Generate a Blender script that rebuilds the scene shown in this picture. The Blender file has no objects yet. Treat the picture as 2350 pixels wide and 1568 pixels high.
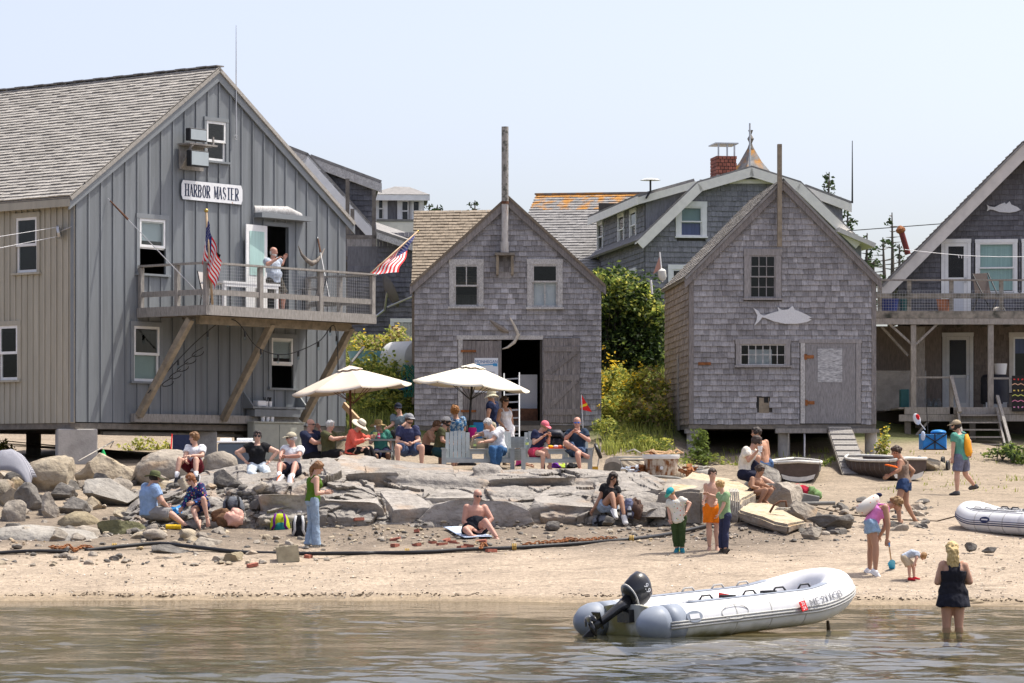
import bpy,bmesh,math,random
import numpy as np
from mathutils import Vector,Matrix,Quaternion,noise
from mathutils.geometry import tessellate_polygon
from mathutils.bvhtree import BVHTree
S=bpy.context.scene
COL=S.collection
R=random.Random(7)
rad=math.radians
V=Vector
# ------ camera
F,CX,YH,CH=7300.0,1175.0,1080.0,2.25
cam_d=bpy.data.cameras.new('camera');cam=bpy.data.objects.new('camera',cam_d);COL.objects.link(cam)
cam.location=(0,0,CH);cam.rotation_euler=(rad(90),0,0)
cam_d.sensor_width=36;cam_d.lens=F/2350*36
cam_d.shift_y=(YH-784)/2350
cam_d.clip_start=1;cam_d.clip_end=5000
S.camera=cam
# ------ sky, sun, exposure
SUN_DIR=V((.93,.36,0)).normalized();EL=rad(65)
SUN=V((SUN_DIR.x*math.cos(EL),SUN_DIR.y*math.cos(EL),math.sin(EL)))
w=bpy.data.worlds.new('World');S.world=w;w.use_nodes=True
nt=w.node_tree
sky=nt.nodes.new('ShaderNodeTexSky');sky.sky_type='NISHITA';sky.sun_disc=False
sky.sun_elevation=EL;sky.sun_rotation=math.atan2(SUN_DIR.x,SUN_DIR.y)
sky.air_density=.7;sky.dust_density=3.4;sky.ozone_density=0.0
nt.nodes['Background'].inputs[1].default_value=0.15
hz=nt.nodes.new('ShaderNodeHueSaturation');hz.inputs['Hue'].default_value=.517;hz.inputs['Saturation'].default_value=.72
nt.links.new(sky.outputs[0],hz.inputs['Color']);nt.links.new(hz.outputs[0],nt.nodes['Background'].inputs[0])
sun_d=bpy.data.lights.new('sun','SUN');sun_d.energy=2.8;sun_d.angle=rad(.5);sun_d.color=(1,.95,.87)
sun=bpy.data.objects.new('sun',sun_d);COL.objects.link(sun);sun.rotation_euler=SUN.to_track_quat('Z','Y').to_euler()
sun.location=(20,30,60)
S.view_settings.view_transform='Standard';S.view_settings.look='None'
S.view_settings.exposure=0.84;S.view_settings.gamma=1
S.cycles.max_bounces=6;S.cycles.transparent_max_bounces=12
S.cycles.caustics_reflective=False;S.cycles.caustics_refractive=False
# ------ helpers
def P(x,y,d):
 return V(((x-CX)*d/F,d,CH+(YH-y)*d/F))
def crop(ox,oy,k):return lambda x,y:(ox+k*x,oy+k*y)
Z1=crop(0,91.8,.375);Z2=crop(0,440.6,.375);Z3=crop(587.5,275.4,.375);Z4=crop(1175,257,.375)
Z5=crop(1468.8,312.1,.375);Z6=crop(1468.8,826.2,.375);Z7=crop(587.5,807.8,.375);Z8=crop(0,862.9,.375)
W1=crop(587.5,881.3,.1953);W2=crop(973,881.3,.1953);W3=crop(1450.4,927.2,.1953);W4=crop(1891,918,.1953)
W5=crop(1891,1193.4,.1953);W6=crop(1285.2,1266.8,.3125);W7=crop(275.4,973,.21875);W8=crop(1964.5,514,.3397)
DD=lambda x,y:(x,y)
def link(o,parent=None):
 COL.objects.link(o)
 if parent is not None:
  o.parent=parent
  o.matrix_parent_inverse=PINV.get(parent.name,Matrix())
 return o
PINV={}
def thing(name,loc,label,cat,group=None):
 o=bpy.data.objects.new(name,None);COL.objects.link(o)
 o.location=loc;o.empty_display_size=.2
 PINV[o.name]=Matrix.Translation(-V(loc))
 return tag(o,label,cat,group)
def tag(o,label=None,cat=None,group=None,kind=None):
 if label:o['label']=label
 if cat:o['category']=cat
 if group:o['group']=group
 if kind:o['kind']=kind
 return o
class MB:
 """collects geometry for ONE mesh; T maps local points to world"""
 def __init__(s,T=None):s.v=[];s.f=[];s.m=[];s.T=T
 def add(s,vs,fs,mi=0):
  n=len(s.v)
  s.v+=[s.T(p)if s.T else V(p)for p in vs]
  s.f+=[tuple(i+n for i in f)for f in fs];s.m+=[mi]*len(fs)
  return s
 def box(s,x0,x1,y0,y1,z0,z1,mi=0):
  return s.add([V((x,y,z))for z in(z0,z1)for y in(y0,y1)for x in(x0,x1)],[(0,2,3,1),(4,5,7,6),(0,1,5,4),(2,6,7,3),(0,4,6,2),(1,3,7,5)],mi)
 def obox(s,c,size,rot=None,mi=0,taper=1):
  c=V(c);rot=rot or Matrix.Identity(3);hx,hy,hz=[k/2 for k in size]
  vs=[c+rot@V((sx*hx*(taper if sz>0 else 1),sy*hy*(taper if sz>0 else 1),sz*hz))for sz in(-1,1)for sy in(-1,1)for sx in(-1,1)]
  return s.add(vs,[(0,2,3,1),(4,5,7,6),(0,1,5,4),(2,6,7,3),(0,4,6,2),(1,3,7,5)],mi)
 def beam(s,p,q,w,h,up=(0,0,1),mi=0):
  p=V(p);q=V(q);d=(q-p);L=d.length
  if L<1e-6:return s
  d=d/L;up=V(up)
  if abs(d.dot(up))>.99:up=V((0,1,0))
  a=d.cross(up).normalized();b=a.cross(d)
  vs=[e+a*sx*w/2+b*sz*h/2 for e in(p,q)for sz in(-1,1)for sx in(-1,1)]
  return s.add(vs,[(0,1,3,2),(4,6,7,5),(0,4,5,1),(2,3,7,6),(0,2,6,4),(1,5,7,3)],mi)
 def tube(s,pts,r,n=8,mi=0,flat=1.0,caps=True):
  pts=[V(p)for p in pts];m=len(pts)
  rs=r if isinstance(r,(list,tuple))else[r]*m
  vs=[];a=None
  for i,p in enumerate(pts):
   d=(pts[min(i+1,m-1)]-pts[max(i-1,0)])
   d=d.normalized()if d.length>1e-9 else V((0,0,1))
   if a is None:
    a=d.orthogonal().normalized()
    if abs(d.z)<.9:a=d.cross(V((0,0,1))).normalized()
   a=(a-d*a.dot(d));a=a.normalized()if a.length>1e-6 else d.orthogonal().normalized()
   b=d.cross(a)
   for k in range(n):
    t=2*math.pi*k/n
    vs.append(p+a*math.cos(t)*rs[i]+b*math.sin(t)*rs[i]*flat)
  fs=[(i*n+k,i*n+(k+1)%n,(i+1)*n+(k+1)%n,(i+1)*n+k)for i in range(m-1)for k in range(n)]
  if caps:fs+=[tuple(range(n-1,-1,-1)),tuple((m-1)*n+k for k in range(n))]
  return s.add(vs,fs,mi)
 def loft(s,rings,mi=0,n=14):
  """rings: (centre, u vector, v vector) ellipses"""
  vs=[];m=len(rings)
  for c,u,v in rings:
   for k in range(n):
    t=2*math.pi*k/n
    vs.append(V(c)+V(u)*math.cos(t)+V(v)*math.sin(t))
  fs=[(i*n+k,i*n+(k+1)%n,(i+1)*n+(k+1)%n,(i+1)*n+k)for i in range(m-1)for k in range(n)]
  fs+=[tuple(range(n-1,-1,-1)),tuple((m-1)*n+k for k in range(n))]
  return s.add(vs,fs,mi)
 def lathe(s,prof,c=(0,0,0),rot=None,n=20,mi=0,sx=1,sy=1):
  c=V(c);rot=rot or Matrix.Identity(3);vs=[];m=len(prof)
  for r,z in prof:
   for k in range(n):
    t=2*math.pi*k/n
    vs.append(c+rot@V((r*math.cos(t)*sx,r*math.sin(t)*sy,z)))
  fs=[(i*n+k,i*n+(k+1)%n,(i+1)*n+(k+1)%n,(i+1)*n+k)for i in range(m-1)for k in range(n)]
  if prof[0][0]>1e-4:fs.append(tuple(range(n-1,-1,-1)))
  if prof[-1][0]>1e-4:fs.append(tuple((m-1)*n+k for k in range(n)))
  return s.add(vs,fs,mi)
 def prism(s,poly,y0,y1,mi=0):
  """poly of (x,z) pushed from y0 to y1 in local space"""
  n=len(poly)
  vs=[V((x,y0,z))for x,z in poly]+[V((x,y1,z))for x,z in poly]
  fs=[tuple(range(n)),tuple(range(2*n-1,n-1,-1))]+[((i+1)%n,i,i+n,(i+1)%n+n)for i in range(n)]
  return s.add(vs,fs,mi)
 def slab(s,quad,th,mi=0):
  """quad of 4 points, thickened along its normal by th (downwards/inwards)"""
  q=[V(p)for p in quad];nrm=(q[1]-q[0]).cross(q[3]-q[0]).normalized()*th
  if nrm.z<0:nrm=-nrm
  return s.add(q+[p-nrm for p in q],[(0,1,2,3),(7,6,5,4),(0,4,5,1),(1,5,6,2),(2,6,7,3),(3,7,4,0)],mi)
 def ell(s,c,r,rot=None,n=10,m=7,mi=0):
  prof=[(math.sin(math.pi*i/m),-math.cos(math.pi*i/m))for i in range(m+1)]
  prof[0]=(0,-1);prof[-1]=(0,1)
  rot=rot or Matrix.Identity(3)
  rot=rot@Matrix.Diagonal(V(r))
  return s.lathe(prof,c,rot,n,mi)
 def mesh(s,name):
  me=bpy.data.meshes.new(name)
  me.from_pydata([tuple(p)for p in s.v],[],s.f);return me
 def build(s,name,mats,parent=None,smooth=False,bevel=0,**kw):
  me=s.mesh(name)
  mats=mats if isinstance(mats,(list,tuple))else[mats]
  for m_ in mats:me.materials.append(MAT(m_))
  if len(mats)>1:me.polygons.foreach_set('material_index',s.m)
  bm=bmesh.new();bm.from_mesh(me)
  bmesh.ops.remove_doubles(bm,verts=bm.verts,dist=1e-5)
  bmesh.ops.recalc_face_normals(bm,faces=bm.faces)
  if bevel:bmesh.ops.bevel(bm,geom=bm.edges[:],offset=bevel,segments=1,affect='EDGES')
  bm.to_mesh(me);bm.free()
  if smooth:
   me.polygons.foreach_set('use_smooth',[True]*len(me.polygons))
   if smooth!='all':
    try:me.set_sharp_from_angle(angle=rad(40))
    except Exception:pass
  o=bpy.data.objects.new(name,me);link(o,parent)
  return tag(o,kw.get('label'),kw.get('cat'),kw.get('group'),kw.get('kind'))
class Fr:
 """a vertical building frame: x along the wall, y into the building, z up"""
 def __init__(s,ox,oy,ang):
  s.o=V((ox,oy,0));s.ex=V((math.cos(ang),math.sin(ang),0));s.ey=V((-math.sin(ang),math.cos(ang),0));s.ang=ang
 def __call__(s,p):return s.o+s.ex*p[0]+s.ey*p[1]+V((0,0,p[2]))
 def px(s,x,y,off=0):
  dr=V(((x-CX)/F,1,(YH-y)/F));o=s.o+s.ey*off;n=s.ey
  t=(V((o.x,o.y,0)).dot(n))/V((dr.x,dr.y,0)).dot(n)
  p=dr*t+V((0,0,CH));q=p-s.o
  return q.dot(s.ex),p.z
 def mat(s,x,y,z):return Matrix.Translation(s((x,y,z)))@Matrix.Rotation(s.ang,4,'Z')
 def side(s):return Fr(s.o.x,s.o.y,s.ang+math.pi/2)
 # ------ materials
MATS={}
def MAT(m):return MATS[m]if isinstance(m,str)else m
def mat(name,col,rough=.75,var=.12,scale=6,col2=None,bump=0,bscale=40,island=0,metal=0,spec=.35,stretch=None,objrand=0,coat=0,sss=0,thr=(.35,.65),bdist=.02):
 m=bpy.data.materials.new(name);m.use_nodes=True;MATS[name]=m
 t=m.node_tree;N=t.nodes;L=t.links;b=N['Principled BSDF']
 b.inputs['Roughness'].default_value=rough;b.inputs['Metallic'].default_value=metal
 b.inputs['Specular IOR Level'].default_value=spec
 if coat:b.inputs['Coat Weight'].default_value=coat
 geo=N.new('ShaderNodeNewGeometry')
 tc=N.new('ShaderNodeTexCoord')
 pos=geo.outputs['Position']
 if stretch:
  mp=N.new('ShaderNodeMapping');mp.inputs['Scale'].default_value=stretch
  L.new(pos,mp.inputs[0]);pos=mp.outputs[0]
 nz=N.new('ShaderNodeTexNoise');nz.inputs['Scale'].default_value=scale;nz.inputs['Detail'].default_value=6;nz.inputs['Roughness'].default_value=.65
 L.new(pos,nz.inputs['Vector'])
 rmp=N.new('ShaderNodeMapRange');rmp.inputs[1].default_value=thr[0];rmp.inputs[2].default_value=thr[1]
 L.new(nz.outputs['Fac'],rmp.inputs[0])
 mx=N.new('ShaderNodeMix');mx.data_type='RGBA'
 c1=tuple(c*(1-var)for c in col);c2=col2 or tuple(min(1,c*(1+var))for c in col)
 mx.inputs[6].default_value=(*c1,1);mx.inputs[7].default_value=(*c2,1)
 L.new(rmp.outputs[0],mx.inputs[0]);out=mx.outputs[2]
 if island or objrand:
  oi=N.new('ShaderNodeObjectInfo')
  ad=N.new('ShaderNodeMath');ad.operation='ADD'
  L.new(geo.outputs['Random Per Island'],ad.inputs[0]);L.new(oi.outputs['Random'],ad.inputs[1])
  fr=N.new('ShaderNodeMath');fr.operation='FRACT';L.new(ad.outputs[0],fr.inputs[0])
  k=island or objrand
  mr=N.new('ShaderNodeMapRange');mr.inputs[3].default_value=1-k;mr.inputs[4].default_value=1+k
  L.new(fr.outputs[0],mr.inputs[0])
  hs=N.new('ShaderNodeHueSaturation');L.new(mr.outputs[0],hs.inputs['Value']);L.new(out,hs.inputs['Color']);out=hs.outputs[0]
 L.new(out,b.inputs['Base Color'])
 if bump:
  n2=N.new('ShaderNodeTexNoise');n2.inputs['Scale'].default_value=bscale;n2.inputs['Detail'].default_value=5
  L.new(pos,n2.inputs['Vector'])
  bp=N.new('ShaderNodeBump');bp.inputs['Strength'].default_value=bump;bp.inputs['Distance'].default_value=bdist
  L.new(n2.outputs['Fac'],bp.inputs['Height']);L.new(bp.outputs[0],b.inputs['Normal'])
 return m
def nodes(m):
 m=MAT(m);return m.node_tree.nodes,m.node_tree.links,m.node_tree.nodes['Principled BSDF']
def overlay(m,col,scale,lo,hi,stretch=None,detail=6,amount=1.0):
 """paint a second, patchy colour (stain, lichen, print) over a material"""
 N,L,b=nodes(m);src=b.inputs['Base Color'].links[0].from_socket
 geo=N.new('ShaderNodeNewGeometry');pos=geo.outputs['Position']
 if stretch:
  mp=N.new('ShaderNodeMapping');mp.inputs['Scale'].default_value=stretch;L.new(pos,mp.inputs[0]);pos=mp.outputs[0]
 nz=N.new('ShaderNodeTexNoise');nz.inputs['Scale'].default_value=scale;nz.inputs['Detail'].default_value=detail;L.new(pos,nz.inputs['Vector'])
 mr=N.new('ShaderNodeMapRange');mr.inputs[1].default_value=lo;mr.inputs[2].default_value=hi;mr.inputs[4].default_value=amount;L.new(nz.outputs['Fac'],mr.inputs[0])
 mx=N.new('ShaderNodeMix');mx.data_type='RGBA';mx.inputs[7].default_value=(*col,1)
 L.new(mr.outputs[0],mx.inputs[0]);L.new(src,mx.inputs[6]);L.new(mx.outputs[2],b.inputs['Base Color'])
def z_stain(m,col,z0,z1):
 """waterline grime below a height"""
 N,L,b=nodes(m);src=b.inputs['Base Color'].links[0].from_socket
 geo=N.new('ShaderNodeNewGeometry');sp=N.new('ShaderNodeSeparateXYZ');L.new(geo.outputs['Position'],sp.inputs[0])
 nz=N.new('ShaderNodeTexNoise');nz.inputs['Scale'].default_value=5;L.new(geo.outputs['Position'],nz.inputs['Vector'])
 ma=N.new('ShaderNodeMath');ma.operation='MULTIPLY_ADD';ma.inputs[1].default_value=.16;L.new(nz.outputs['Fac'],ma.inputs[0]);L.new(sp.outputs[2],ma.inputs[2])
 mr=N.new('ShaderNodeMapRange');mr.inputs[1].default_value=z1+.08;mr.inputs[2].default_value=z0+.08;L.new(ma.outputs[0],mr.inputs[0])
 mx=N.new('ShaderNodeMix');mx.data_type='RGBA';mx.inputs[7].default_value=(*col,1);L.new(mr.outputs[0],mx.inputs[0]);L.new(src,mx.inputs[6]);L.new(mx.outputs[2],b.inputs['Base Color'])
def dots(m,cols,scale,thr=.3):
 """scattered print (Voronoi spots) in several colours over a fabric"""
 N,L,b=nodes(m);src=b.inputs['Base Color'].links[0].from_socket
 geo=N.new('ShaderNodeNewGeometry')
 vo=N.new('ShaderNodeTexVoronoi');vo.inputs['Scale'].default_value=scale;L.new(geo.outputs['Position'],vo.inputs['Vector'])
 sp=N.new('ShaderNodeSeparateColor');L.new(vo.outputs['Color'],sp.inputs[0])
 cr=N.new('ShaderNodeValToRGB');cr.color_ramp.interpolation='CONSTANT'
 el=cr.color_ramp.elements
 while len(el)<len(cols):el.new(1)
 for i,c in enumerate(cols):el[i].position=i/len(cols);el[i].color=(*c,1)
 L.new(sp.outputs[0],cr.inputs[0])
 lt=N.new('ShaderNodeMath');lt.operation='LESS_THAN';lt.inputs[1].default_value=thr;L.new(vo.outputs['Distance'],lt.inputs[0])
 mx=N.new('ShaderNodeMix');mx.data_type='RGBA';L.new(lt.outputs[0],mx.inputs[0]);L.new(src,mx.inputs[6]);L.new(cr.outputs[0],mx.inputs[7]);L.new(mx.outputs[2],b.inputs['Base Color'])
def stripes(m,col,axis_scale,lo=.5,hi=.52):
 N,L,b=nodes(m);src=b.inputs['Base Color'].links[0].from_socket
 geo=N.new('ShaderNodeNewGeometry');mp=N.new('ShaderNodeMapping');mp.inputs['Scale'].default_value=axis_scale;L.new(geo.outputs['Position'],mp.inputs[0])
 wv=N.new('ShaderNodeTexWave');wv.inputs['Scale'].default_value=1;wv.inputs['Distortion'].default_value=.6;L.new(mp.outputs[0],wv.inputs['Vector'])
 mr=N.new('ShaderNodeMapRange');mr.inputs[1].default_value=lo;mr.inputs[2].default_value=hi;L.new(wv.outputs['Fac'],mr.inputs[0])
 mx=N.new('ShaderNodeMix');mx.data_type='RGBA';mx.inputs[7].default_value=(*col,1);L.new(mr.outputs[0],mx.inputs[0]);L.new(src,mx.inputs[6]);L.new(mx.outputs[2],b.inputs['Base Color'])
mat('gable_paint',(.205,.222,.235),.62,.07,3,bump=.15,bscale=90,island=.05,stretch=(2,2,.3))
mat('side_tone',(.42,.39,.315),.65,.08,3,bump=.15,bscale=90,island=.05,stretch=(2,2,.3))  # side wall boards coloured warmer and lighter than the gable boards
mat('trim_paint',(.22,.238,.25),.6,.06,4)
mat('shingle',(.30,.288,.292),.85,.14,9,col2=(.40,.388,.392),bump=.5,bscale=30,island=.27,stretch=(3,3,.6))
overlay('shingle',(.52,.51,.52),3,.62,.76,(3,3,1.2),amount=.7)
overlay('shingle',(.15,.135,.13),.7,.5,.72,(1,1,1),amount=.4)
overlay('gable_paint',(.115,.125,.13),1.0,.46,.72,(5,5,.22),amount=.7);overlay('side_tone',(.31,.285,.225),1.0,.5,.75,(5,5,.22),amount=.55)
mat('shingle_brown',(.33,.275,.22),.85,.2,9,bump=.5,bscale=30,island=.2,stretch=(3,3,.5))
mat('shingle_dark',(.14,.138,.15),.85,.2,9,bump=.4,bscale=30,island=.2,stretch=(3,3,.5))
mat('shingle_house',(.225,.225,.24),.85,.18,9,bump=.4,bscale=30,island=.16,stretch=(3,3,.5))
mat('shingle_shed',(.21,.175,.15),.85,.2,9,bump=.4,bscale=30,island=.16,stretch=(3,3,.5))
mat('roof_shingle',(.34,.318,.285),.9,.18,14,bump=.3,bscale=60,island=.16)
mat('roof_brown',(.23,.188,.14),.9,.2,10,bump=.3,bscale=60,island=.15)
mat('roof_grey',(.25,.24,.23),.9,.2,6,bump=.3,bscale=60,island=.12)
mat('roof_lichen',(.25,.24,.23),.9,.2,6,bump=.3,bscale=60,island=.12)
overlay('roof_lichen',(.46,.22,.05),2.2,.47,.6,(1,1,1))
mat('roof_orange',(.42,.20,.05),.9,.25,3,bump=.3,bscale=60,island=.2);overlay('roof_orange',(.25,.24,.22),4,.56,.66)
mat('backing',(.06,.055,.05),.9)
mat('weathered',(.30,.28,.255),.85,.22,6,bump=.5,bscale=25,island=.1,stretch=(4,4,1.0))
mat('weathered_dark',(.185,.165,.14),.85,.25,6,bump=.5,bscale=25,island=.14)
mat('weathered_plank',(.235,.215,.205),.85,.28,7,bump=.6,bscale=30,island=.14,stretch=(5,5,.6))
mat('brace',(.27,.225,.165),.8,.25,5,bump=.4,bscale=25)
mat('deck_moss',(.27,.25,.215),.85,.25,6,bump=.5,bscale=25)
overlay('deck_moss',(.05,.055,.045),2.5,.5,.66)
mat('plywood',(.25,.24,.24),.8,.25,8,bump=.4,bscale=20,stretch=(5,5,.8))
mat('plywood_patch',(.30,.30,.31),.8,.3,6,col2=(.6,.6,.6),stretch=(1.5,1.5,7))
mat('new_wood',(.42,.30,.19),.75,.15,7)
mat('fresh_wood',(.55,.36,.2),.75,.15,7)
mat('white_trim',(.80,.80,.78),.5,.06,5)
mat('cream_trim',(.84,.81,.73),.55,.06,5)
mat('pinkish_trim',(.64,.60,.55),.55,.08,4)
mat('peeling',(.52,.51,.49),.8,.15,10)
overlay('peeling',(.30,.28,.265),22,.46,.62,(2,2,1),amount=.7)
mat('grey_trim',(.29,.275,.27),.85,.2,8,stretch=(4,4,.8))
mat('concrete',(.40,.38,.35),.9,.18,3,bump=.5,bscale=25)
mat('concrete_dark',(.30,.29,.27),.9,.2,3,bump=.5,bscale=25)
mat('chimney_pipe',(.33,.31,.28),.9,.2,12,bump=.5,bscale=60)
overlay('chimney_pipe',(.12,.12,.10),14,.5,.62)
mat('brick',(.30,.105,.07),.85,.2,12,island=.2)
mat('black_metal',(.02,.02,.022),.45,.1,5)
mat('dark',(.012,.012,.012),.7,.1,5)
mat('aluminium',(.40,.41,.42),.45,.05,8,metal=.5)
mat('galv',(.5,.5,.5),.4,.1,8,metal=.7)
mat('rust',(.26,.10,.035),.85,.35,9,bump=.4,bscale=40)
mat('rust_dark',(.12,.055,.03),.85,.35,14)
mat('brass',(.5,.35,.1),.35,.1,5,metal=.9)
mat('white_plastic',(.8,.8,.8),.4,.03,5)
mat('curtain',(.42,.60,.56),.9,.1,3,stretch=(9,9,.3))
mat('curtain_blue',(.10,.12,.26),.9,.2,3,stretch=(9,9,.3))
mat('blind',(.62,.64,.66),.9,.05,3)
mat('green_blind',(.24,.34,.33),.9,.05,3)
mat('string_light',(.03,.03,.03),.5)
mat('bone',(.55,.50,.42),.7,.25,7)
mat('bone_dark',(.22,.19,.16),.7,.35,7)
mat('fish_white',(.66,.67,.68),.6,.1,14,stretch=(3,3,3))
g=mat('glass',(.02,.022,.025),.04,spec=.5)
def make_glass(name,rough,tint):
 m=bpy.data.materials.new(name);m.use_nodes=True;MATS[name]=m
 N,L=m.node_tree.nodes,m.node_tree.links;N.remove(N['Principled BSDF'])
 fr=N.new('ShaderNodeFresnel');fr.inputs[0].default_value=1.5
 ge=N.new('ShaderNodeNewGeometry');io=N.new('ShaderNodeMapRange');io.inputs[3].default_value=1.5;io.inputs[4].default_value=1/1.5
 L.new(ge.outputs['Backfacing'],io.inputs[0]);L.new(io.outputs[0],fr.inputs[0])
 ad=N.new('ShaderNodeMath');ad.operation='ADD';ad.inputs[1].default_value=.0;L.new(fr.outputs[0],ad.inputs[0])
 gl=N.new('ShaderNodeBsdfGlossy');gl.inputs['Roughness'].default_value=rough
 tr=N.new('ShaderNodeBsdfTransparent');tr.inputs[0].default_value=(*tint,1)
 mx=N.new('ShaderNodeMixShader');L.new(ad.outputs[0],mx.inputs[0]);L.new(tr.outputs[0],mx.inputs[1]);L.new(gl.outputs[0],mx.inputs[2])
 L.new(mx.outputs[0],N['Material Output'].inputs[0])
make_glass('pane_glass',.03,(.82,.86,.86))
make_glass('screen',.4,(.35,.35,.36))
make_glass('bottle',.05,(.85,.92,.95))
def text_mesh(txt,size,name,matname,M,parent=None,depth=.004,squash=1.0,bold=0,**kw):
 cu=bpy.data.curves.new(name,'FONT');cu.body=txt;cu.size=size;cu.extrude=depth;cu.align_x='CENTER';cu.align_y='CENTER';cu.offset=bold;cu.resolution_u=3
 ob=bpy.data.objects.new(name,cu);COL.objects.link(ob)
 bpy.context.view_layer.update()
 me=bpy.data.meshes.new_from_object(ob.evaluated_get(bpy.context.evaluated_depsgraph_get()))
 COL.objects.unlink(ob);bpy.data.objects.remove(ob)
 me.transform(M@Matrix.Diagonal((squash,1,1,1)))
 me.materials.clear();me.materials.append(MAT(matname))
 o=bpy.data.objects.new(name,me);link(o,parent);return tag(o,**kw)
 # ------ terrain
TY=np.array([-400,0,20,35,45,52,53,55,57,60,63,66,70,74,78,82,88,95,110,140,300,900],float)
TU=np.array([-3000,-300,0,500,760,800,1200,1380,1530,1620,2000,2350,2800,6000],float)
_c={'L':[-14,-6,-3,-1.3,-.6,-.3,-.22,-.02,.28,.68,1.05,1.42,1.95,2.32,2.5,2.6,2.8,3.2,4.5,6,7,3],'M':[-14,-6,-3,-1.3,-.6,-.25,-.18,.04,.36,.80,1.12,1.5,2.2,2.36,2.4,2.75,4.0,5.5,7.2,8.6,8.6,4],'B':[-14,-6,-3,-1.3,-.6,-.27,-.2,.01,.32,.74,1.08,1.46,2.1,2.34,2.45,3.2,4.9,6.2,7.4,8.6,8.6,4],'G':[-14,-6,-3,-1.3,-.55,-.2,-.12,.12,.42,.84,1.14,1.42,1.95,2.1,2.4,3.1,4.4,5.6,7.2,8.6,8.6,4],'S':[-14,-6,-3,-1.3,-.5,-.12,-.03,.26,.52,.88,1.18,1.36,1.55,1.72,2.15,2.72,3.6,5.0,7.0,8.6,8.6,4],'R':[-14,-6,-3,-1.2,-.42,-.08,.0,.30,.55,.90,1.15,1.32,1.5,1.66,2.1,2.6,3.2,4.4,6.5,8.4,8.6,4]}
TZ=np.array([_c[k]for k in 'LLLLLBMGGSSRRR'])
def terr(X,Y):
 X=np.asarray(X,float);Y=np.asarray(Y,float)
 U=CX+F*X/np.maximum(Y,25)
 i=np.clip(np.searchsorted(TU,U)-1,0,len(TU)-2);a=np.clip((U-TU[i])/(TU[i+1]-TU[i]),0,1)
 j=np.clip(np.searchsorted(TY,Y)-1,0,len(TY)-2);b=np.clip((Y-TY[j])/(TY[j+1]-TY[j]),0,1)
 z=(TZ[i,j]*(1-b)+TZ[i,j+1]*b)*(1-a)+(TZ[i+1,j]*(1-b)+TZ[i+1,j+1]*b)*a
 return z+.02*np.sin(X*1.7+Y*.9)*np.clip(z*3,0,1)+.012*np.sin(X*4.1-Y*2.3)*np.clip(z*3,0,1)
LU=np.array([262,330,420,560,750,950,1100,1300,1480,1560.])
LB=np.array([1228,1226,1218,1205,1194,1212,1210,1200,1194,1185.])
LT=np.array([1150,1118,1092,1064,1052,1068,1077,1076,1083,1112.])
D0,D1,DM=63.4,69.4,64.6
def ledge_z(X,Y):
 X=np.asarray(X,float);Y=np.asarray(Y,float);U=CX+F*X/np.maximum(Y,25)
 zb=CH-(np.interp(U,LU,LB)-YH)*D0/F;zt=CH-(np.interp(U,LU,LT)-YH)*D1/F
 fr=np.where(Y<DM,(Y-D0)/(DM-D0)*.55,.55+.45*(Y-DM)/(D1-DM))
 ok=(U>LU[0])&(U<LU[-1])&(Y>D0-.01)&(Y<D1+.4)
 return np.where(ok,zb+(zt-zb)*np.clip(fr,0,1)**.9,-99)
LEDGE_BVH=None
def ground(x,y):
 z=float(terr(x,y))
 if LEDGE_BVH:
  h_=LEDGE_BVH.ray_cast(V((x,y,20)),V((0,0,-1)))
  if h_[0]:z=max(z,h_[0].z)
 return z
def G(px,py,lo=40,hi=130,ledge=True):
 """the spot on the ground seen at a pixel"""
 d=np.arange(lo,hi,.05);X=(px-CX)*d/F;Z=CH+(YH-py)*d/F
 g_=terr(X,d)
 k=int(np.argmax(Z<=g_))
 if Z[k]>g_[k]:k=len(d)-1
 if ledge and LEDGE_BVH:
  h_=LEDGE_BVH.ray_cast(V((0,0,CH)),V(((px-CX)/F,1,(YH-py)/F)).normalized())
  if h_[0]and h_[0].y<d[k]:return h_[0].copy()
 return V((X[k],d[k],g_[k]))
def grid_mesh(name,X,Y,Z,flip=False):
 n,m=X.shape
 co=np.stack([X,Y,Z],-1).reshape(-1,3)
 idx=np.arange(n*m).reshape(n,m)
 q=np.stack([idx[:-1,:-1],idx[:-1,1:],idx[1:,1:],idx[1:,:-1]],-1).reshape(-1,4)
 if flip:q=q[:,::-1]
 me=bpy.data.meshes.new(name);me.vertices.add(n*m);me.vertices.foreach_set('co',co.ravel())
 me.loops.add(q.size);me.loops.foreach_set('vertex_index',q.ravel().astype(np.int32))
 me.polygons.add(len(q));me.polygons.foreach_set('loop_start',np.arange(0,q.size,4,dtype=np.int32));me.polygons.foreach_set('loop_total',np.full(len(q),4,np.int32))
 me.polygons.foreach_set('use_smooth',np.ones(len(q),bool))
 me.update();me.validate();return me
def vcol(me,col):
 a=me.color_attributes.new('Col','FLOAT_COLOR','POINT');c=np.ones((len(col),4),np.float32);c[:,:3]=col
 a.data.foreach_set('color',c.ravel())
def fnoise(x,y,z,o=4):return noise.fractal(V((x,y,z)),.9,2.1,o)
xs=np.concatenate([[-2500,-900,-300,-120,-60,-30],np.arange(-18,20.1,.2),[30,60,120,300,900,2500]])
ys=np.concatenate([[-400,-100,0,15,25],np.arange(32,100,.2),[105,115,130,160,220,300,500,900,2500]])
X,Y=np.meshgrid(xs,ys);Zt=terr(X,np.minimum(Y,900))
dz=np.array([[noise.noise(V((a*.9,b*.9,0)))*.035+noise.noise(V((a*3.1,b*3.1,4)))*.012 for a in xs]for b in ys])
Zt=Zt+dz*np.clip(Zt*4+.2,.1,1)+.05*np.array([[noise.noise(V((a*.35,b*.15,9)))for a in xs]for b in ys])*(np.abs(X)<25)
me=grid_mesh('ground',X,Y,Zt)
def sm(a,lo,hi):t=np.clip((a-lo)/(hi-lo),0,1);return t*t*(3-2*t)
U=CX+F*X/np.maximum(Y,25);n1=dz*8
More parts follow.
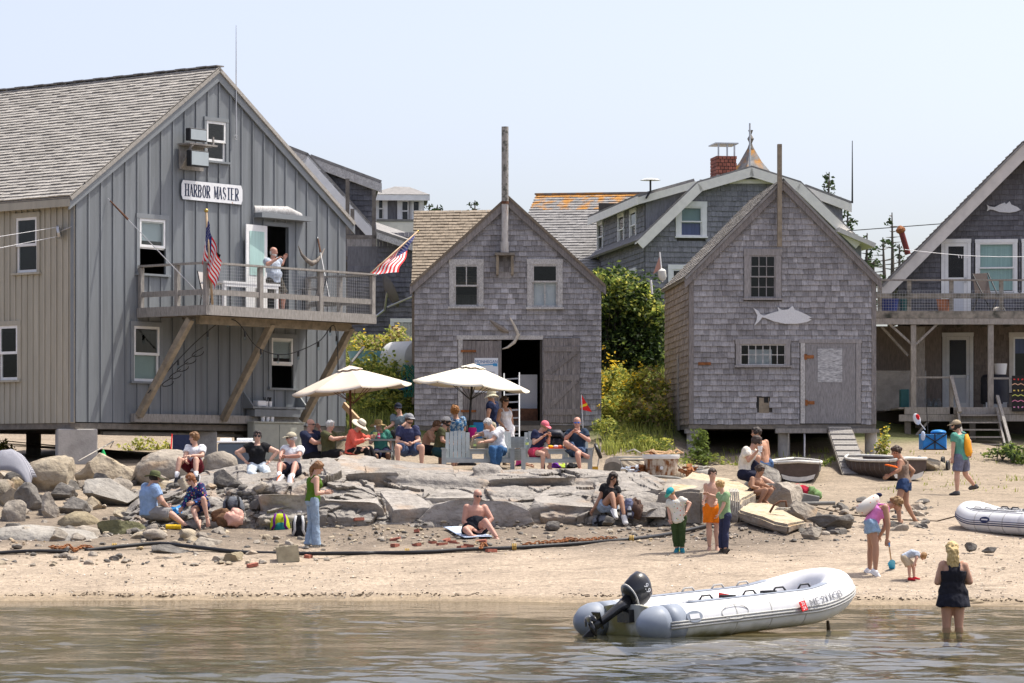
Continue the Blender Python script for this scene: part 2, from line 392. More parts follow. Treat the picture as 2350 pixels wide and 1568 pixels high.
deep=np.array([.065,.075,.045]);bed=np.array([.30,.24,.15]);wet=np.array([.30,.235,.16]);sand=np.array([.385,.31,.232]);dirt=np.array([.21,.17,.13]);path=np.array([.315,.255,.188]);grass=np.array([.10,.12,.04])
def mixc(a,b,t):return a*(1-t[...,None])+b*t[...,None]
c=np.zeros(Zt.shape+(3,))+deep
c=mixc(c,bed,sm(Zt,-1.0,-.25));c=mixc(c,wet,sm(Zt,-.12,-.02));c=mixc(c,sand,sm(Zt+n1*.1,.04,.13))
c=mixc(c,dirt,sm(Zt+n1*.45,.58,.88)*(1-sm(U,1750,2050)))
c=mixc(c,path,sm(Zt+n1*.3,1.15,1.6))
c=mixc(c,grass,sm(Zt+n1*.6,2.75,3.3)*sm(Y,79,83)*sm(U,700,800))
vcol(me,c.reshape(-1,3))
def ground_mat():
 m=mat('ground',(.5,.5,.5),.93,bump=.8,bscale=22,spec=.15)
 N,L,b=nodes(m)
 at=N.new('ShaderNodeVertexColor');at.layer_name='Col'
 geo=N.new('ShaderNodeNewGeometry');pos=geo.outputs['Position']
 def nz(scale,lo,hi,a,bb,st=None,detail=8):
  p=pos
  if st:mp=N.new('ShaderNodeMapping');mp.inputs['Scale'].default_value=st;L.new(pos,mp.inputs[0]);p=mp.outputs[0]
  n_=N.new('ShaderNodeTexNoise');n_.inputs['Scale'].default_value=scale;n_.inputs['Detail'].default_value=detail;n_.inputs['Roughness'].default_value=.7;L.new(p,n_.inputs['Vector'])
  r=N.new('ShaderNodeMapRange');r.inputs[1].default_value=lo;r.inputs[2].default_value=hi;r.inputs[3].default_value=a;r.inputs[4].default_value=bb;L.new(n_.outputs['Fac'],r.inputs[0]);return r.outputs[0]
 f1=nz(1.2,.3,.7,.82,1.15,(.5,1,1));f2=nz(11,.3,.7,.62,1.3);f3=nz(30,.56,.66,1.0,.38)
 f4=nz(36,.60,.68,1.0,1.4);f5=nz(3.0,.52,.7,1,.6,(.35,1.2,1))
 cur=f1
 for f in(f2,f3,f4,f5):
  mm=N.new('ShaderNodeMath');mm.operation='MULTIPLY';L.new(cur,mm.inputs[0]);L.new(f,mm.inputs[1]);cur=mm.outputs[0]
 vm=N.new('ShaderNodeVectorMath');vm.operation='SCALE';L.new(at.outputs[0],vm.inputs[0]);L.new(cur,vm.inputs['Scale'])
 L.new(vm.outputs[0],b.inputs['Base Color'])
ground_mat();me.materials.append(MAT('ground'))
gobj=bpy.data.objects.new('ground',me);link(gobj);tag(gobj,'pale shell sand beach rising to bare earth and the grassy hill',kind='structure')
# ------ water
wx=np.concatenate([[-2500,-600,-120,-40,-18],np.arange(-10,10.01,.075),[18,40,120,600,2500]])
wy=np.concatenate([[-2500,-600,-120,-20,10,25],np.arange(32,56.6,.075),[60]])
X,Y=np.meshgrid(wx,wy);Zw=np.zeros_like(X)
rg=np.random.RandomState(3)
for i in range(34):
 lam=.28*1.085**i*(1+.1*rg.rand());th=rg.normal(math.pi/2,.62);k=2*math.pi/lam
 amp=.0023*lam**.8
 Zw+=amp*np.sin(k*(X*math.cos(th)+Y*math.sin(th))+rg.rand()*9+.9*np.sin(X*.31+i)+.7*np.sin(Y*.23+2*i))
fade=((np.abs(X)<11)&(Y>30)).astype(float)*(1-.75*sm(Y,50,54.5))
Zw*=fade*(.75+.5*np.sin(X*.5+1.3*np.sin(Y*.4))*np.sin(Y*.33+1))*(1+.8*sm(-Y,-46,-36))
me=grid_mesh('water',X,Y,Zw)
m=bpy.data.materials.new('water');m.use_nodes=True;MATS['water']=m
N,L=m.node_tree.nodes,m.node_tree.links;N.remove(N['Principled BSDF'])
fr=N.new('ShaderNodeFresnel');fr.inputs[0].default_value=1.33
gl=N.new('ShaderNodeBsdfGlossy');gl.inputs['Roughness'].default_value=.0
tr=N.new('ShaderNodeBsdfTransparent');tr.inputs[0].default_value=(.75,.72,.58,1)
df=N.new('ShaderNodeBsdfDiffuse');df.inputs[0].default_value=(.16,.165,.105,1)
m1=N.new('ShaderNodeMixShader');m1.inputs[0].default_value=.2;L.new(tr.outputs[0],m1.inputs[1]);L.new(df.outputs[0],m1.inputs[2])
m2=N.new('ShaderNodeMixShader');L.new(fr.outputs[0],m2.inputs[0]);L.new(m1.outputs[0],m2.inputs[1]);L.new(gl.outputs[0],m2.inputs[2])
geo=N.new('ShaderNodeNewGeometry');nz=N.new('ShaderNodeTexNoise');nz.inputs['Scale'].default_value=9;nz.inputs['Detail'].default_value=3;L.new(geo.outputs['Position'],nz.inputs['Vector'])
bp=N.new('ShaderNodeBump');bp.inputs['Strength'].default_value=.14;bp.inputs['Distance'].default_value=.03;L.new(nz.outputs['Fac'],bp.inputs['Height'])
L.new(bp.outputs[0],fr.inputs['Normal']);L.new(bp.outputs[0],gl.inputs['Normal'])
L.new(m2.outputs[0],N['Material Output'].inputs[0])
me.materials.append(m);wo=bpy.data.objects.new('water',me);link(wo);tag(wo,'rippled shallow harbour water in front of the beach',kind='structure')
# ------ rock materials
def rock_mat(name,a,b_,c_,stain=None):
 m=mat(name,a,.88,0,2.2,col2=b_,bump=1.0,bscale=6,spec=.25,objrand=.14,bdist=.07)
 overlay(name,c_,7,.52,.72,(1,1,2.5),amount=.7)
 if stain:overlay(name,stain,1.1,.56,.7,(1,1,1.6),amount=.8)
rock_mat('rock_grey',(.235,.203,.165),(.37,.325,.265),(.16,.138,.115),(.40,.28,.17))
rock_mat('rock_dark',(.105,.096,.085),(.19,.175,.155),(.07,.063,.056))
rock_mat('rock_tan',(.31,.255,.18),(.43,.365,.27),(.24,.205,.16),(.42,.29,.12))
rock_mat('rock_pale',(.25,.23,.20),(.35,.325,.285),(.19,.172,.15))
rock_mat('rock_gold',(.38,.30,.19),(.46,.39,.28),(.27,.21,.13),(.42,.22,.07))
rock_mat('rock_moss',(.12,.115,.06),(.20,.19,.10),(.07,.07,.05))
rock_mat('rock_brown',(.26,.21,.13),(.33,.275,.18),(.18,.145,.09))
rock_mat('rock_ledge',(.235,.213,.188),(.36,.33,.292),(.165,.147,.128),(.35,.26,.185))
# ------ bedrock ledge
nu,nv=720,170
uu=np.linspace(LU[0],LU[-1],nu);vv=np.linspace(0,1,nv)
Ug,Vg=np.meshgrid(uu,vv)
Yg=np.where(Vg<.55,D0+(DM-D0)*Vg/.55,DM+(D1+.3-DM)*(Vg-.55)/.45)
Xg=(Ug-CX)*Yg/F;Zg=ledge_z(Xg,np.minimum(Yg,D1+.35))
Zg=np.where(Zg<-50,terr(Xg,Yg)-.1,Zg)
A=Xg+.25*np.sin(Vg*5+Xg*.7);Bv=Vg*1.3+.07*Xg+.12*np.sin(Xg*1.1)
def vor(a,b,nseed,rx,ry,seed):
 r=np.random.RandomState(seed);sx=r.uniform(a.min(),a.max(),nseed);sy=r.uniform(b.min(),b.max(),nseed)
 d1=np.full(a.shape,9e9);d2=d1.copy();wi=np.zeros(a.shape,int)
 for i in range(nseed):
  d=((a-sx[i])/rx)**2+((b-sy[i])/ry)**2
  closer=d<d1;d2=np.where(closer,d1,np.minimum(d2,d));wi=np.where(closer,i,wi);d1=np.where(closer,d,d1)
 return wi,np.sqrt(d2)-np.sqrt(d1),sx,sy,r
disp=np.zeros_like(Xg);zl=np.zeros_like(Xg)
warp=np.array([[noise.noise(V((a*.11,b*2.3,1)))for a in uu*.08]for b in vv])
gm=np.array([[noise.noise(V((a*.35,b*2.0,7)))for a in uu*.05]for b in vv]);gm=np.clip(.35+1.3*gm,0,1)
for nseed,rx,ry,off,tilt,gr,gw,dome,seed in((24,1.6,.7,.10,.2,.06,.014,.03,5),(80,.75,.36,.05,.22,.05,.016,.01,9),(380,.28,.15,.022,.3,.02,.03,.004,13)):
 wi,e,sx,sy,r=vor(A+warp*.5,Bv+warp*.4,nseed,rx,ry,seed)
 o=r.uniform(-1,1,nseed);tx=r.uniform(-1,1,nseed);ty=r.uniform(-1,1,nseed)
 disp+=off*o[wi]+tilt*(tx[wi]*(A-sx[wi])*.5+(ty[wi]-.4)*(Bv-sy[wi]))-gr*np.exp(-(e/gw)**2)*gm+dome*(1-np.exp(-e/.22))
fn=np.array([[noise.fractal(V((Xg[j,i]*1.6,Yg[j,i]*1.2,Zg[j,i]*3.2)),.8,2.2,5)for i in range(nu)]for j in range(nv)])
disp+=.075*fn+.06*np.abs(np.roll(fn,37,1))**.8
edge=sm(Vg,0,.04)*sm(Ug,LU[0],LU[0]+60)*(1-sm(Ug,LU[-1]-50,LU[-1]))
crest=1-.55*sm(Vg,.88,.99)
Yl=Yg-disp*.85*edge*crest;Zl=Zg+disp*.42*edge*crest-.12*(1-edge)-.03
me=grid_mesh('rock_ledge',Xg*Yl/Yg,Yl,Zl);me.materials.append(MAT('rock_ledge'))
me.set_sharp_from_angle(angle=rad(55))
lo=bpy.data.objects.new('rock_ledge',me);link(lo);tag(lo,'long grey bedrock ledge with cracks between beach and picnic terrace',kind='structure')
# ------ loose rocks
def rock_mesh(name,seed,sub=3,cuts=11,lo_=.55,hi_=.85,nz_=.10,box=False):
 bm=bmesh.new();bmesh.ops.create_icosphere(bm,subdivisions=sub,radius=1);r=random.Random(seed)
 pl=[(V((r.gauss(0,1),r.gauss(0,1),r.gauss(0,1))).normalized(),r.uniform(lo_,hi_))for _ in range(cuts)]
 if box:pl=[((V(a)+V((r.uniform(-1,1),r.uniform(-1,1),r.uniform(-1,1)))*.22).normalized(),r.uniform(.46,.62))for a in((1,0,0),(-1,0,0),(0,-1,0),(0,1,0),(0,0,1),(0,0,-1))]+pl[:5]
 for v in bm.verts:
  for nrm,c_ in pl:
   k=v.co.dot(nrm)-c_
   if k>0:v.co-=nrm*k
  p=v.co*1.7+V((seed*3.1,0,0))
  v.co*=1+nz_*noise.noise(p)+nz_*.5*noise.noise(p*2.6)+nz_*.3*noise.noise(p*6.1)
 me=bpy.data.meshes.new(name);bm.to_mesh(me);bm.free()
 co=np.array([v.co for v in me.vertices]);s=1/np.abs(co).max(0);me.transform(Matrix.Diagonal((*s,1)))
 me.polygons.foreach_set('use_smooth',[True]*len(me.polygons));me.set_sharp_from_angle(angle=rad(30))
 return me
BIG=[rock_mesh('boulder',10+i,4,13,.5,.8,.10)for i in range(9)]
ROUND=[rock_mesh('boulder',40+i,4,5,.8,.95,.08)for i in range(3)]
SMALL=[rock_mesh('stone',60+i,2,9,.5,.85,.12)for i in range(9)]
RC={}
def copy_mat(me,m):
 key=(me.name,m)
 if key not in RC:RC[key]=me.copy();RC[key].materials.clear();RC[key].materials.append(MAT(m))
 return RC[key]
def rock(name,meshes,m,c,size,label=None,cat='rock',group=None,tilt=.2,rz=None,seed=None):
 r=random.Random(seed if seed is not None else int(c[0]*977+c[1]*131))
 o=bpy.data.objects.new(name,copy_mat(meshes[r.randrange(len(meshes))],m));COL.objects.link(o)
 o.location=c;o.scale=size;o.rotation_euler=(r.uniform(-tilt,tilt),r.uniform(-tilt,tilt),rz if rz is not None else r.choice([0,math.pi])+r.uniform(-.4,.4))
 return tag(o,label,cat,group)
BLK=[rock_mesh('rock_block',200+i,4,8,.62,.85,.07,True)for i in range(9)]
bv,bf=[v.co.copy()for v in lo.data.vertices],[tuple(p.vertices)for p in lo.data.polygons]
r_=random.Random(31)
for f0,f1,dd,w0,w1,dep in((-.06,.50,63.75,150,330,.7),(.26,.66,64.9,120,270,.8),(.48,.82,66.3,120,260,.9),(.68,.97,68.2,100,230,1.0)):
 x=335 if f0<.3 else 400
 while x<1535:
  w_=r_.uniform(w0,w1)*(.62 if r_.random()<.3 else 1);yb,yt=np.interp(x+w_/2,LU,LB),np.interp(x+w_/2,LU,LT);H=yb-yt
  a,b=yb-H*(f0+r_.uniform(-.04,.04)),yb-H*(f1+r_.uniform(-.07,.06));d=dd+r_.uniform(-.3,.3)
  if x<560:d+=.4;b+=H*.08
  c=P(x+w_/2,(a+b)/2,d);hw,hh=w_*d/F*.62,(a-b)*d/F*.56
  o=bpy.data.objects.new('rock_block',copy_mat(BLK[r_.randrange(9)],'rock_ledge'));link(o,lo);dy_=dep*r_.uniform(.8,1.2)
  o.matrix_basis=Matrix.LocRotScale(c+V((0,dy_*.55,-.04)),Matrix.Rotation(r_.uniform(-.16,.16)+r_.choice((0,math.pi)),3,'Z').to_4x4().to_quaternion()@Quaternion((1,0,0),r_.uniform(.0,.22))@Quaternion((0,1,0),r_.uniform(-.12,.12)),V((hw,dy_,hh)))
  n0=len(bv);bv+=[o.matrix_basis@v.co for v in o.data.vertices];bf+=[tuple(i+n0 for i in p.vertices)for p in o.data.polygons]
  x+=w_*r_.uniform(.86,1.0)
LEDGE_BVH=BVHTree.FromPolygons(bv,bf)
def boulder(x0,y0,x1,y1,m,label,d=None,kind='B',depth=.8,sink=.12,tilt=.15,rz=0,**kw):
 """a boulder filling a box measured in the photograph, resting on the ground below it"""
 g_=G((x0+x1)/2,y1);d=d or g_.y+.3
 wd=(x1-x0)*d/F/2;hh=(y1-y0)*d/F/2
 c=P((x0+x1)/2,(y0+y1)/2,d)
 hh*=1+sink;c.z-=hh*sink
 return rock('boulder',BIG if kind=='B' else ROUND,m,c,(wd*1.04,wd*depth,hh*1.05),label,'boulder',tilt=tilt,rz=rz,**kw)
boulder(66,1046,192,1128,'rock_tan','big angular tan boulder just in front of the concrete pier',69,sink=.25,seed=2)
boulder(172,1040,315,1122,'rock_tan','long low tan boulder with orange lichen beside the tallest boulder',70,depth=.6,sink=.25,seed=5)
boulder(306,1030,478,1110,'rock_grey','large rounded grey boulder behind the seated boy in white',70.2,'R',sink=.2,seed=3)
boulder(462,1036,545,1092,'rock_grey','speckled grey boulder right of the boy in white',70,'R',sink=.2,seed=9)
boulder(112,1108,180,1152,'rock_dark','dark wedge shaped boulder below the tan boulders',67.5,seed=4)
boulder(0,1148,64,1220,'rock_grey','upright grey boulder at the left edge of the beach',64.5,seed=12)
boulder(34,1106,112,1200,'rock_dark','tall dark split boulder among the left rocks',66,seed=7)
boulder(92,1130,136,1208,'rock_grey','narrow upright grey rock leaning against the dark boulder',65,seed=21)
boulder(136,1140,210,1188,'rock_dark','flat topped black rock above the rounded brown boulder',65.5,seed=15)
boulder(-40,1100,44,1160,'rock_grey','grey rock under the plaid blanket at left edge',68,seed=31)
boulder(180,1100,320,1160,'rock_pale','broad pale slab behind the man in the blue shirt',67,depth=1.0,seed=33)
boulder(134,1174,228,1226,'rock_brown','smooth rounded brown boulder lying on its side',64,'R',seed=6,tilt=.1)
boulder(160,1206,232,1250,'rock_grey','small rounded grey boulder in front of the brown one',62.6,'R',seed=8)
boulder(212,1194,332,1250,'rock_moss','long mossy green boulder with a split top',63,depth=.6,seed=17)
boulder(-60,1202,232,1262,'rock_pale','wide smooth pale slab lying at the far left',62.2,'R',depth=.5,sink=.35,seed=18,tilt=.05)
boulder(328,1214,384,1240,'rock_grey','low speckled stone below the feet of the man in blue',62,'R',seed=19)
boulder(338,1250,440,1278,'rock_dark','row of low dark blocks under the black pipe',60.4,depth=.5,seed=22)
boulder(432,1232,512,1268,'rock_grey','angular grey rock where the pipe bends over',61,seed=23)
boulder(512,1264,562,1296,'rock_brown','squarish mossy stone just below the pipe',59.2,seed=24)
boulder(486,1274,518,1294,'rock_grey','small grey stone left of the squarish mossy stone',59.3,seed=25)
boulder(340,1276,408,1292,'rock_grey','thin flat grey stone beneath the dark blocks',59.6,depth=.4,seed=26)
boulder(1735,1090,1850,1190,'rock_grey','sloping grey boulder under the sandalled foot of the man drinking',66.5,depth=.9,sink=.3,seed=44)
boulder(1796,1148,1880,1202,'rock_grey','angular grey boulder behind the golden slab',64,seed=45)
boulder(1700,1060,1800,1150,'rock_pale','pale boulder the man with the cup sits on',68,sink=.3,seed=46)
boulder(1852,1182,1975,1212,'rock_dark','long flat dark stone among the beach stones',62,depth=.5,seed=47)
boulder(1838,1208,1890,1240,'rock_grey','flat grey stone at the front of the stone patch',60.6,seed=49)
boulder(1250,1196,1286,1220,'rock_dark','small black rock at the foot of the ledge',62.4,seed=50)
boulder(1382,1184,1412,1206,'rock_dark','small black pointed stone left of the seated woman in black',62.6,seed=51)
boulder(2096,1052,2185,1082,'rock_tan','flat tan stone slab at the foot of the porch steps',79,sink=.3,seed=52)
boulder(2080,1352,2140,1372,'rock_dark','flat dark beach stone near the woman in the water',54.8,depth=.5,seed=53)
boulder(2138,1345,2200,1365,'rock_dark','low dark stone half hidden behind the woman in the water',55.0,depth=.5,seed=54)
boulder(2252,1255,2292,1268,'rock_dark','thin brick shaped dark stone on the sand below the right dinghy',58.5,depth=.5,seed=55)
boulder(2212,1246,2242,1264,'rock_dark','small rounded black stone near the grey dinghy',58.8,seed=56)
def cut_block(name,m,label,pts_top,th,rough=.02):
 """a quarried block: top outline in world space, thickness down"""
 q=[V(p)for p in pts_top];mb=MB();n=len(q);c=sum(q,V())/n
 low=[p+V((0,0,-th))+(c-p)*.04 for p in q]
 mb.add(q+low,[tuple(range(n)),tuple(range(2*n-1,n-1,-1))]+[((i+1)%n,i,i+n,(i+1)%n+n)for i in range(n)])
 o=mb.build(name,m+['rock_grey'],label=label,cat='stone block')
 bm=bmesh.new();bm.from_mesh(o.data)
 bmesh.ops.bevel(bm,geom=bm.edges[:],offset=.05,segments=2,affect='EDGES')
 bmesh.ops.triangulate(bm,faces=bm.faces)
 bmesh.ops.subdivide_edges(bm,edges=bm.edges[:],cuts=3,use_grid_fill=True)
 for v in bm.verts:v.co+=V((noise.noise(v.co*2.3),noise.noise(v.co*2.3+V((9,0,0))),noise.noise(v.co*2.3+V((0,7,0)))))*rough*2
 bm.normal_update()
 for f in bm.faces:f.material_index=0 if f.normal.z>.72 else 1
 bm.to_mesh(o.data);bm.free();o.data.polygons.foreach_set('use_smooth',[True]*len(o.data.polygons));o.data.set_sharp_from_angle(angle=rad(35))
 return o
cut_block('granite_block',['rock_gold'],'huge quarried granite block with golden top behind the three boys',[P(1530,1124,64.2),P(1700,1150,63.4),P(1738,1128,65.5),P(1690,1100,67.5),P(1590,1082,68.5),P(1552,1100,66.5)],.78,.05)
cut_block('granite_block',['rock_grey'],'dark grey granite block with blue paint mark left of the boys',[P(1510,1128,63.6),P(1610,1130,63.0),P(1635,1105,66.2),P(1532,1098,66.6)],.66,.05)
cut_block('granite_slab',['rock_gold'],'tilted golden granite slab with an iron ring on top',[P(1692,1168,62.8),P(1806,1206,60.9),P(1852,1196,61.8),P(1770,1156,64.2),P(1722,1153,64.6)],.2,.03)
r_=random.Random(77);k_=0
for _ in range(84):
 px,py=r_.uniform(-10,560),r_.uniform(1108,1250);w_=r_.uniform(18,62)*(1.25 if py<1180 else.8);h_=w_*r_.uniform(.45,.8)
 if 290<px<560 and 1130<py<1215:continue
 m_=r_.choice(['rock_grey','rock_dark','rock_grey','rock_tan','rock_dark'])
 o=boulder(px-w_/2,py-h_,px+w_/2,py,m_,'medium %s boulder in the jumble of rocks at the left'%{'rock_grey':'grey','rock_dark':'dark','rock_tan':'tan'}[m_],seed=100+_,sink=.25,tilt=.4,rz=r_.uniform(-.5,.5),depth=r_.uniform(.6,1));o['group']='jumble of medium boulders at the left'
def in_view(p):u=CX+F*p[0]/p[1];return-60<u<2410
stones=[]
def scatter(n,ux,uy,smin,smax,mats_,seed,power=2.2):
 r=random.Random(seed)
 for _ in range(n):
  px=r.uniform(*ux);py=r.uniform(*uy);g_=G(px,py)
  s=smin+(smax-smin)*r.random()**power
  stones.append((s,g_,r.choice(mats_),r.random()))
scatter(60,(1830,2130),(1150,1236),.06,.24,['rock_dark','rock_dark','rock_grey'],1,1.5)
scatter(170,(1820,2150),(1150,1245),.02,.08,['rock_dark','rock_grey'],2)
scatter(300,(0,760),(1212,1300),.025,.13,['rock_grey','rock_dark','rock_grey','rock_tan'],3)
scatter(520,(560,1500),(1196,1252),.02,.085,['rock_grey','rock_dark','rock_tan'],4)
scatter(260,(1400,1850),(1190,1245),.02,.085,['rock_grey','rock_dark'],5)
scatter(420,(0,2350),(1240,1372),.008,.035,['rock_dark','rock_grey','rock_tan'],6,2.5)
scatter(130,(0,620),(1110,1225),.06,.2,['rock_grey','rock_dark','rock_dark'],7,1.4)
scatter(160,(1780,2350),(1080,1300),.01,.04,['rock_dark','rock_grey'],8)
stones.sort(key=lambda t:-t[0]/t[1].y)
nfmt={'rock_grey':'grey','rock_dark':'dark','rock_tan':'tan'}
rest={k:MB()for k in nfmt}
for i,(s,g_,m_,q)in enumerate(stones):
 if i<150:
  zone='among the stone patch on the right of the beach' if CX+F*g_.x/g_.y>1780 else('at the foot of the ledge' if CX+F*g_.x/g_.y>620 else 'among the rocks on the left of the beach')
  rock('stone',SMALL,m_,g_+V((0,0,s*.15)),(s,s*(.6+.4*q),s*(.35+.35*q)),'loose %s stone %s'%(nfmt[m_],zone),'stone','loose beach stones',tilt=.3,rz=q*6)
 else:
  me_=SMALL[i%9];rot=Matrix.Rotation(q*6,3,'Z');sc=V((s,s*.75,s*.5))
  if s<.03:
   rest[m_].ell(g_+V((0,0,s*.2)),sc,rot,5,3)
  else:
   rest[m_].add([g_+V((0,0,s*.15))+rot@V((v.co.x*sc.x,v.co.y*sc.y,v.co.z*sc.z))for v in me_.vertices],[tuple(p.vertices)for p in me_.polygons])
for k,mb in rest.items():
 if mb.v:mb.build('pebbles',k,None,smooth=True,label='small %s pebbles scattered over the beach'%nfmt[k],cat='pebbles',kind='stuff')
mb=MB();r=random.Random(5)
for _ in range(1500):
 g_=G(r.uniform(0,2350),r.uniform(1225,1374));s=r.uniform(.008,.022)
 mb.obox(g_+V((0,0,.006)),(s*1.6,s,s*.5),Matrix.Rotation(r.random()*6,3,'Z')@Matrix.Rotation(r.uniform(-.5,.5),3,'X'))
mat('shell',(.72,.66,.56),.6,.2,30,island=.25)
mb.build('shell_bits','shell',label='broken pale shells strewn over the sand',cat='shells',kind='stuff')
mb=MB()
for _ in range(620):
 px=r.uniform(0,2350);t=noise.noise(V((px*.012,3,0)));g_=G(px,1369+13*max(0,(px-1300)/1050)+5*t-abs(r.gauss(0,3.5)));s=r.uniform(.008,.03)*(1+t)
 mb.obox(g_+V((0,0,.008)),(s*1.8,s,.012),Matrix.Rotation(r.random()*6,3,'Z'))
for _ in range(260):
 g_=G(r.uniform(0,2350),r.uniform(1255,1372));s=r.uniform(.004,.02)*(1+r.random()**6*2);mb.obox(g_+V((0,0,.004)),(s*r.uniform(1,3),s,.01),Matrix.Rotation(r.random()*6,3,'Z'))
mat('seaweed',(.06,.035,.015),.7,.3,30)
mb.build('seaweed_line','seaweed',label='thin dark line of dried seaweed along the water edge',cat='seaweed',kind='stuff')
# ------ building helpers
WEDGE={}
def wedge(m):
 """unit shingle: x 0..1, z 0..1, sticks out to y=-1 at its butt and -.3 at its top"""
 if m not in WEDGE:
  mb=MB();mb.add([(0,-1,0),(1,-1,0),(1,0,0),(0,0,0),(0,-.12,1),(1,-.12,1),(1,0,1),(0,0,1)],[(0,1,5,4),(3,2,1,0),(4,5,6,7),(0,4,7,3),(1,2,6,5)])
  me=mb.mesh('shingle');me.materials.append(MAT(m));WEDGE[m]=me
 return WEDGE[m]
def pieces(parent,name,items,keep=300):
 """items: (matrix, material, score). The largest in view become parts, the rest one joined part"""
 items=sorted(items,key=lambda t:t[2]);rest={}
 for i,(M,m,sc)in enumerate(items):
  if i<keep and sc<1e6:
   o=bpy.data.objects.new(name,wedge(m));link(o,parent);o.matrix_basis=M
  else:rest.setdefault(m,[]).append(M)
 base=np.array([(0,-1,0,1),(1,-1,0,1),(1,0,0,1),(0,0,0,1),(0,-.12,1,1),(1,-.12,1,1),(1,0,1,1),(0,0,1,1)],float)
 fb=np.array([(0,1,5,4),(3,2,1,0),(4,5,6,7),(0,4,7,3),(1,2,6,5)])
 for m,Ms in rest.items():
  A_=np.array([np.array(M)for M in Ms]);co=(base@A_.transpose(0,2,1))[:,:,:3].reshape(-1,3)
  fs=(fb[None]+8*np.arange(len(Ms))[:,None,None]).reshape(-1,4)
  me=bpy.data.meshes.new(name);me.from_pydata(co.tolist(),[],fs.tolist());me.materials.append(MAT(m))
  o=bpy.data.objects.new(name,me);link(o,parent);o['kind']='stuff'
def score(p):
 u=CX+F*p.x/p.y;v=YH-F*(p.z-CH)/p.y
 return p.y+(1e7 if not(-20<u<2370 and 0<v<1568)else 0)
def basis(o,u,n,v,M=None):
 m=Matrix(((u.x,n.x,v.x,o.x),(u.y,n.y,v.y,o.y),(u.z,n.z,v.z,o.z),(0,0,0,1)));return m
def shingle_field(fr,z0,z1,span,holes,course,wid,m,th=.034,y=0,rnd=None,jit=.012,pale=None,missing=()):
 """rows of shingles on a frame's wall; span(z) -> (x0,x1)"""
 rnd=rnd or R;out=[];z=z0;row=0
 while z<z1:
  zm=z+course*.5
  ivs=[span(zm)]
  for(a,b,c,d)in holes:
   if c<zm<d:
    nv_=[]
    for p,q in ivs:
     if b<=p or a>=q:nv_.append((p,q));continue
     if a>p:nv_.append((p,a))
     if b<q:nv_.append((b,q))
    ivs=nv_
  for p,q in ivs:
   x=p-(rnd.random()*wid*.4 if(p,q)==span(zm)else 0)
   while x<q-.02:
    w_=wid*rnd.uniform(.6,1.35);x1=min(x+w_,q)
    if q-x1<.04:x1=q
    xa=max(x,p)
    if x1-xa>.025 and not any(a<(xa+x1)/2<b and c<zm<d for a,b,c,d in missing):
     hh=min(course*1.12,z1-z+.01);dzz=rnd.uniform(-jit,jit*.3)
     o=fr((xa+.0025,y,z+dzz));t_=th*rnd.uniform(.8,1.35)
     mm=pale if(pale and callable(pale)is False)else m
     mm=pale((xa+x1)/2,zm)or m if callable(pale)else m
     out.append((basis(o,fr.ex*(x1-xa-.005),fr.ey*t_,V((0,0,hh))),mm,score(o)))
    x=x1
  z+=course;row+=1
 return out
def roof_field(o,u,v,L,H,course,wid,m,th=.014,rnd=None,span=None):
 """rows of roof shingles: o lower corner, u along the eave, v up the slope (unit vectors)"""
 rnd=rnd or R;out=[];n_out=u.cross(v).normalized();r=0.0;k=0
 while r<H-.02:
  a0,a1=span(r/H)if span else(0,L)
  x=a0-(wid*.5 if k%2 else 0)-rnd.random()*.1
  while x<a1-.03:
   x1=min(x+wid*rnd.uniform(.85,1.15),a1);xa=max(x,a0)
   if x1-xa>.03:
    p=o+u*(xa+.003)+v*(r-rnd.uniform(0,.012))
    out.append((basis(p,u*(x1-xa-.006),-n_out*th*rnd.uniform(.8,1.4),v*min(course*1.15,H-r)),m,score(p)))
   x=x1
  r+=course;k+=1
 return out
def poly_wall(parent,name,m,fr,outline,holes,y=0.0,th=.05):
 """flat wall with openings (outline of x,z) and a little thickness inwards"""
 hp=[[(a,c),(b,c),(b,d),(a,d)]for a,b,c,d in holes]
 loops=[[V((x,z,0))for x,z in outline]]+[[V((x,z,0))for x,z in h]for h in hp]
 flat=[p for l in loops for p in l];tri=tessellate_polygon(loops)
 mb=MB(fr);mb.add([(p.x,y,p.y)for p in flat],[tuple(t)for t in tri]);n=len(flat)
 mb.add([(p.x,y+th,p.y)for p in flat],[tuple(reversed(t))for t in tri])
 for l in([outline]+hp):
  k=len(l)
  for i in range(k):
   a,b=l[i],l[(i+1)%k];mb.add([(a[0],y,a[1]),(b[0],y,b[1]),(b[0],y+th,b[1]),(a[0],y+th,a[1])],[(0,1,2,3)])
 return mb.build(name,m,parent)
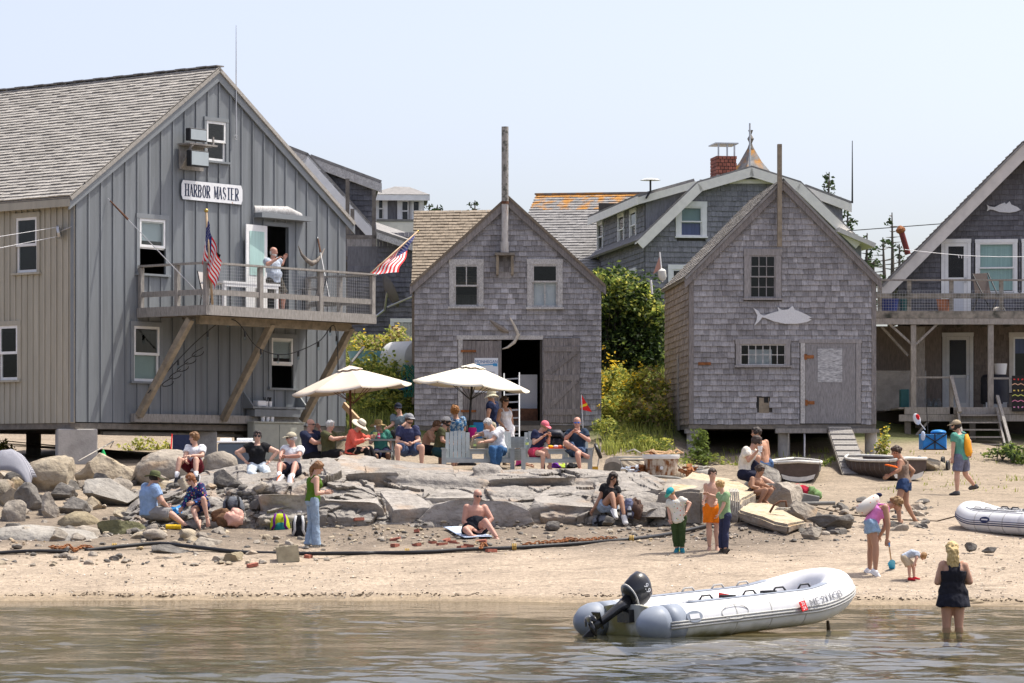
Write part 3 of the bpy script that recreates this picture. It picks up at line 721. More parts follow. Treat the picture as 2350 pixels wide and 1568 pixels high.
def boards(parent,fr,m,x0,x1,zb,zt,holes,bw,batten,y=0.0,bd=.03,first=0):
 """board and batten cladding, each board and each batten a part"""
 def quad(name,a,b,lo_,hi_,ya,yb):
  p=[(a,zb(a)if lo_ is None else lo_),(b,zb(b)if lo_ is None else lo_),(b,zt(b)if hi_ is None else hi_),(a,zt(a)if hi_ is None else hi_)]
  if b-a<.008 or(p[2][1]-p[1][1]<.03 and p[3][1]-p[0][1]<.03):return
  MB(fr).prism(p,ya,yb).build(name,m,parent)
 def strip(name,a,b,ya,yb):
  cuts=sorted((hc,hd_,ha,hb)for ha,hb,hc,hd_ in holes if min(b,hb)-max(a,ha)>0)
  z_=None
  for c,d,ha,hb in cuts:
   quad(name,a,b,z_,c,ya,yb);z_=d
   if name=='board':quad(name,a,min(b,ha),c,d,ya,yb);quad(name,max(a,hb),b,c,d,ya,yb)
  quad(name,a,b,z_,None,ya,yb)
 x=x0+first
 if first:strip('board',x0,x,y-bd,y)
 while x<x1-.01:
  xe=min(x+bw,x1);strip('board',x+.002,xe-.002,y-bd-R.uniform(0,.003),y);x=xe
 x=x0+first
 while x<x1-.05:
  strip('batten',x-batten/2,x+batten/2,y-bd-.028,y-bd+.001);x+=bw
def window(parent,fr,x0,x1,z0,z1,cw=.09,cm='white_trim',sm_='white_trim',top=(1,1),bot=(1,1),split=.5,y=0.0,open_=0,blind=None,bh=.5,sill=True,bar=.022,sw=.045,low_blind=None,single=False,proud=.035,glass='pane_glass'):
 """double hung window: casing part with sash, pane, sill and blind as sub-parts"""
 mb=MB(fr)
 mb.box(x0-cw,x0,y-proud,y+.02,z0-.003,z1);mb.box(x1,x1+cw,y-proud,y+.02,z0-.003,z1)
 mb.box(x0-cw-.01,x1+cw+.01,y-proud-.006,y+.02,z1,z1+cw*1.15)
 wn=mb.build('window',cm,parent)
 if wn.parent:PINV[wn.name]=PINV.get(parent.name,Matrix())
 def sub(mbb,nm,m_):
  o=mbb.build(nm,m_,None);o.parent=wn
  o.matrix_parent_inverse=Matrix.Identity(4);return o
 if sill:sub(MB(fr).box(x0-cw-.03,x1+cw+.03,y-proud-.05,y+.02,z0-.055,z0-.004),'sill',cm)
 zm=z0+(z1-z0)*split
 def sash(a,b,c,d,nx,nz_,yy):
  m_=MB(fr);m_.box(a,a+sw,yy,yy+.035,c,d);m_.box(b-sw,b,yy,yy+.035,c,d);m_.box(a+sw,b-sw,yy,yy+.035,c,c+sw);m_.box(a+sw,b-sw,yy,yy+.035,d-sw,d)
  ia,ib,ic,id_=a+sw,b-sw,c+sw,d-sw
  for i in range(1,nx):xx=ia+(ib-ia)*i/nx;m_.box(xx-bar/2,xx+bar/2,yy+.003,yy+.03,ic,id_)
  for i in range(1,nz_):zz=ic+(id_-ic)*i/nz_;m_.box(ia,ib,yy+.004,yy+.029,zz-bar/2,zz+bar/2)
  sub(m_,'sash',sm_)
  for i in range(nx):
   for j in range(nz_):
    xa=ia+(ib-ia)*i/nx;xb=ia+(ib-ia)*(i+1)/nx;za=ic+(id_-ic)*j/nz_;zb_=ic+(id_-ic)*(j+1)/nz_
    g_=MB(fr);g_.add([(xa,yy+.016,za),(xb,yy+.016,za),(xb,yy+.016,zb_),(xa,yy+.016,zb_)],[(0,1,2,3)]);sub(g_,'pane',glass)
 if single:sash(x0,x1,z0,z1,top[0],top[1],y-.005)
 else:
  sash(x0,x1,zm-sw/2,z1,top[0],top[1],y-.02)
  lift=open_*(zm-z0)
  sash(x0,x1,z0+lift,zm+sw/2+lift,bot[0],bot[1],y+.018)
 if blind:sub(MB(fr).box(x0,x1,y+.07,y+.075,z1-(z1-z0)*bh,z1),'blind',blind)
 if low_blind:sub(MB(fr).box(x0,x1,y+.09,y+.095,z0,zm),'blind',low_blind)
 return wn
def wpx(fr,K,x0,y0,x1,y1,off=0):
 """opening measured in the photograph -> local x0,x1,z0,z1"""
 a=fr.px(*K(x0,y1),off);b=fr.px(*K(x1,y0),off);c=fr.px(*K(x0,y0),off);d=fr.px(*K(x1,y1),off)
 return(min(a[0],b[0]),max(a[0],b[0]),(a[1]+d[1])/2,(b[1]+c[1])/2)
def flat_shape(name,m,fr,pts,y0,y1,parent=None,**kw):
 return MB(fr).prism(pts,y0,y1).build(name,m,parent,**kw)
 # ====== harbour master's house
HG=Fr(-10.34,75.3,math.atan2(.777,.629));HS=HG.side()
HW,HZB,HZE,HZR,HL=9.53,3.40,8.80,12.15,9.5
hm=thing('grey_house',HG((0,0,HZB)),'tall grey board and batten house with a deck on its gable','house')
roofz=lambda x:HZE+(HZR-HZE)*(1-abs(x-HW/2)/(HW/2))
gw=[wpx(HG,Z1,1255,500,1374,742),wpx(HG,Z1,845,1097,1004,1432),wpx(HG,Z2,810,824,968,1160),wpx(HG,Z2,1652,896,1785,1200)]
hd=wpx(HG,Z2,1617,212,1757,745);hd=(hd[0],hd[1],6.17,hd[3])
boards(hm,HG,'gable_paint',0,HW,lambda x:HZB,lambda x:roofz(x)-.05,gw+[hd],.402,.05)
sw_=[]
for K,a in((Z1,(108,1092,236,1420)),(Z2,(4,822,118,1150))):
 x0,z0_=HS.px(*K(a[2],a[3]));x1,z1_=HS.px(*K(a[0],a[1]));sw_.append((min(x0,x1),max(x0,x1),z0_,z1_))
HSm=Fr(HG.o.x,HG.o.y,HG.ang+math.pi/2)
class Mir:
 """side wall frame seen from outside: x = distance back from the corner, y = into the house"""
 def __init__(s,g):s.g=g;s.ex=g.ey;s.ey=g.ex
 def __call__(s,p):return s.g((p[1],p[0],p[2]))
HM2=Mir(HG)
boards(hm,HM2,'side_tone',0.001,HL,lambda x:HZB-.02,lambda x:HZE-.12,sw_,.205,.045)
MB(HM2).box(-.012,.1,-.06,-.03,HZB,HZE-.1).build('corner_board','trim_paint',hm)
MB(HM2).box(.1,HL,-.05,-.01,HZE-.3,HZE-.05).build('frieze_board','side_tone',hm)
for h,bl in zip(gw,(None,'blind',None,'blind')):
 i=gw.index(h)
 window(hm,HG,*h,cw=.1 if i!=0 else.08,cm='trim_paint',sm_='white_trim',y=-.03,sw=.065,open_=.9 if i in(1,3)else 0,blind=bl,bh=.4,low_blind='green_blind' if i==2 else None)
for h in sw_:window(hm,HM2,*h,cw=.1,cm='side_tone',sm_='white_trim',y=-.03,sw=.065)
flat_shape('back_wall','backing',HG,[(.02,HZB),(HW-.02,HZB),(HW-.02,HZE),(HW/2,HZR-.02),(.02,HZE)],HL,HL+.05,hm)
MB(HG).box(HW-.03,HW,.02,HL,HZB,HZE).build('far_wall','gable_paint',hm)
MB(HG).box(0,HW,.0,HL,HZB-.16,HZB-.02).build('floor_frame','weathered_dark',hm)
MB(HG).box(.05,HW-.05,.05,HL,6.0,6.1).build('upper_floor','weathered_dark',hm)
ov,fo=.28,.14
for sgn,nm in((-1,'roof'),(1,'roof')):
 xa=-ov if sgn<0 else HW+ov;za=HZE-ov*(HZR-HZE)/(HW/2)
 q=[HG((xa,-fo,za)),HG((HW/2,-fo,HZR)),HG((HW/2,HL+.2,HZR)),HG((xa,HL+.2,za))]
 if sgn<0:q=[q[0],q[1],q[2],q[3]][::-1]
 MB().slab([p+V((0,0,.1))for p in q],.09).build('roof','roof_shingle',hm)
sl=math.hypot(HW/2+ov,HZR-(HZE-ov*(HZR-HZE)/(HW/2)));za=HZE-ov*(HZR-HZE)/(HW/2)
vs=(HG((HW/2,0,HZR))-HG((-ov,0,za))).normalized()
pieces(hm,'roof_shingle',roof_field(HG((-ov,HL+.2,za))+V((0,0,.125)),-HG.ey,vs,HL+.2+fo,sl,.15,.30,'roof_shingle',.03))
mb=MB(HG)
for i in range(26):mb.box(HW/2-.13,HW/2+.13,-fo+i*.37,-fo+i*.37+.36,HZR+.12+.01*(i%2),HZR+.15+.01*(i%2))
mb.build('ridge_cap','roof_grey',hm)
for sgn in(-1,1):
 a=(-ov,HZE-ov*(HZR-HZE)/(HW/2))if sgn<0 else(HW+ov,HZE-ov*(HZR-HZE)/(HW/2))
 b=(HW/2,HZR)
 flat_shape('rake_board','trim_paint',HG,[(a[0],a[1]-.2),(b[0],b[1]-.24),(b[0],b[1]+.03),(a[0],a[1]+.06)],-.1,-.06,hm)
MB(HM2).box(-.1,HL,.27-.56,.3-.56,za-.12,za+.06).build('fascia','side_tone',hm)
hx=hd[0];ang=rad(175);dl=hd[1]-hd[0]
dz0,dz1=hd[2]+.03,hd[3]-.02
class Leaf:
 def __init__(s,f,x,a):s.f=f;s.x=x;s.c=math.cos(a);s.s=math.sin(a)
 def __call__(s,p):return s.f((s.x+p[0]*s.c+p[1]*s.s*-1,-.07-p[0]*s.s+p[1]*s.c*1,p[2]))
LF=Leaf(HG,hx,ang)
mb=MB(LF);g0=dz0+.95;g1=dz1-.16;mb.box(0,.13,0,.04,dz0,dz1);mb.box(dl-.13,dl,0,.04,dz0,dz1);mb.box(.13,dl-.13,0,.04,dz0,g0);mb.box(.13,dl-.13,0,.04,g1,dz1)
for k in(1,2):zz=g0+(g1-g0)*k/3;mb.box(.13,dl-.13,.004,.036,zz-.02,zz+.02)
door=mb.build('door','white_trim',hm)
def sub(mbb,nm,m_,par,**kw):
 o=mbb.build(nm,m_,None,**kw);o.parent=par;o.matrix_parent_inverse=Matrix.Identity(4);return o
for k in range(3):
 za_,zb_=g0+(g1-g0)*k/3,g0+(g1-g0)*(k+1)/3
 sub(MB(LF).add([(.13,.02,za_),(dl-.13,.02,za_),(dl-.13,.02,zb_),(.13,.02,zb_)],[(0,1,2,3)]),'pane','pane_glass',door)
sub(MB(LF).box(.13,dl-.13,.045,.05,g0,g1),'curtain','curtain',door)
sub(MB(LF).ell((dl-.07,-.04,dz0+.92),(.03,.03,.03)),'door_knob','brass',door)
mb=MB(HG);mb.box(hd[0]-.1,hd[0],-.06,.05,hd[2],hd[3]);mb.box(hd[1],hd[1]+.1,-.06,.05,hd[2],hd[3]);mb.box(hd[0]-.1,hd[1]+.1,-.065,.05,hd[3],hd[3]+.1);mb.build('door_frame','trim_paint',hm)
a0,_,z0_,z1_=wpx(HG,Z2,1578,135,1862,213)
a1=wpx(HG,Z2,1578,135,1862,213)[1]
mb=MB(HG);n=9
mb.loft([(V((a0+.05-.25,-.05,z1_+.02)),V((0,.05,0)),V((0,0,.12))),(V((a0+(a1-a0)*.55,-.12,z1_+.06)),V((0,.12,0)),V((0,0,.13))),(V((a1-.3,-.12,z1_-.04)),V((0,.1,0)),V((0,0,.1)))])
aw=mb.build('awning','peeling',hm,smooth=True)
sub(MB(HG).box(a0-.2,a1-.05,-.34,-.05,z1_-.16,z1_-.04),'gutter','trim_paint',aw)
for(x0,y0,x1,y1,off,lab)in((122,985,228,1062,.35,'big square concrete pier under the near corner of the grey house'),(430,990,500,1050,.5,'square concrete pier behind the boy in white')):
 fx,_=HG.px((x0+x1)/2,y1,off);base=HG((fx,off,0));d=base.y;wd=(x1-x0)*d/F;zt_=CH+(YH-y0)*d/F
 gz=ground(base.x,d)-.15
 t_=thing('concrete_pier',(base.x,d,gz),lab,'pier','piers under the grey house')
 rot=Matrix.Rotation(rad(12),3,'Z')
 MB().obox((base.x,d,(gz+zt_)/2),(wd*.85,wd*.85,zt_-gz),rot).build('block','concrete',t_,bevel=.02)
 MB().obox((base.x+.15,d,(zt_+HZB-.15)/2),(.34,.3,HZB-.15-zt_),rot).build('cap_post','weathered',t_)
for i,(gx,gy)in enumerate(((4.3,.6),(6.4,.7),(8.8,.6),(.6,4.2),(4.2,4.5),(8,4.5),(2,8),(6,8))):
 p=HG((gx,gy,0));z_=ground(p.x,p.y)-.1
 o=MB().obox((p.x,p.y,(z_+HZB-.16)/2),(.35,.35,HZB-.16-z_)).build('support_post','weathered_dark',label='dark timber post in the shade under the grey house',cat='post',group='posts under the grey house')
o=MB().tube([HG((1.2,.35,HZB-.25)),HG((6.0,.35,HZB-.27)),HG((6.2,.35,HZB-.5)),HG((6.4,.35,HZB-.27)),HG((8.8,.4,HZB-.25))],.05,8).build('drain_pipe','concrete_dark',smooth=True,label='grey drain pipe slung under the floor of the grey house',cat='pipe')
# ------ deck
T0,T1,DP,DZ=2.0,8.04,2.35,6.16
deck=thing('deck',HG((T0,0,3.5)),'weathered wooden deck on long diagonal braces above the picnic people','deck')
mb=MB(HG)
for k in range(17):
 ya=-DP+k*DP/17;MB(HG).box(T0+.02,T1-.02,ya+.004,ya+DP/17-.004,DZ-.045,DZ).build('deck_plank','weathered',deck)
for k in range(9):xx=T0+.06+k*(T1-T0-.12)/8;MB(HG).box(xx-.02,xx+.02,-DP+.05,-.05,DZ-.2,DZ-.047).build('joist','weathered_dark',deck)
MB(HG).box(T0-.02,T1+.02,-DP-.04,-DP,DZ-.22,DZ+.015).build('rim_board','weathered',deck)
MB(HG).box(T0-.04,T0,-DP-.0,-.06,DZ-.22,DZ+.012).build('rim_board','weathered',deck)
MB(HG).box(T1,T1+.04,-DP-.0,-.06,DZ-.22,DZ+.012).build('rim_board','weathered',deck)
MB(HG).box(T0+.4,T1-.2,-1.75,-1.62,DZ-.40,DZ-.2).build('beam','brace',deck)
RZ=DZ+1.02
posts=[(T0+.05,-.12),(T0+.05,-1.35),(T0+.04,-DP+.03),(T0+1.9,-DP+.03),(T0+4.05,-DP+.03),(T1-.05,-DP+.03),(T1-.05,-.12),(T1-.05,-1.2)]
for x_,y_ in posts:MB(HG).box(x_-.065,x_+.065,y_-.05,y_+.05,DZ-.02,RZ-.03).build('rail_post','weathered',deck,bevel=.008)
for a,b in(((T0+.05,-.1),(T0+.05,-DP)),((T0-.03,-DP+.02),(T1+.03,-DP+.02)),((T1-.05,-.1),(T1-.05,-DP))):
 pa,pb=V((*a,RZ)),V((*b,RZ));MB(HG).beam(pa,pb,.15,.045).build('top_rail','weathered',deck)
 pa,pb=V((*a,DZ+.33)),V((*b,DZ+.33));MB(HG).beam(pa,pb,.04,.13).build('lower_rail','weathered',deck)
mb=MB(HG)
for a,b in(((T0+.04,-DP+.09),(T1-.05,-DP+.09)),((T1-.1,-.1),(T1-.1,-DP))):
 a,b=V((*a,0)),V((*b,0));n=int((b-a).length/.075)
 for i in range(n+1):p=a.lerp(b,i/n);mb.beam(p+V((0,0,DZ+.02)),p+V((0,0,RZ-.04)),.0035,.0035)
 for i in range(13):mb.beam(a+V((0,0,DZ+.05+i*.075)),b+V((0,0,DZ+.05+i*.075)),.0035,.0035)
mb.build('wire_mesh','galv',deck,kind='stuff')
for xa,ya,xb,yb in((437,728,319,955),(624,742,512,964),(806,755,694,966)):
 xa,_z=HG.px(xa,ya,-1.72);xb,zb_=HG.px(xb,yb,-.22)
 MB(HG).beam((xa,-1.72,DZ-.3),(xb,-.22,max(zb_,3.5)),.16,.16,up=(1,0,0)).build('brace','brace',deck,bevel=.008)
MB(HG).box(T0-.25,T1-.5,-.2,-.065,3.42,3.62).build('ledger','weathered',deck)
for(xa,za_,xb)in((1.0,8.75,T0+.2),(8.4,8.25,T1-.1)):
 a=HG((xa,-.07,za_));b=HG((xb,-DP+.1,DZ+.05)if xa<5 else(xb,-1.0,DZ+.1))
 t_=thing('stay_cable',a,'steel stay cable with turnbuckle at the %s end of the deck'%('left' if xa<5 else 'right'),'cable','deck stay cables')
 MB().tube([a,b],.011,6).build('wire','galv',t_);q=a.lerp(b,.12);MB().tube([a.lerp(b,.02),a.lerp(b,.2)],[.018,.03],6).build('turnbuckle','rust_dark',t_)
a=HG.px(*Z1(1095,918));b=HG.px(*Z1(1468,950));cx_,cz_=(a[0]+b[0])/2,(a[1]+b[1])/2;wdt=b[0]-a[0]
sg=thing('name_sign',HG((cx_,-.06,cz_-.2)),'long white name board with dark serif lettering under the attic window','sign')
h2=.235
pts=[(cx_-wdt/2,cz_-h2*.55),(cx_-wdt/2+.05,cz_-h2),(cx_+wdt/2-.05,cz_-h2),(cx_+wdt/2,cz_-h2*.55),(cx_+wdt/2,cz_+h2*.55),(cx_+wdt/2-.05,cz_+h2),(cx_-wdt/2+.05,cz_+h2),(cx_-wdt/2,cz_+h2*.55)]
mat('sign_white',(.78,.79,.80),.6,.05,6);overlay('sign_white',(.45,.25,.12),7,.66,.75)
mat('sign_ink',(.02,.03,.07),.6);mat('sign_edge',(.10,.12,.14),.7)
flat_shape('board','sign_edge',HG,[((x-cx_)*1.012+cx_,(z-cz_)*1.05+cz_)for x,z in pts],-.085,-.062,sg)
flat_shape('face','sign_white',HG,pts,-.092,-.0855,sg)
def serif(x,z,ch,w,h,mb,y=-.0945,st=.042,th=.017):
 """roman capitals drawn with thick and thin strokes and small serifs"""
 L_={'H':[('s',0),('s',1),('h',.5,0,1)],'A':[('d',0,0,.5,1,th),('d',.5,1,1,0,st),('h',.35,.2,.8)],'R':[('s',0),('b',.5,1),('d',.35,.5,1,0,st)],'B':[('s',0),('b',.52,1),('b',0,.52)],'O':[('o',)],'M':[('d',.05,0,.15,1,th),('d',.12,1,.5,.1,st),('d',.5,.1,.88,1,th),('s',.93)],'S':[('z',)],'T':[('s',.5),('h',.97,0,1)],'E':[('s',0),('h',.97,0,.9),('h',.5,0,.7),('h',.02,0,.95)]}
 def seg(x0,z0,x1,z1,t_):
  p=V((x+x0*w,y,z+z0*h));q=V((x+x1*w,y,z+z1*h));mb.beam(p,q,t_,.004,up=(0,1,0))
 for s_ in L_[ch]:
  if s_[0]=='s':
   seg(s_[1],0,s_[1],1,st)
   for zz in(.015,.985):p=V((x+s_[1]*w-.038,y,z+zz*h));mb.beam(p,p+V((.076,0,0)),th,.0042,up=(0,1,0))
  elif s_[0]=='h':seg(s_[2],s_[1],s_[3],s_[1],th)
  elif s_[0]=='d':seg(*s_[1:5],s_[5])
  elif s_[0]=='b':
   c_,r_=(s_[1]+s_[2])/2,(s_[2]-s_[1])/2;pr=None
   for k in range(9):
    t_=math.pi*(k/8-.5);q=(.45+.5*math.cos(t_)-.05,c_+r_*math.sin(t_))
    if pr:seg(*pr,*q,st*(.45+.6*math.cos(t_)))
    pr=q
   seg(0,s_[2]-.02,.45,s_[2]-.02,th);seg(0,s_[1]+.02,.45,s_[1]+.02,th)
  elif s_[0]=='o':
   pr=None
   for k in range(17):
    t_=2*math.pi*k/16;q=(.5+.5*math.cos(t_),.5+.5*math.sin(t_))
    if pr:seg(*pr,*q,th+(st-th)*abs(math.cos(t_-.2)))
    pr=q
  elif s_[0]=='z':
   pr=None
   for q,t_ in(((.9,.8),th),((.7,.98),th),((.3,.98),th),((.08,.78),st),((.2,.58),st),((.8,.42),st),((.92,.22),st),((.7,.02),th),((.3,.02),th),((.08,.22),th)):
    if pr:seg(*pr,*q,t_)
    pr=q
mb=MB(HG);xx=cx_-wdt/2+.14;cell=(wdt-.22)/12.6
for i,ch in enumerate('HARBOR MASTER'):
 if ch==' ':xx+=cell*.6;continue
 w_=cell*(.92 if ch=='M' else.62);serif(xx,cz_-.15,ch,w_,.30,mb);xx+=cell*(1.12 if ch=='M' else.98)
mb.build('lettering','sign_ink',sg)
fl=thing('floodlight_bracket',HG((3.5,-.1,9.9)),'two floodlights on a wooden bracket beside the attic window','floodlight')
def gp(K,x,y,off=-.06):a_=HG.px(*K(x,y),off);return a_
for(x0,y0,x1,y1,nm)in((1150,550,1255,615,'lamp'),(1155,685,1268,770,'lamp')):
 a_=HG.px(*Z1(x0,y1),-.45);b_=HG.px(*Z1(x1,y0),-.45)
 l=MB(HG).box(a_[0],b_[0],-.52,-.36,a_[1],b_[1]).build('lamp','black_metal',fl,bevel=.015)
 PINV[l.name]=Matrix()
 sub(MB(HG).box(a_[0]+.03,b_[0]-.03,-.528,-.518,a_[1]+.03,b_[1]-.03),'lens',mat('lens_%d'%y0,(.38,.43,.45),.15,.04,3,spec=.6),l)
a_=HG.px(*Z1(1100,790),-.1);b_=HG.px(*Z1(1260,652),-.1)
mb=MB(HG);mb.box(a_[0]-.05,b_[0]+.0,-.5,-.06,b_[1]-.04,b_[1]);mb.box(a_[0],b_[0]-.1,-.12,-.06,a_[1],b_[1]-.041);mb.beam((a_[0]+.05,-.1,a_[1]+.05),(a_[0]+.05,-.48,b_[1]-.05),.05,.06,(1,0,0))
mb.beam((b_[0]-.1,-.45,b_[1]),(b_[0]-.1,-.45,b_[1]+.2),.04,.04);mb.build('bracket','weathered',fl)
ax,az=HG.px(*Z1(1445,600),-.12)
an=thing('whip_antenna',HG((ax,-.12,az)),'tall thin whip antenna fixed to the right slope of the grey gable','antenna')
MB(HG).tube([(ax,-.12,az),(ax,-.12,az+1.6),(ax,-.12,CH+(YH-56)*79.2/F)],[.022,.016,.008],6).build('whip','galv',an)
MB(HG).tube([(ax+.05*math.cos(t),-.12,az+.02+.06*math.sin(t))for t in np.linspace(0,5.5,10)],.008,5).build('clamp','galv',an)
hb=[HG.px(*Z2(x,y),-.1)for x,y in((1822,330),(1838,385),(1865,420),(1895,440),(1925,425),(1955,395),(1982,348))]
MB(HG).tube([(x,-.12-.06*math.sin(i/6*math.pi),z)for i,(x,z)in enumerate(hb)],[.01,.035,.055,.07,.055,.035,.01],10).build('horn','bone_dark',None,smooth=True,label='pale brown crescent horn hung on the wall right of the doorway',cat='horn')
pz=HS.px(*Z2(395,248));pp=HM2((abs(pz[0]),-.18,pz[1]))
pu=thing('line_pulley',pp,'wire clothesline pulley by the corner of the grey house','pulley')
MB().lathe([(.02,-.03),(.16,-.03),(.16,.03),(.02,.03)],pp,Matrix.Rotation(rad(80),3,'Y'),18).build('wheel','galv',pu)
MB().tube([pp,HM2((abs(pz[0])-.3,-.05,pz[1]+.12))],.012,6).build('arm','galv',pu)
for dy in(-.1,.12):
 a=pp+V((0,0,dy));MB().tube([a,P(-80,585 if dy<0 else 556,73)],.006,5).build('clothes_line','white_plastic',None,label='%s pale clothesline running left from the pulley'%('lower' if dy<0 else 'upper'),cat='line')
a_=HG.px(*Z2(1512,1325),-.2);b_=HG.px(*Z2(1850,1235),-.2)
sh=thing('wall_shelf',HG((a_[0],-.2,a_[1])),'grey wall shelf with slanted ends below the open window','shelf')
MB(HG).box(a_[0],b_[0],-.4,-.07,a_[1],a_[1]+.05).build('board','gable_paint',sh)
MB(HG).box(a_[0]+.1,b_[0]-.25,-.37,-.07,a_[1]-.2,a_[1]-.02).build('apron','gable_paint',sh)
for xx in(a_[0],b_[0]-.05):MB(HG).add([(xx,-.07,a_[1]+.05),(xx,-.07,a_[1]+.42),(xx,-.4,a_[1]+.06),(xx+.05,-.07,a_[1]+.05),(xx+.05,-.07,a_[1]+.42),(xx+.05,-.4,a_[1]+.06)],[(0,1,2),(3,5,4),(0,3,4,1),(1,4,5,2),(0,2,5,3)]).build('end','trim_paint',sh)
def cup(c,m='white_plastic',s=1,label='white cup',nm='cup',cat='cup',group=None):
 return MB().lathe([(.001,0),(.032*s,0),(.042*s,.1*s),(.036*s,.1*s),(.03*s,.012)],c,None,14).build(nm,m,None,smooth=True,label=label,cat=cat,group=group)
for i in range(3):cup(HG((a_[0]+.46+i*.17,-.3,a_[1]-.32)),s=1.5,label='%s white cup in the row on the cabinet top'%('left','middle','right')[i])
for i in range(2):cup(HG((a_[0]+.62+i*.15,-.26,a_[1]+.05)),s=1.35,label='%s white cup of cutlery on the wall shelf'%('left','right')[i])
mb=MB();r=random.Random(4)
for i in range(2):
 for k in range(6):p=HG((a_[0]+.62+i*.15+r.uniform(-.03,.03),-.26,a_[1]+.13));mb.tube([p,p+V((r.uniform(-.05,.05),r.uniform(-.04,.04),.16))],.01,5)
mb.build('cutlery','black_metal',None,label='black plastic cutlery standing in the shelf cups',cat='cutlery',kind='stuff')
MB(HG).box(a_[0]+.26,a_[0]+.56,-.34,-.14,a_[1]+.05,a_[1]+.2).build('napkin_box','white_plastic',None,bevel=.02,label='white box at the left end of the wall shelf',cat='box')
c0=HG.px(*Z2(1540,1370),-.35);c1=HG.px(*Z2(1845,1370),-.35);gz=ground(*HG((c0[0],-.35,0)).xy)
mat('sage',(.37,.38,.33),.7,.08,5)
cb=thing('cabinet',HG((c0[0],-.3,gz)),'tall sage green wooden cabinet against the grey house wall','cabinet')
MB(HG).box(c0[0],c1[0],-.42,-.21,gz-.1,a_[1]-.36).build('carcass','sage',cb);MB(HG).box(c0[0]-.03,c1[0]+.03,-.46,-.2,a_[1]-.36,a_[1]-.325).build('top','sage',cb)
for i in range(2):xa=c0[0]+(c1[0]-c0[0])*i/2;MB(HG).box(xa+.02,xa+(c1[0]-c0[0])/2-.01,-.435,-.421,gz,a_[1]-.4).build('door','sage',cb)
def gable_shack(nm,label,ox,oy,ang,W,L,zb,ze,zr,rake_m,roof_m,ov=.12,fo=.16,cat='shack',rk=.2):
 fr=Fr(ox,oy,ang);t=thing(nm,fr((0,0,zb)),label,cat)
 k=(zr-ze)/(W/2)
 for sgn in(-1,1):
  xa=-ov if sgn<0 else W+ov;za_=ze-ov*k
  q=[fr((xa,-fo,za_)),fr((W/2,-fo,zr)),fr((W/2,L,zr)),fr((xa,L,za_))]
  if sgn<0:q=q[::-1]
  MB().slab([p+V((0,0,.07))for p in q],.06).build('roof',roof_m,t)
  a,b=(xa,za_),(W/2,zr)
  flat_shape('rake_board',rake_m,fr,[(a[0],a[1]-rk),(b[0],b[1]-rk-.03),(b[0],b[1]+.02),(a[0],a[1]+.04)],-fo+.03,-fo+.07,t)
  flat_shape('soffit',rake_m,fr,[(a[0],a[1]-.03),(b[0],b[1]-.03),(b[0],b[1]+.01),(a[0],a[1]+.01)],-fo+.07,0,t)
 return fr,t,(lambda z:(0.0,W)if z<ze else((z-ze)/k,W-(z-ze)/k))
 # ====== middle shack
MA=rad(1);q=P(951,976,83)
MZB,MZE,MZR,MW,ML=3.43,7.13,9.36,4.88,6.5
mf,ms,mspan=gable_shack('shingled_shack','weathered grey shingled shack with a stove pipe and open double doors',q.x,q.y,MA,MW,ML,MZB,MZE,MZR,'weathered_plank','roof_brown')
wl=wpx(mf,Z3,1213,888,1362,1142);wr=wpx(mf,Z3,1690,886,1846,1146)
dm=wpx(mf,Z3,1265,1345,1738,1810);dm=(dm[0],dm[1],MZB+.12,dm[3])
od=wpx(mf,Z3,1505,1350,1738,1810)
mat('shingle_pale',(.42,.41,.42),.85,.2,9,bump=.4,bscale=30,island=.2,stretch=(3,3,.5))
def mpale(x,z):
 cx1,_=mf.px(*Z3(1520,1000));zt_=mf.px(*Z3(1520,900))[1];zb_=mf.px(*Z3(1520,1310))[1]
 if zb_<z<zt_ and abs(x-cx1)<.18+.12*(zt_-z)and R.random()<.55:return 'shingle_pale'
holes=[(a-.13,b+.13,c-.06,d+.12)for a,b,c,d in(wl,wr)]+[(dm[0]-.13,dm[1]+.06,dm[2]-.2,dm[3]+.06)]
it=shingle_field(mf,MZB,MZR-.1,mspan,holes,.138,.17,'shingle',pale=mpale)
pieces(ms,'shingle',it)
poly_wall(ms,'front_wall','backing',mf,[(0,MZB),(MW,MZB),(MW,MZE),(MW/2,MZR),(0,MZE)],[wl,wr,dm],.004)
MB(mf).box(0,.03,.06,ML,MZB,MZE).build('side_wall','shingle_brown',ms);MB(mf).box(MW-.03,MW,.06,ML,MZB,MZE).build('side_wall','shingle_brown',ms)
flat_shape('back_wall','backing',mf,[(.03,MZB),(MW-.03,MZB),(MW-.03,MZE),(MW/2,MZR),(.03,MZE)],ML-.05,ML,ms);MB(mf).box(0,MW,.0,ML,MZB-.14,MZB-.005).build('floor','weathered_dark',ms)
MB(mf).box(.03,MW-.03,.1,ML-.1,5.9,5.98).build('loft_floor','backing',ms)
window(ms,mf,*wl,cw=.13,cm='peeling',sm_='peeling',top=(2,1),bot=(1,1),y=-.02,bar=.03)
window(ms,mf,*wr,cw=.13,cm='peeling',sm_='peeling',top=(1,1),bot=(2,1),y=-.02,split=.6,bar=.03,low_blind='blind')
mb=MB(mf);mb.box(dm[0]-.12,dm[0],-.05,.03,dm[2],dm[3]);mb.build('door_post','peeling',ms)
MB(mf).box(dm[0]-.16,dm[1]+.08,-.055,.03,dm[3],dm[3]+.11).build('door_head','peeling',ms)
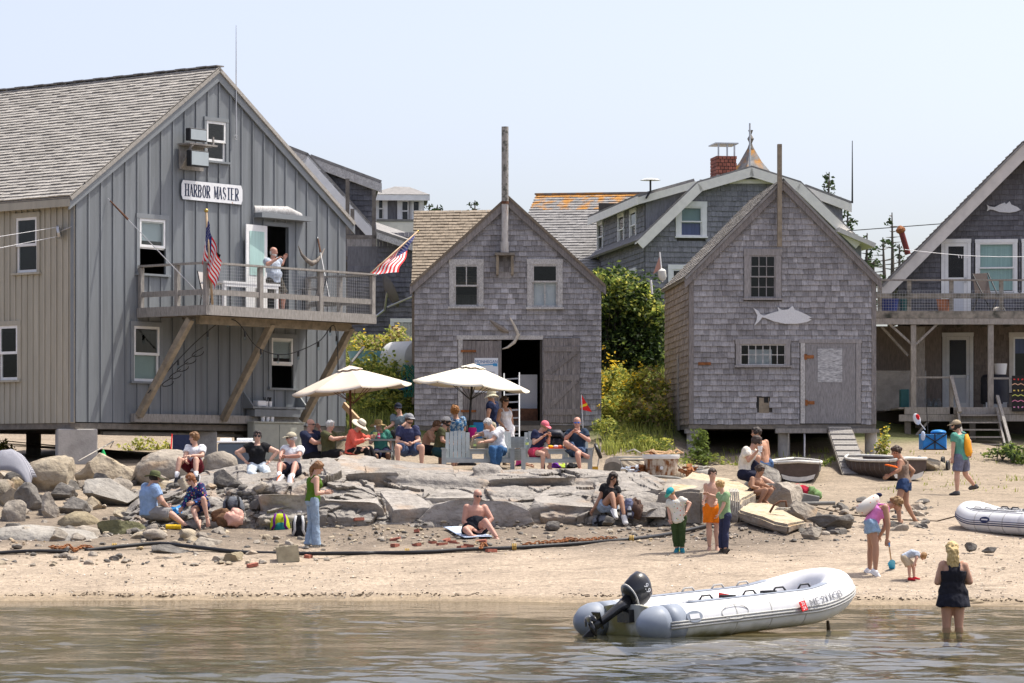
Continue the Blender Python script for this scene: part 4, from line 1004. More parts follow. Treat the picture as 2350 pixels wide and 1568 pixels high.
def plank_door(par,f,x0,x1,z0,z1,n,y,m='weathered_plank',zbrace=True,ledges=((.12,.2),(.62,.7)),flip=False):
 t_=MB(f).box(x0,x1,y-.004,y+.012,z0,z1).build('door','backing',par);PINV[t_.name]=Matrix()
 w_=(x1-x0)/n
 for i in range(n):sub(MB(f).box(x0+i*w_+.003,x0+(i+1)*w_-.003,y-.03-R.uniform(0,.004),y-.005,z0+R.uniform(0,.03),z1-R.uniform(0,.02)),'plank',m,t_)
 for a,b in ledges:sub(MB(f).box(x0+.02,x1-.02,y-.058,y-.031,z0+(z1-z0)*a,z0+(z1-z0)*b),'ledge',m,t_)
 if zbrace:
  for k in range(len(ledges)-1):
   za_=z0+(z1-z0)*ledges[k][1];zb_=z0+(z1-z0)*ledges[k+1][0]
   p,q_=(x0+.1,y-.044,za_),(x1-.1,y-.044,zb_)
   sub(MB(f).beam(p,q_,.12,.026,up=(0,1,0)),'brace',m,t_)
 return t_
plank_door(ms,mf,dm[0]+.01,od[0]-.01,dm[2],dm[3]-.02,9,.0,zbrace=False,ledges=())
rd=wpx(mf,Z3,1745,1335,1982,1810);plank_door(ms,mf,rd[0]+.05,rd[1],MZB+.05,rd[3],9,-.05,ledges=((.1,.17),(.5,.57),(.84,.9)))
for z_ in(dm[2]+.25,dm[3]-.3):MB(mf).box(dm[0]-.05,dm[0]+.35,-.075,-.055,z_-.03,z_+.03).build('hinge','rust',ms)
a_=wpx(mf,Z3,1337,1457,1482,1668,-.05)
sgn=thing('poster_sign',mf((a_[0],-.06,a_[2])),'white printed sign with blue oar emblem on the left shack door','sign')
mat('ink_blue',(.03,.13,.33),.6);mat('ink_sky',(.05,.30,.6),.6);mat('ink_grey',(.05,.05,.06),.6);mat('paper',(.72,.76,.80),.6,.02)
MB(mf).box(a_[0],a_[1],-.05,-.036,a_[2],a_[3]).build('board','paper',sgn)
wd_=a_[1]-a_[0];cx_=(a_[0]+a_[1])/2
text_mesh('MONHEGAN',.115,'lettering','ink_blue',mf.mat(cx_,-.053,a_[3]-.1)@Matrix.Rotation(rad(90),4,'X'),sgn,.001,.9)
mb=MB(mf);mb.beam((a_[0]+.12,-.0515,a_[3]-.19),(a_[1]-.12,-.0515,a_[3]-.17),.025,.002,up=(0,1,0));mb.prism([(a_[0]+.02,a_[3]-.16),(a_[0]+.14,a_[3]-.15),(a_[0]+.14,a_[3]-.22),(a_[0]+.03,a_[3]-.23)],-.053,-.0505);mb.prism([(a_[1]-.02,a_[3]-.14),(a_[1]-.14,a_[3]-.14),(a_[1]-.14,a_[3]-.21),(a_[1]-.02,a_[3]-.22)],-.053,-.0505)
mb.build('oar_emblem','ink_sky',sgn)
text_mesh('Kayaks and Paddle Boards\n\nReserve Online',.05,'small_print','ink_grey',mf.mat(cx_,-.053,a_[3]-.42)@Matrix.Rotation(rad(90),4,'X'),sgn,.001,.82)
def zx(x,y,off=-.2):a__=mf.px(*Z3(x,y),off);return(a__[0],off,a__[1])
st=thing('stove_pipe',mf(zx(1524,945)),'tall mottled stove pipe rising up the front of the middle shack','chimney')
mat('pipe_white',(.5,.48,.45),.7,.15,6);overlay('pipe_white',(.25,.13,.07),4,.6,.75,(6,6,.6))
MB(mf).tube([zx(1524,500),zx(1524,42)],.092,14).build('flue','chimney_pipe',st,smooth=True)
MB(mf).tube([zx(1523,765),zx(1524,505)],.088,14).build('lower_pipe','pipe_white',st,smooth=True)
MB(mf).tube([zx(1522,812),zx(1522,748)],.108,14).build('base_pipe','pipe_white',st,smooth=True)
MB(mf).tube([zx(1524,515),zx(1524,498)],.1,14).build('collar','rust_dark',st,smooth=True)
for x_ in(1478,1568):p=zx(x_,825);q_=zx(x_,948);MB(mf).box(p[0]-.035,p[0]+.035,-.3,-.03,q_[2],p[2]).build('bracket','brace',st)
p=zx(1522,830);MB(mf).box(p[0]-.26,p[0]+.26,-.34,-.03,p[2],p[2]+.07).build('shelf','weathered_dark',st)
for nm,lab,pts_,rr,m_ in(('whale_bone','grey curved bone hanging across the top of the open doorway',((1556,1212),(1582,1260),(1605,1315),(1580,1362),(1540,1392),(1507,1402)),(.02,.035,.05,.045,.03,.01),'bone'),('whale_bone','dark weathered bone lying slanted on the shingles above the doors',((1432,1226),(1470,1255),(1510,1280),(1548,1300)),(.02,.06,.07,.03),'bone_dark')):
 MB(mf).tube([zx(x,y,-.12)for x,y in pts_],list(rr),8).build(nm,m_,None,smooth=True,label=lab,cat='bone')
wa=P(952,487,86.8);wb=P(1150,487,86.8);wc=P(1150,652,83.6);wd2=P(944,655,83.6)
wing=thing('shack_wing',(wd2.x,wd2.y,5),'brown shingled roof wing joined to the left of the middle shack','roof')
MB().slab([wd2,wc,wb,wa],.08).build('roof_deck','roof_brown',wing)
u_=(wc-wd2).normalized();v_=(wa-wd2);v_=(v_-u_*v_.dot(u_));H_=v_.length;v_.normalize()
pieces(wing,'shingle',roof_field(wd2+V((0,-.02,.03)),u_,v_,(wc-wd2).length,H_,.155,.2,'roof_brown',.025))
MB().box(wa.x,wb.x,84.2,86.6,4,6.9).build('wall','shingle_brown',wing)
for x_,h_ in((.25,0),(2.4,0),(4.6,0)):
 p=mf((x_,.3,0));z_=ground(p.x,p.y)-.1
 MB().lathe([(.17,z_),(.17,MZB-.14)],(p.x,p.y,0),None,14).build('pier','concrete_dark',None,smooth=True,label='%s round concrete pier under the middle shack'%{.25:'left',2.4:'middle',4.6:'right'}[x_],cat='pier')
 # ====== right shack
q=P(1581,976,81);RA=rad(3)
RZB,RZE,RZR,RW,RL=3.43,7.2,9.62,4.8,6.0
rf,rs,rspan=gable_shack('shingled_shack','weathered grey shack with white tuna cutout and a plank ramp',q.x,q.y,RA,RW,RL,RZB,RZE,RZR,'weathered_plank','roof_grey')
rw=wpx(rf,Z5,672,732,828,992);rl=wpx(rf,Z5,613,1276,890,1404)
rdr=wpx(rf,Z5,1012,1268,1318,1770);rdr=(rdr[0],rdr[1],RZB+.02,rdr[3])
mh=[wpx(rf,Z6,708,232,728,300),wpx(rf,Z6,758,232,785,262),wpx(rf,Z6,728,232,790,330)]
holes=[(rw[0]-.16,rw[1]+.16,rw[2]-.06,rw[3]+.12),(rl[0]-.14,rl[1]+.14,rl[2]-.08,rl[3]+.1),(rdr[0]-.15,rdr[1]+.15,RZB-1,rdr[3]+.05)]
it=shingle_field(rf,RZB,RZR-.1,lambda z:(rspan(z)[0]+(.12 if z<RZE else 0),rspan(z)[1]-(.12 if z<RZE else 0)),holes,.142,.165,'shingle',missing=mh)
pieces(rs,'shingle',it)
poly_wall(rs,'front_wall','backing',rf,[(0,RZB),(RW,RZB),(RW,RZE),(RW/2,RZR),(0,RZE)],[rw,rl],.004)
h0=mh[2];MB(rf).box(h0[0],h0[1],-.006,.002,h0[2],h0[3]).build('bare_sheathing','brace',rs)
MB(rf).box(mh[0][0],mh[0][1],-.008,-.003,mh[0][2],mh[0][3]).build('hole','dark',rs);MB(rf).box(mh[1][0],mh[1][1],-.009,-.0045,mh[1][2],mh[1][3]).build('hole','dark',rs)
for x_ in(0.0,RW-.12):MB(rf).box(x_,x_+.12,-.035,.0,RZB,RZE).build('corner_board','weathered_plank',rs)
RM=Mir(rf)
it=shingle_field(RM,RZB,RZE,lambda z:(.03,RL),[(2.2,2.5,3.2,5.2)],.16,.17,'shingle_brown',th=.028)
pieces(rs,'side_shingle',it,300)
MB(RM).box(2.2,2.5,-.05,0,3.3,5.25).build('side_post','weathered',rs)
MB(RM).box(0,RL,.002,.05,RZB,RZE).build('side_wall','backing',rs);MB(rf).box(RW-.05,RW,.06,RL,RZB,RZE).build('side_wall','shingle_brown',rs)
flat_shape('back_wall','backing',rf,[(.05,RZB),(RW-.05,RZB),(RW-.05,RZE),(RW/2,RZR),(.05,RZE)],RL-.05,RL,rs);MB(rf).box(0,RW,.0,RL,RZB-.12,RZB-.004).build('floor','weathered_dark',rs)
k_=(RZR-RZE)/(RW/2);za=RZE-.12*k_;vs=(rf((RW/2,0,RZR))-rf((-.12,0,za))).normalized()
pieces(rs,'roof_shingle',roof_field(rf((-.12,RL,za))+V((0,0,.09)),-rf.ey,vs,RL+.16,math.hypot(RW/2+.12,RZR-za),.15,.25,'roof_shingle',.022),150)
window(rs,rf,*rw,cw=.15,cm='grey_trim',sm_='grey_trim',top=(3,2),bot=(3,2),y=-.02,bar=.02,sw=.035)
window(rs,rf,*rl,cw=.12,cm='grey_trim',sm_='peeling',top=(6,2),y=-.02,single=True,bar=.022,sw=.03)
MB(rf).box(rl[0]+.25,rl[0]+.85,.3,.6,rl[2],rl[3]-.12).build('inside_bin','galv',rs)
dd_=MB(rf).box(rdr[0],rdr[1],-.04,-.012,rdr[2],rdr[3]).build('door','plywood',rs);PINV[dd_.name]=Matrix()
pt=wpx(rf,Z5,1086,1302,1236,1508);sub(MB(rf).box(pt[0],pt[1],-.048,-.041,pt[2],pt[3]),'patch','plywood_patch',dd_)
for x_,w_ in((rdr[0]-.13,.12),(rdr[1]+.01,.13)):MB(rf).box(x_,x_+w_,-.05,.0,RZB+.02,rdr[3]).build('door_post','peeling' if w_<.125 else 'grey_trim',rs)
MB(rf).box(rdr[0]-.17,rdr[1]+.17,-.055,0,rdr[3],rdr[3]+.1).build('door_head','grey_trim',rs)
for K,a_ in((Z5,(1003,1335,1062,1370)),(Z6,(1008,245,1066,280))):h_=wpx(rf,K,*a_);sub(MB(rf).box(h_[0],h_[1],-.06,-.049,h_[2]+.03,h_[3]-.03).box(h_[0],h_[0]+.07,-.064,-.0605,h_[2],h_[3]),'hinge','rust',dd_)
h_=wpx(rf,Z5,355,1378,432,1412);MB(rf).box(h_[0],h_[1],-.06,-.03,h_[2]+.04,h_[3]-.03).build('latch','rust',rs)
a_=wpx(rf,Z5,838,53,864,678,-.1);MB(rf).box(a_[0],a_[1],-.25,-.12,a_[2],a_[3]).build('upright_beam','brace',None,label='tall upright timber on the peak of the right shack',cat='beam')
def rfp(x,y,K=Z5,off=-.07):return rf.px(*K(x,y),off)
tuna=[(694,1052),(722,1070),(738,1092),(758,1100),(800,1085),(848,1072),(842,1046),(868,1066),(905,1062),(934,1040),(948,1064),(990,1080),(1030,1100),(1050,1112),(1030,1118),(1052,1124),(1020,1140),(960,1150),(890,1150),(820,1136),(770,1115),(748,1110),(730,1135),(700,1160),(714,1125),(718,1098)]
flat_shape('fish_cutout','fish_white',rf,[rfp(*p)for p in tuna],-.075,-.045,None,label='white wooden tuna cutout on the front of the right shack',cat='fish cutout')
for(x0,y0,x1,y1,lab)in((285,450,360,575,'left'),(843,450,918,595,'middle'),(1375,445,1450,620,'right')):
 c_=rf.px(*Z6((x0+x1)/2,y0),.25);p=rf((c_[0],.25,0));z_=ground(p.x,p.y)-.2;wd_=(x1-x0)*.375*p.y/F/2
 t_=thing('concrete_pier',(p.x,p.y,z_),'%s round concrete pier under the right shack'%lab,'pier')
 MB().lathe([(wd_,z_),(wd_,c_[1])],(p.x,p.y,0),None,20).build('column','concrete',t_,smooth=True)
 MB(rf).box(c_[0]-.2,c_[0]+.2,.08,.42,c_[1],RZB-.12).build('cap_post','weathered',t_)
c0=rf.px(*Z6(828,448),-.05);c1=rf.px(*Z6(1440,420),-.05);MB(rf).box(c0[0],c1[0],-.1,.04,c0[1],c1[1]).build('cross_beam','weathered',None,label='horizontal timber tied below the door of the right shack',cat='beam')
p=rf((.7,1.0,0));
for gx,gy in((.4,2.5),(.3,5.2),(4.4,4)):
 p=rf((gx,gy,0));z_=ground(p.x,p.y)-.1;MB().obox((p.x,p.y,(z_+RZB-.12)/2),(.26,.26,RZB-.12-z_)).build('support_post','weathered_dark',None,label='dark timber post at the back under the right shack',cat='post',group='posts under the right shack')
ra=rf.px(*Z6(1150,408),-.05);rb=rf.px(*Z6(1288,408),-.05);f0=G(*Z6(1245,708));f1=G(*Z6(1392,706));f1.y=f0.y
A0,A1=rf((ra[0],-.06,ra[1])),rf((rb[0],-.06,rb[1]));f0.z+=.05;f1.z=f0.z
rp=thing('plank_ramp',f0,'sloping plank ramp with cross slats leading up to the shack door','ramp')
nb=17
for i in range(nb):
 t0_,t1_=i/nb,(i+.95)/nb
 MB().slab([A0.lerp(f0,t1_),A1.lerp(f1,t1_),A1.lerp(f1,t0_),A0.lerp(f0,t0_)],.03).build('slat','weathered',rp)
 if i%2:m0,m1=A0.lerp(f0,t0_)+V((0,0,.015)),A1.lerp(f1,t0_)+V((0,0,.015));MB().beam(m0,m1,.05,.03).build('cleat','weathered',rp)
for a,b in((A0,f0),(A1,f1)):MB().beam(a+V((0,0,-.07)),b+V((0,0,-.07)),.06,.1).build('stringer','weathered_dark',rp)
# ====== porch house on the right
q=P(2060,935,90)
PZ=3.96
hf,ph,hspan=gable_shack('porch_house','shingled house with pinkish rake boards, upper deck and porch at right edge',q.x,q.y,rad(-8),7.06,7,3.2,7.83,11.4,'pinkish_trim','roof_grey',.45,.55,'house',.42)
ud=wpx(hf,Z5,1865,655,2003,1075);ud=(ud[0],ud[1],6.55,ud[3]);uw=wpx(hf,Z5,2072,655,2290,960);uw2=(uw[1]+.3,uw[1]+1.3,uw[2],uw[3])
ld=wpx(hf,Z5,1872,1228,2018,1660);ld=(ld[0],ld[1],PZ+.02,ld[3]);lw=wpx(hf,Z5,2285,1232,2500,1560)
hl=[(a-.12,b+.12,c-.05,d+.1)for a,b,c,d in(ud,uw,uw2,ld,lw)]
it=shingle_field(hf,3.2,6.4,hspan,hl,.17,.19,'shingle_shed')+shingle_field(hf,6.4,11.2,hspan,hl,.145,.16,'shingle_dark')
pieces(ph,'shingle',it)
poly_wall(ph,'front_wall','backing',hf,[(0,3.2),(7.06,3.2),(7.06,7.83),(3.53,11.4),(0,7.83)],[ud,uw,uw2,ld,lw],.004)
MB(hf).box(0,.05,.06,7,3.2,7.83).build('side_wall','shingle_shed',ph);flat_shape('back_wall','backing',hf,[(0.05,3.2),(7,3.2),(7,7.83),(3.53,11.38),(.05,7.83)],6.9,6.95,ph)
MB(hf).box(.05,7,.05,6.9,6.35,6.45).build('floor','backing',ph);MB(hf).box(.05,7,.05,6.9,3.2,3.3).build('floor','backing',ph)
u_=-hf.ey;v_=(hf((3.53,0,11.4))-hf((0,0,7.83))).normalized();zt_=7.83-.45
pieces(ph,'roof_shingle',roof_field(hf((-.45,7,zt_))+V((0,0,.09)),u_,v_,7.55,5.65,.15,.28,'roof_shingle',.03),150)
window(ph,hf,*uw,cw=.09,y=-.02,blind='curtain',bh=.95);window(ph,hf,*uw2,cw=.09,y=-.02,blind='curtain',bh=.95)
window(ph,hf,*lw,cw=.12,cm='pinkish_trim',y=-.02,single=True,blind='curtain_blue',bh=.3)
def storm_door(f,h,lab,sp=.52,low='curtain'):
 x0,x1,z0,z1=h;zm=z0+(z1-z0)*sp
 mb=MB(f);mb.box(x0-.1,x0,-.06,.02,z0-.02,z1);mb.box(x1,x1+.1,-.06,.02,z0-.02,z1);mb.box(x0-.11,x1+.11,-.065,.02,z1,z1+.11);mb.build('door_frame','white_trim',ph)
 mb=MB(f);w_=.1;mb.box(x0+.005,x0+w_,-.04,0,z0,z1-.005);mb.box(x1-w_,x1-.005,-.04,0,z0,z1-.005);mb.box(x0+w_,x1-w_,-.04,0,z1-w_,z1-.005);mb.box(x0+w_,x1-w_,-.04,0,zm-.04,zm+.04);mb.box(x0+w_,x1-w_,-.04,0,z0,z0+.18)
 d_=mb.build('door','white_trim',ph)
 sub(MB(f).add([(x0+w_,-.02,zm+.04),(x1-w_,-.02,zm+.04),(x1-w_,-.02,z1-w_),(x0+w_,-.02,z1-w_)],[(0,1,2,3)]),'screen','screen',d_)
 sub(MB(f).box(x0+w_,x1-w_,-.025,-.01,z0+.18,zm-.04),'panel','blind',d_)
 sub(MB(f).box(x1-.09,x1-.02,-.075,-.041,zm-.1,zm+.04),'handle','galv',d_)
storm_door(hf,ud,'u');storm_door(hf,ld,'l',.45)
bass=[(2122,420),(2140,432),(2170,436),(2205,418),(2232,408),(2240,418),(2262,400),(2272,420),(2310,436),(2330,452),(2300,464),(2262,470),(2200,466),(2160,452),(2142,450),(2122,462),(2128,440)]
flat_shape('fish_cutout','fish_white',hf,[hf.px(*Z5(*p),-.06)for p in bass],-.07,-.04,None,label='pale bass cutout high on the gable of the right house',cat='fish cutout')
a_=wpx(hf,Z5,1898,558,1920,588,-.3);MB(hf).box(a_[0],a_[1],-.4,-.2,a_[2],a_[3]).build('gable_lamp','black_metal',None,label='small black spotlight under the rake of the right house',cat='lamp')
fp=[P(*Z5(x,y),93)for x,y in((1640,725),(1600,590))]
ch=thing('flue_pipe',fp[0],'rusty red flue pipe with cap leaning on the right house roof','chimney')
mat('red_pipe',(.16,.03,.025),.5);MB().tube(fp,.085,12).build('pipe','red_pipe',ch,smooth=True);MB().lathe([(.09,0),(.14,.05),(.14,.12),(.04,.22)],fp[1]+V((0,0,-.02)),Matrix.Rotation(rad(-15),3,'Y'),12).build('cap','rust',ch)
dq=P(2012,720,86);DF=Fr(dq.x,86,0);LX=5.6
dk=thing('porch',DF((0,0,2.6)),'two storey weathered porch with mossy upper deck on the right house','porch')
for k in range(24):MB(DF).box(.0,LX,.05+k*.16,.05+k*.16+.155,6.48,6.53).build('deck_plank','deck_moss',dk)
MB(DF).box(-.02,LX,-.03,.04,6.37,6.56).build('rim_board','deck_moss',dk);MB(DF).box(-.02,LX,-.02,.05,6.2,6.365).build('rim_board','weathered',dk)
for k in range(9):MB(DF).box(.1+k*.65,.15+k*.65,.06,3.9,6.28,6.475).build('joist','weathered_dark',dk)
for x_ in(1468,1648,1907,2212):
 xx=DF.px(*Z5(x_,900))[0];MB(DF).box(xx-.055,xx+.055,-.0,.1,6.56,7.38).build('rail_post','deck_moss',dk)
MB(DF).box(-.05,LX,-.04,.14,7.381,7.42).build('top_rail','weathered',dk);MB(DF).box(-.02,LX,-.045,-.002,6.9,7.04).build('mid_rail','deck_moss',dk)
mb=MB(DF)
for i in range(74):mb.beam((.02+i*.075,-.05,6.57),(.02+i*.075,-.05,7.1),.004,.004)
for i in range(8):mb.beam((0,-.05,6.58+i*.075),(LX,-.05,6.58+i*.075),.004,.004)
mb.build('wire_mesh','galv',dk,kind='stuff')
for x_,w_ in((1675,.07),(2148,.075)):
 xx=DF.px(*Z5(x_,1300))[0];MB(DF).box(xx-w_,xx+w_,.02,.16,PZ-.2,6.19).build('porch_post','weathered',dk)
def db(x0,y0,x1,y1,off=.1,w_=.1):
 a,b=DF.px(*Z5(x0,y0),off),DF.px(*Z5(x1,y1),off);MB(DF).beam((a[0],off,a[1]),(b[0],off,b[1]),.06,w_,up=(0,1,0)).build('brace','weathered',dk)
db(1662,1275,1525,1150);db(1688,1275,1820,1150);db(1640,1345,1480,1170,.6)
MB(DF).box(.75,LX,-.02,.05,PZ-.19,PZ-.0).build('rim_board','weathered',dk);MB(DF).box(.6,LX,-.03,.0,PZ-.38,PZ-.2).build('rim_board','weathered',dk)
for k in range(24):MB(DF).box(.6,LX,.06+k*.16,.06+k*.16+.155,PZ-.05,PZ).build('deck_plank','weathered',dk)
a_=DF.px(*Z5(1690,1472));b_=DF.px(*Z5(1918,1472));MB(DF).box(a_[0],b_[0],.03,.12,a_[1]-.05,a_[1]).build('hand_rail','weathered',dk)
a2=DF.px(*Z5(2165,1478));b2=DF.px(*Z5(2260,1478));MB(DF).box(a2[0],b2[0]+.1,.03,.12,a2[1]-.05,a2[1]).build('hand_rail','weathered',dk)
MB(DF).beam((b_[0]-.05,.07,a_[1]),(b_[0]+.1,-.55,PZ-.15),.09,.09,up=(1,0,0)).build('hand_rail','weathered',dk);MB(DF).box(b_[0]-.1,b_[0]+.0,-.02,.1,PZ-.6,a_[1]-.05).build('newel_post','weathered',dk)
xs0,xs1=DF.px(*Z6(1945,400))[0],DF.px(*Z6(2175,400))[0]
for k in range(6):
 yy=-.05-k*.3;zz=PZ-.2-k*.2;MB(DF).box(xs0,xs1,yy-.28,yy,zz-.04,zz).build('tread','weathered',dk)
for x_ in(xs0-.03,xs1+.03):MB(DF).beam((x_,.0,PZ-.1),(x_,-1.85,PZ-1.4),.05,.22).build('stringer','weathered',dk)
MB(DF).beam((xs1+.05,.0,PZ+.3),(xs1+.2,-1.7,PZ-1.25),.08,.08).build('stair_rail','weathered',dk)
for x_ in(.85,2.6,4.6):MB(DF).box(x_-.08,x_+.08,.05,.2,2.2,PZ-.05).build('leg','weathered_dark',dk)
MB(DF).beam((.9,.08,3.0),(1.4,.08,3.58),.06,.14,up=(0,1,0)).build('brace','weathered',dk)
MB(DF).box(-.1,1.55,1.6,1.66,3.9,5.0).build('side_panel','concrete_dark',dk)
MB(DF).box(-.5,2.2,3.3,3.4,2.5,6.3).build('stair_wall','shingle_shed',dk)
MB(DF).box(1.25,1.5,1.5,1.6,3.2,6.2).build('corner_post','weathered',dk)
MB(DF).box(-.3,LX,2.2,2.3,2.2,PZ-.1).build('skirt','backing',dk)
def pot(c,r,h,m,label,plant=True):
 t_=thing('plant_pot',c,label,'pot');MB().lathe([(.001,0),(r*.75,0),(r,h),(r*1.08,h),(r*1.08,h-.05*h),(r*.9,h*.9),(.001,h*.88)],c,None,16).build('pot',m,t_,smooth=True)
 if plant:leafball(MB(),c+V((0,0,h+.06)),(r*.7,r*.7,.12),30,.05).build('leaves','leaf_mid',t_,kind='stuff')
def leafball(mb,c,r3,n,s,rnd=R,droop=0):
 for _ in range(n):
  while True:
   p=V((rnd.uniform(-1,1),rnd.uniform(-1,1),rnd.uniform(-1,1)))
   if p.length<1:break
  p=V((p.x*r3[0],p.y*r3[1],p.z*r3[2]));q_=V(c)+p;leaf(mb,q_,s*rnd.uniform(.6,1.3),rnd)
 return mb
def leaf(mb,q_,s,rnd=R):
 a=V((rnd.gauss(0,1),rnd.gauss(0,1),rnd.gauss(0,.6))).normalized();b=a.orthogonal().normalized();b=Quaternion(a,rnd.random()*6.3)@b
 n_=a.cross(b)*s*.12
 mb.add([q_-a*s*.5,q_+b*s*.28+n_,q_+a*s*.5,q_-b*s*.28+n_],[(0,1,2,3)])
def leafmat(nm,c,c2,isl=.35):
 m=mat(nm,c,.55,0,1.2,col2=c2,island=isl,spec=.3);N,L,b=nodes(nm)
 src=b.inputs['Base Color'].links[0].from_socket
 tl=N.new('ShaderNodeBsdfTranslucent');mx=N.new('ShaderNodeMixShader');mx.inputs[0].default_value=.45
 hs=N.new('ShaderNodeHueSaturation');hs.inputs['Value'].default_value=1.5;hs.inputs['Hue'].default_value=.49;L.new(src,hs.inputs['Color']);L.new(hs.outputs[0],tl.inputs[0])
 L.new(b.outputs[0],mx.inputs[1]);L.new(tl.outputs[0],mx.inputs[2]);L.new(mx.outputs[0],N['Material Output'].inputs[0])
leafmat('leaf_mid',(.11,.16,.035),(.20,.26,.06));leafmat('leaf_dark',(.022,.045,.014),(.045,.075,.022));leafmat('leaf_yellow',(.36,.38,.07),(.50,.49,.12));leafmat('leaf_red',(.16,.07,.02),(.22,.15,.03));leafmat('leaf_conifer',(.02,.04,.015),(.05,.075,.03))
leafmat('flower_yellow',(.55,.40,.03),(.65,.5,.05));leafmat('grass_dry',(.30,.24,.12),(.42,.34,.19));leafmat('grass_green',(.19,.23,.05),(.33,.35,.09));leafmat('flower_white',(.6,.6,.55),(.7,.7,.65))
mat('bark',(.12,.10,.085),.9,.2,8);mat('pot_blue',(.02,.04,.22),.3,.1,5);mat('terracotta',(.42,.17,.09),.8,.1,5);mat('teal_bin',(.02,.10,.11),.5);mat('fabric_brown',(.16,.13,.11),.9,.1,30);mat('cover_black',(.015,.016,.025),.55,.3,4,bump=.4,bscale=6)
def dpt(K,x,y,off):a_=DF.px(*K(x,y),off);return DF((a_[0],off,a_[1]))
c=dpt(Z5,1520,1070,.5);pot(V((c.x,c.y,6.53)),.3,.5,'pot_blue','glazed blue pot at the left end of the upper deck',False)
c=dpt(Z5,1858,1075,.25);pot(V((c.x,c.y,6.53)),.19,.36,'terracotta','terracotta pot with a small plant on the upper deck')
c=dpt(Z5,1618,1075,.6);MB().lathe([(.001,0),(.13,0),(.17,.4),(.14,.4),(.12,.05)],(c.x,c.y,6.53),None,16).build('bin','teal_bin',None,smooth=True,label='dark teal bin beside the blue pot on the upper deck',cat='bin')
c=dpt(Z5,2185,1075,.15);MB().ell((c.x,c.y,6.6),(.11,.11,.08)).build('shell','shell',None,smooth=True,label='round pale shell on the upper deck edge',cat='shell')
c=dpt(Z5,2105,1070,1.2);b=V((c.x,c.y,6.53));lc=thing('lounge_chair',b,'brown folding lounge chair on the upper deck','chair')
MB().slab([b+V((-.3,.1,1.12)),b+V((.1,.1,1.14)),b+V((.18,-.1,.5)),b+V((-.25,-.1,.48))],.03).build('backrest','fabric_brown',lc);MB().slab([b+V((-.25,-.1,.48)),b+V((.18,-.1,.5)),b+V((.3,-.75,.4)),b+V((-.12,-.75,.4))],.03).build('seat','fabric_brown',lc)
for p_,q_ in(((-.3,.12,1.12),(.12,-.6,.02)),((.12,.12,1.14),(.5,-.6,.02)),((-.25,-.6,.45),(-.3,.3,.02)),((.3,-.6,.45),(.2,.3,.02))):MB().tube([b+V(p_),b+V(q_)],.018,6).build('leg','black_metal',lc)
a_=DF.px(*Z6(2085,290),1.6);b_=DF.px(*Z6(2258,90),1.6)
gr=thing('covered_grill',DF((a_[0],1.6,PZ)),'barbecue under a black cover on the porch','grill')
mb=MB(DF);cx_,w_,h_=(a_[0]+b_[0])/2,(b_[0]-a_[0])/2,b_[1]-PZ
mb.loft([(V((cx_,1.6,PZ+.12)),V((w_,0,0)),V((0,.34,0))),(V((cx_,1.6,PZ+h_*.6)),V((w_*1.02,0,0)),V((0,.34,0))),(V((cx_,1.6,PZ+h_*.93)),V((w_*.97,0,0)),V((0,.3,0))),(V((cx_,1.6,PZ+h_)),V((w_*.8,0,0)),V((0,.22,0)))],n=24);mb.build('cover','cover_black',gr,smooth=True)
MB(DF).box(a_[0]+.1,b_[0]-.1,1.3,1.85,PZ,PZ+.16).build('base','galv',gr)
c=DF((cx_+.15,1.55,PZ+h_));MB().lathe([(.001,0),(.14,0),(.17,.3),(.18,.3),(.18,.27),(.15,.02)],c,None,16).build('bucket','white_plastic',None,smooth=True,label='white plastic bucket standing on the covered grill',cat='bucket')
a_=DF.px(*Z6(2275,312),-.1);cbp=thing('chalkboard',DF((a_[0],-.1,a_[1])),'black board painted with bright zigzags at the right edge of the porch','board')
MB(DF).box(a_[0],a_[0]+1.0,-.14,-.1,a_[1]-.02,a_[1]+.95).build('panel','dark',cbp)
for k,cc in enumerate(((.7,.05,.05),(.75,.45,.3),(.8,.6,.15),(.6,.65,.15),(.75,.25,.4),(.7,.3,.5))):
 mat('chalk%d'%k,cc,.8);mb=MB(DF);zz=a_[1]+.85-k*.15
 for i in range(12):
  if k in(0,2,5):mb.obox((a_[0]+.06+i*.11,-.144,zz),(.05,.004,.03),Matrix.Rotation(i*1.3,3,'Y'))
  else:mb.beam((a_[0]+i*.08,-.144,zz+(.04 if i%2 else 0)),(a_[0]+i*.08+.08,-.144,zz+(0 if i%2 else.04)),.02,.004,up=(0,1,0))
 mb.build('zigzag','chalk%d'%k,cbp)
a_=wpx(DF,Z6,1692,118,1732,205,3.8);ps=thing('poster',DF((a_[0],3.8,a_[2])),'small black and white poster on the porch wall left of the door','poster')
MB(DF).box(a_[0],a_[1],3.8,3.82,a_[2],a_[3]).build('paper','blind',ps);MB(DF).box(a_[0],a_[1],3.794,3.7995,a_[2],a_[2]+.14).build('footer','dark',ps);MB(DF).box(a_[0]+.06,a_[1]-.06,3.794,3.7995,a_[2]+.2,a_[3]-.08).build('picture','ink_grey',ps)
a_=wpx(DF,Z6,1692,205,1732,280,3.0);mat('cardboard',(.36,.23,.13),.9);MB(DF).box(a_[0],a_[1],3.0,3.3,PZ,a_[3]).build('carton','cardboard',None,bevel=.005,label='brown cardboard carton on the porch below the poster',cat='carton')
for i,x_ in enumerate((1765,1800,1825)):
 c=DF.px(*Z6(x_,280),2.6);MB().lathe([(.001,0),(.09,0),(.1,.16),(.035,.26),(.03,.3)],DF((c[0],2.6,PZ)),None,14).build('water_jug','bottle',None,smooth=True,label='%s clear plastic jug on the porch floor beside the door'%('left','middle','right')[i],cat='jug')
